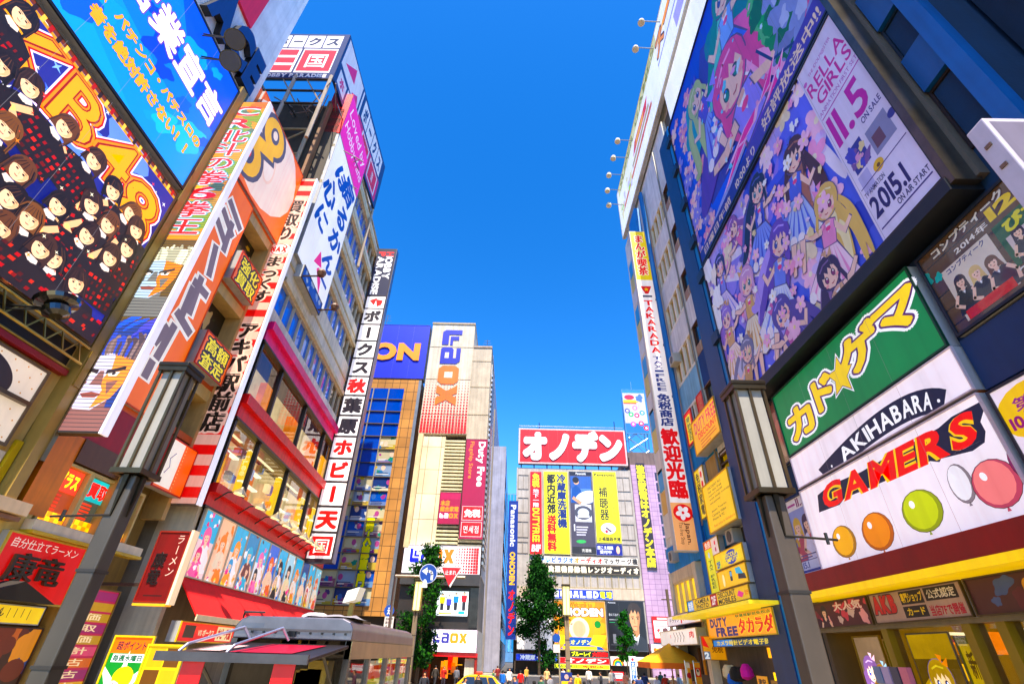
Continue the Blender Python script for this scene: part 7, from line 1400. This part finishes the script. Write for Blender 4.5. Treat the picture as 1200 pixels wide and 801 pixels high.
# ================================================================ trees
def tree(label, x, y, z0, H, Wd, n, cols, cone=.8, seed=1, low=.12, ls=.16):
    t = thing('street_tree', label, 'tree', (x, y, z0)); q = random.Random(seed); r0 = max(.08, H*.014)
    g = G(); pts = [Vector((x+q.uniform(-.05, .05)*k, y+q.uniform(-.05, .05)*k, z0+H*.97*k/6)) for k in range(7)]
    for k in range(6): g.tube(pts[k], pts[k+1], r0*(1-k/6.3), 'wall', '4a3a2a', 8, r0*(1-(k+1)/6.3))
    tips = []
    for k in range(34):
        h = q.uniform(low, .93); a = q.uniform(0, 6.28)
        prof = (1-((h-.4)/.6)**.85*cone) if h > .4 else .45+.55*(h/.4)
        L = Wd/2*max(.1, prof)*q.uniform(.65, 1.05); b = Vector((x, y, z0+H*h)); e = b+Vector((math.cos(a)*L, math.sin(a)*L, L*q.uniform(.2, .6)))
        g.tube(b, e, r0*.35, 'wall', '4a3a2a', 5, r0*.1); tips.append((b, e, L))
    g.build('trunk', t)
    g = G()
    for k in range(n):
        b, e, L = q.choice(tips); s = q.random()**.6; c = b+(e-b)*s+Vector((q.gauss(0, .11)*Wd*.42, q.gauss(0, .11)*Wd*.42, q.gauss(0, .05)*Wd))
        u = Vector((q.gauss(0, 1), q.gauss(0, 1), q.gauss(0, .6))).normalized(); v = u.orthogonal().normalized(); v.rotate(Matrix.Rotation(q.uniform(0, 6.28), 3, u)); w_ = u.cross(v); sz = ls*q.uniform(.6, 1.4)
        g.face([c-v*sz, c+w_*sz*.55, c+v*sz, c-w_*sz*.55], 'leaf', q.choice(cols))
    g.build('crown', t)
mat('leaf', .85, 0, .25, .5, spec=.15)
tree('tall conical dark green street tree before the grey banner covered store', 4.0, 84.8, GZ, 16.8, 9.0, 20000, ('163a14', '224c19', '102a12', '365f2c'), 1.05, 3, .05, .19)
tree('dark green street tree behind the blue arrow sign', -7.9, 49, GZ, 11.4, 4.9, 9000, ('143616', '1e4419', '0f2813', '38662a'), .7, 7, .14, .13)
tree('small sparse street tree in front of the black billboard', 16.9, 84.8, GZ, 8.6, 3.6, 2600, ('2a5c1c', '3a6c24', '1e4a1a'), .6, 9, .2, .17)
t = thing('utility_pole', 'weathered brown utility pole beside the white end of the grey building', 'pole', (15.6, 60, GZ)); a, b = FR(60).px(781, 690)
t.location = (a, 60, GZ); g = G(); g.tube((a, 60, GZ), (a, 60, b), .2, 'wall', '6a5a48', 8, .16); g.tube((a-.7, 60, b-1), (a+.7, 60, b-1), .06, 'wall', '5a4c40', 6); g.build('shaft', t)

# ================================================================ yellow taxi
T = thing('taxi', 'yellow taxi passing in front of the white store entrance', 'taxi', (-2.2, 37, GZ-.11))
fx = FR(36.2); cx, _ = fx.px(555, 790); zr = GZ-.11
def car(prof, y0, y1, m, c, name, par, taper=0.):
    g = G(); A = [(cx+u, y0+(taper if v > .95 else 0), zr+v) for u, v in prof]; B = [(cx+u, y1-(taper if v > .95 else 0), zr+v) for u, v in prof]; g.hull(A, B, m, c); return g.build(name, par, bevel=.05)
car([(-2.2, .35), (2.15, .35), (2.2, .7), (2.12, .98), (1.0, 1.0), (-1.0, 1.0), (-2.05, .86), (-2.22, .6)], 36.2, 37.9, 'gloss', 'e8b80a', 'body', T)
car([(-1.15, .99), (1.75, .99), (1.25, 1.46), (.9, 1.53), (-.2, 1.54), (-.5, 1.48)], 36.28, 37.82, 'gloss', 'e8b80a', 'roof', T, .16)
for a, b, c, d in ((-.85, .1, -.42, .06), (.18, .95, .14, .8), (1.02, 1.5, .88, 1.16)):
    g = G(); g.face([(cx+a, 36.25, zr+1.02), (cx+b, 36.25, zr+1.02), (cx+d, 36.4, zr+1.42), (cx+c, 36.4, zr+1.42)], 'gloss', '1c2228'); g.build('side_window', T)
g = G(); g.face([(cx-1.14, 36.4, zr+1.01), (cx-1.14, 37.7, zr+1.01), (cx-.56, 37.6, zr+1.46), (cx-.56, 36.5, zr+1.46)], 'gloss', '20262c'); g.build('windscreen', T)
g = G(); g.wbox(cx+.1, cx+.5, 36.85, 37.25, zr+1.54, zr+1.68, 'lit', 'd8482a'); g.build('roof_lamp', T, bevel=.03)
for x in (-1.4, 1.35):
    for y in (36.25, 37.75):
        g = G(); g.lathe((cx+x, y-.1, zr+.33), (0, 1, 0), [(.2, 0), (.31, .02), (.33, .05), (.33, .15), (.31, .2), (.2, .2)], 'cloth', '151515', 18); o = g.build('wheel', T); g = G(); g.lathe((cx+x, y-.115, zr+.33), (0, 1, 0), [(.2, 0), (.2, .23)], 'metal', 'a8a8a8', 14); g.build('rim', o)
for x, c in ((-2.16, 'f2ead0'), (2.1, 'b01a1a')):
    for y in (36.4, 37.5): g = G(); g.wbox(cx+x-.06, cx+x+.06, y, y+.25, zr+.68, zr+.82, 'lit', c); g.build('headlight' if x < 0 else 'tail_light', T)
g = G(); g.wbox(cx-.72, cx-.55, 36.1, 36.22, zr+.98, zr+1.1, 'gloss', 'e8b80a'); g.build('mirror', T)

# ================================================================ parasols and small street things on the right
U = thing('parasol', 'yellow square market parasol with an orange fringe by the kebab stall', 'parasol', (9.6, 33, GZ)); fu = FR(33); a, b = fu.px(797, 759); e0, e1 = fu.px(757, 775), fu.px(822, 771)
g = G(); hw = (e1[0]-e0[0])/2; ux = (e1[0]+e0[0])/2; C = [(ux-hw, 32, e0[1]), (ux+hw, 32, e0[1]), (ux+hw, 35.2, e0[1]), (ux-hw, 35.2, e0[1])]; tp = (ux, 33.6, b+.25)
for k in range(4): g.face([C[k], C[(k+1) % 4], tp], 'cloth', 'f0b43a')
g.build('canopy', U)
g = G()
for k in range(4): A_, B_ = C[k], C[(k+1) % 4]; dn = Vector((0, 0, -.28)); g.face([A_, B_, tuple(Vector(B_)+dn), tuple(Vector(A_)+dn)], 'cloth', 'e07a1a')
g.build('fringe', U); g = G(); g.tube((ux, 33.6, GZ), (ux, 33.6, b+.2), .04, 'metal', '8a6a4a', 8); g.build('pole', U)
def flag(nm, lab, px0, py0, px1, py1, y, art, bgc, rnd=1):
    ff = FR(y); c, d = ff.px(px0, py0); e, h = ff.px(px1, py1); t = thing('nobori_banner', lab, 'banner', ((c+e)/2, y, GZ))
    g = G(); g.tube((c-.03, y, GZ), (c-.03, y, d+.1), .025, 'metal', 'd8d8d8', 6); g.tube((c-.03, y, d+.03), (e, y, d+.03), .018, 'metal', 'd8d8d8', 5); g.build('pole', t)
    p = P(ff, c, e, max(h, GZ+.3), d, 0, 'cloth', rnd); p.rect(0, 0, 1, 1, bgc); art(p); p.g.build('cloth', t)
flag(0, 'white and blue upright cloth banner on the far pavement', 737, 769, 748, 803, 62, lambda p: (p.rect(.2, .1, .85, .82, '3a6ac8'), p.text('大売出し', .3, .12, .75, .8, 'e4ecf8', d='v', b=.05), p.ell(.5, .9, .06, 'd83a4a')), 'e8e4ec')
flag(0, 'slanted cream and yellow cloth banner by the yellow parasol', 803, 776, 812, 806, 30, lambda p: (p.rect(.3, 0, 1, .8, 'e8a82a'), p.ell(.6, .5, .12, 'b8281a')), 'f4e4c0')
flag(0, 'amber and red cloth banner next to the duty free shop goods', 813, 776, 824, 804, 29, lambda p: (p.rect(0, .4, 1, .8, 'd8502a'), p.ell(.5, .6, .15, 'f0d8b0', .6), p.ell(.5, .66, .06, '2a1a14', .8)), 'e8a02a')
t = thing('notice_board', 'blue and yellow notice board fixed low on the distant right lamp', 'sign', (4.5, 46.1, GZ)); fq = FR(46.15); c, d = fq.px(657, 787); e, h = fq.px(671, 806)
p = P(fq, c, e, h, d, .02); p.rect(0, 0, 1, 1, '1c2f7a'); p.rect(.05, .05, .95, .45, 'e8c81a'); p.ell(.5, .72, .16, 'd8b0a8'); p.g.build('face', t); g = G(); g.box(fq, c, e, h, d, -.04, .02, 'paint', '1a2a6a'); g.build('board', t)
t = thing('sign_stand', 'red framed white sign among the crowd in front of the grey store', 'sign', (12.5, 66, GZ)); fq = FR(66); c, d = fq.px(715, 786); e, h = fq.px(732, 800); g = G(); g.box(fq, c, e, GZ+.3, d, -.06, 0, 'paint', 'd81a14'); g.build('board', t); p = P(fq, c+.12, e-.12, GZ+.5, d-.12, 0); p.rect(0, 0, 1, 1, 'efe0dc'); p.rect(.1, .6, .9, .8, 'd8a0a0'); p.g.build('face', t)
# goods hung at the discount shop
for i, (y, x, z, c, lab) in enumerate(((25.6, 9.7, 1.0, '2a6ad0', 'blue bunched garment hanging in front of the discount shop'), (25.0, 9.65, 1.2, '1a1a18', 'black bunched garment hanging in front of the discount shop'), (24.2, 9.7, 1.35, 'c83aa0', 'magenta bunched garment hanging in front of the discount shop'), (26.2, 9.75, 1.25, 'd8d0b0', 'pale bunched garment hanging in front of the discount shop'), (22.6, 9.6, .9, 'c8902a', 'amber price board hanging before the discount shop'), (21.4, 9.6, .8, '7a5a2a', 'brown price board hanging before the discount shop'))):
    t = thing('garment' if i < 4 else 'price_board', lab, 'garment' if i < 4 else 'board', (x, y, z-.4)); q_ = random.Random(i); g = G()
    if i < 4:
        for k in range(5): g.lathe((x+q_.uniform(-.1, .1), y+q_.uniform(-.22, .22), z-.35+q_.uniform(0, .1)), (q_.uniform(-.2, .2), q_.uniform(-.2, .2), 1), [(.05, -.1), (.22, 0), (.2, .25), (.08, .42)], 'cloth', c, 10)
        g.build('cloth', t)
    else:
        g.wbox(x, x+.03, y-.45, y+.45, z-.4, z+.2, 'lit', c); g.build('board', t); p = P(RW(x), -y-.42, -y+.42, z-.37, z+.17, .0); p.text('激安', .1, .5, .9, .9, '3a1a0a', b=.04); p.rect(.1, .15, .9, .35, '5a2a0a'); p.g.build('lettering', t)

# ================================================================ people
def skinned(J, E):
    """one continuous body surface grown over a joint skeleton; J: name -> (x, y, z, radius x, radius y)"""
    ks = list(J); me = bpy.data.meshes.new('body_skeleton'); me.from_pydata([J[k][:3] for k in ks], [(ks.index(a), ks.index(b)) for a, b in E], [])
    o = bpy.data.objects.new('body_skeleton', me); COL.objects.link(o); m = o.modifiers.new('s', 'SKIN'); m.use_smooth_shade = True; o.modifiers.new('u', 'SUBSURF').levels = 1
    for i, k in enumerate(ks): d = me.skin_vertices[0].data[i]; d.radius = J[k][3:5]; d.use_root = (k == 'pelvis')
    ev = o.evaluated_get(bpy.context.evaluated_depsgraph_get()); q = ev.to_mesh(); V = [(v.co.copy(), v.normal.copy()) for v in q.vertices]; Fs = [tuple(p.vertices) for p in q.polygons]; ev.to_mesh_clear()
    bpy.data.objects.remove(o); bpy.data.meshes.remove(me); return V, Fs
def pose(k):
    s = (.16, -.1, .05, 0)[k]; l, r = (.12, -.18), (-.14, .1)
    if k == 3: s = 0
    J = {'pelvis': (0, 0, .93, .15, .11), 'waist': (0, 0, 1.08, .13, .1), 'chest': (0, 0, 1.28, .165, .115), 'neck0': (0, -.01, 1.44, .09, .08), 'neck': (0, -.015, 1.5, .05, .052), 'jaw': (0, -.035, 1.56, .062, .075), 'head': (0, -.025, 1.63, .078, .095), 'crown': (0, -.015, 1.7, .06, .072)}
    E = [('pelvis', 'waist'), ('waist', 'chest'), ('chest', 'neck0'), ('neck0', 'neck'), ('neck', 'jaw'), ('jaw', 'head'), ('head', 'crown')]
    for n, sx in (('l', -1), ('r', 1)):
        sw = s*sx; up = (k == 2 and sx > 0)
        J['hip'+n] = (.09*sx, 0, .86, .085, .09); J['knee'+n] = (.1*sx, -sw*.8-.02, .48, .055, .06); J['ank'+n] = (.1*sx, -sw*1.3+.03, .09, .038, .042); J['toe'+n] = (.11*sx, -sw*1.3-.14, .04, .035, .028)
        J['sho'+n] = (.185*sx, 0, 1.40, .062, .062); J['elb'+n] = (.24*sx, sw*.5+.02, 1.12, .042, .042); J['wri'+n] = ((.1*sx, -.2, 1.3, .03, .03) if up else (.25*sx, sw-.05, .88, .028, .03)); J['han'+n] = ((.06*sx, -.17, 1.4, .035, .03) if up else (.25*sx, sw-.08, .79, .03, .042))
        E += [('pelvis', 'hip'+n), ('hip'+n, 'knee'+n), ('knee'+n, 'ank'+n), ('ank'+n, 'toe'+n), ('neck0', 'sho'+n), ('sho'+n, 'elb'+n), ('elb'+n, 'wri'+n), ('wri'+n, 'han'+n)]
    return skinned(J, E)
POSES = [pose(k) for k in range(4)]
def person(label, x, y, rot, top_c, leg_c, hair_c, k=0, h=1.7, skin='c89474', long=False):
    t = thing('person', label, 'person', (x, y, GZ if abs(x+1.5) > 7.6 else GZ-.11), 'passers-by in the street'); V, Fs = POSES[k]; s = h/1.76; c, sn = math.cos(rot), math.sin(rot); z0 = t.location.z
    tr = lambda p: (x+(p.x*c-p.y*sn)*s, y+(p.x*sn+p.y*c)*s, z0+p.z*s)
    def part(name, sel, off, m, col):
        g = G(); g.v = [tr(v+n*off) for v, n in V]; idx = {}
        for f_ in Fs:
            ce = sum((V[i][0] for i in f_), Vector())/len(f_)
            if sel(ce): g.f.append(f_); g.m.append(m); g.c.append(col)
        used = sorted({i for f_ in g.f for i in f_}); mp = {o: n for n, o in enumerate(used)}; g.v = [g.v[i] for i in used]; g.f = [tuple(mp[i] for i in f_) for f_ in g.f]
        g.build(name, t, smooth=True)
    part('body', lambda p: True, 0, 'skin', skin)
    part('top', lambda p: .9 < p.z < 1.47 and not (abs(p.x) > .2 and p.z < .93), .016, 'cloth', top_c)
    part('trousers', lambda p: .1 < p.z < .98 and abs(p.x) < .2, .012, 'cloth', leg_c)
    part('shoes', lambda p: p.z < .11, .014, 'cloth', '1c1a1a')
    part('hair', lambda p: p.z > (1.5 if long else 1.56) and (p.y > .0 or p.z > 1.67) and abs(p.x) < .15, .024, 'cloth', hair_c)
    g = G()
    for sx in (-1, 1): p_ = Vector((.03*sx, -.118, 1.63)); g.lathe(tr(p_), (sn, -c, 0), [(.011*s, -.004), (.011*s, .006)], 'gloss', '1a1210', 8)
    g.build('eyes', t); 
    g = G(); a_ = Vector((0, -.125, 1.6)); g.hull([tr(a_+Vector(d)) for d in ((-.014, .02, -.02), (.014, .02, -.02), (.006, .02, .03), (-.006, .02, .03))], [tr(a_+Vector(d)) for d in ((-.01, -.014, -.02), (.01, -.014, -.02), (.004, .006, .03), (-.004, .006, .03))], 'skin', skin); g.build('nose', t)
    g = G(); a_ = Vector((0, -.112, 1.555)); g.hull([tr(a_+Vector(d)) for d in ((-.022, 0, -.005), (.022, 0, -.005), (.022, 0, .005), (-.022, 0, .005))], [tr(a_+Vector(d)) for d in ((-.016, -.008, -.003), (.016, -.008, -.003), (.016, -.008, .003), (-.016, -.008, .003))], 'skin', '9a4a40'); g.build('mouth', t)
PE = [  # sighted px of the head, distance, heading, clothes
 (561, 35.3, 0, '1a1c24', '2a2a30', '3a2a20', 0, 'man in a black jacket standing before the yellow taxi'),
 (589, 44, 2.6, '2a6ac0', '24283a', '1a1412', 1, 'person in a blue top left of the gap between the stores'),
 (597, 48, .4, 'e8e6e2', '3a3a44', '241a14', 0, 'person in a white top below the narrow navy sign'),
 (610, 46, 3.0, 'c81e24', '2a2a2e', '1a1412', 2, 'person in a red top below the conical tree, left side'),
 (626, 28, 3.1, '2a2a30', '20222c', '120e0c', 3, 'person with black hair and dark coat below the conical tree'),
 (641, 52, .2, 'd8b88a', '3a342e', '2a1c14', 1, 'person in a tan top behind the thin pale pole'),
 (653, 27, 0, '7a5a4a', '2a2420', '5a4434', 0, 'grey brown haired person in a brown top beside the distant right lamp'),
 (677, 40, .3, 'e0c020', '2a2c3a', '2a1a12', 2, 'person in a yellow top right of the blue and yellow notice board'),
 (690, 50, 2.9, 'e4e0da', '4a4a50', '1a1412', 1, 'person in a pale shirt walking away under the lime strip'),
 (698, 26, 3.1, '1c1c22', '1c1c22', '0e0b0a', 3, 'person seen from behind, black hair and black coat, front of the crowd'),
 (712, 27, .2, '4a4a58', '24242a', '140f0d', 0, 'person in a slate jacket facing us in front of the red framed sign'),
 (724, 31, 2.8, '8a2a24', '2a2420', '4a2c1e', 1, 'brown haired person in a dark red top under the red framed sign'),
 (733, 45, .1, 'e8a080', '30303a', '1e1612', 2, 'person in a salmon top beside the white and blue cloth banner'),
 (755, 42, 2.9, '2c3a5c', '24242c', '1a1412', 0, 'person in a navy top right of the white and blue cloth banner'),
 (769, 38, .3, 'f0e8e0', '5a5248', '2a1e18', 3, 'person in a white shirt under the left edge of the yellow parasol'),
 (779, 41, 3.0, 'c84a3a', '2c2a34', '1a1412', 1, 'person in a brick red top under the yellow parasol'),
 (788, 36, 0, 'd8c8b4', '3a3a3e', '1c1410', 2, 'person in a beige top under the right half of the parasol'),
 (805, 25.5, .1, '3a4a6a', '22222a', '1c1210', 0, 'dark haired person in a blue grey jacket in front of the curtain strips'),
 (825, 25.5, 3.0, '26241f', '20201e', '0f0c0b', 3, 'dark haired person in black seen from behind by the discount shop'),
 (578, 47, 1.4, '4a6a4a', '2a2a2e', '201612', 1, 'person in a green top at the right end of the taxi'),
 (520, 49.5, .2, 'a83024', '2a2430', '1a1412', 2, 'person in a rust red top inside the white store entrance'),
 (510, 50, 2.8, '3a3430', '26242a', '1a1412', 0, 'person in a dark brown coat at the left of the store entrance'),
 (535, 50.5, 3.0, '6a6a72', '26262c', '1a1412', 1, 'person in a mid grey top inside the store entrance'),
 (962, 13, .5, '2a221c', '22201e', '15100e', 3, 'dark haired person at the bottom edge by the lower right shop doors')]
TC = ('2a2c34', 'b8b4ae', '7a2a2a', '2a3a6a', 'c8a060', '3a5a4a', '8a8a90', 'd8d0c8', '5a3a4a', '1a1a1e')
TN = ('charcoal', 'light grey', 'maroon', 'dark blue', 'mustard', 'bottle green', 'steel grey', 'off white', 'plum', 'black')
CR = [(498, 33), (545, 30), (583, 56), (604, 31), (617, 58), (634, 33), (645, 38), (660, 56), (668, 33), (684, 30), (704, 42), (717, 48), (741, 30), (748, 36), (760, 29), (774, 48), (783, 29), (795, 44), (812, 31), (838, 22)]
WH = ('left of the store entrance', 'in front of the taxi bonnet', 'in the gap right of the taxi', 'just left of the narrow navy sign', 'far back under the narrow navy sign', 'under the left edge of the conical tree', 'under the right edge of the conical tree', 'far back behind the thin pale pole', 'left of the notice board', 'right of the notice board', 'under the red entrance strip', 'far back by the red framed sign', 'left of the white and blue cloth banner', 'just right of the white and blue cloth banner', 'below the orange heart sign', 'far back under the parasol fringe', 'under the parasol pole', 'far back by the curtain strips', 'between the curtain strips and the amber sign', 'in front of the discount shop goods')
for i, ((a, d), wh) in enumerate(zip(CR, WH)): PE.append((a, d, (i*1.7) % 6.28, TC[i % 10], ('24242c', '3a3a4a', '4a4034')[i % 3], ('120e0c', '1c1410', '3a261a')[i % 3], i % 4, 'passer-by in a '+TN[i % 10]+' top '+wh))
for i, (px_, d, rot, tc, lc, hc, k, lab) in enumerate(PE):
    u, _ = FR(d).px(px_, 790); person(lab, u if px_ < 900 else 9.2, d if px_ < 900 else 10.5, rot, tc, lc, hc, k, 1.62+.14*((i*.37) % 1), long=(i % 3 == 1))
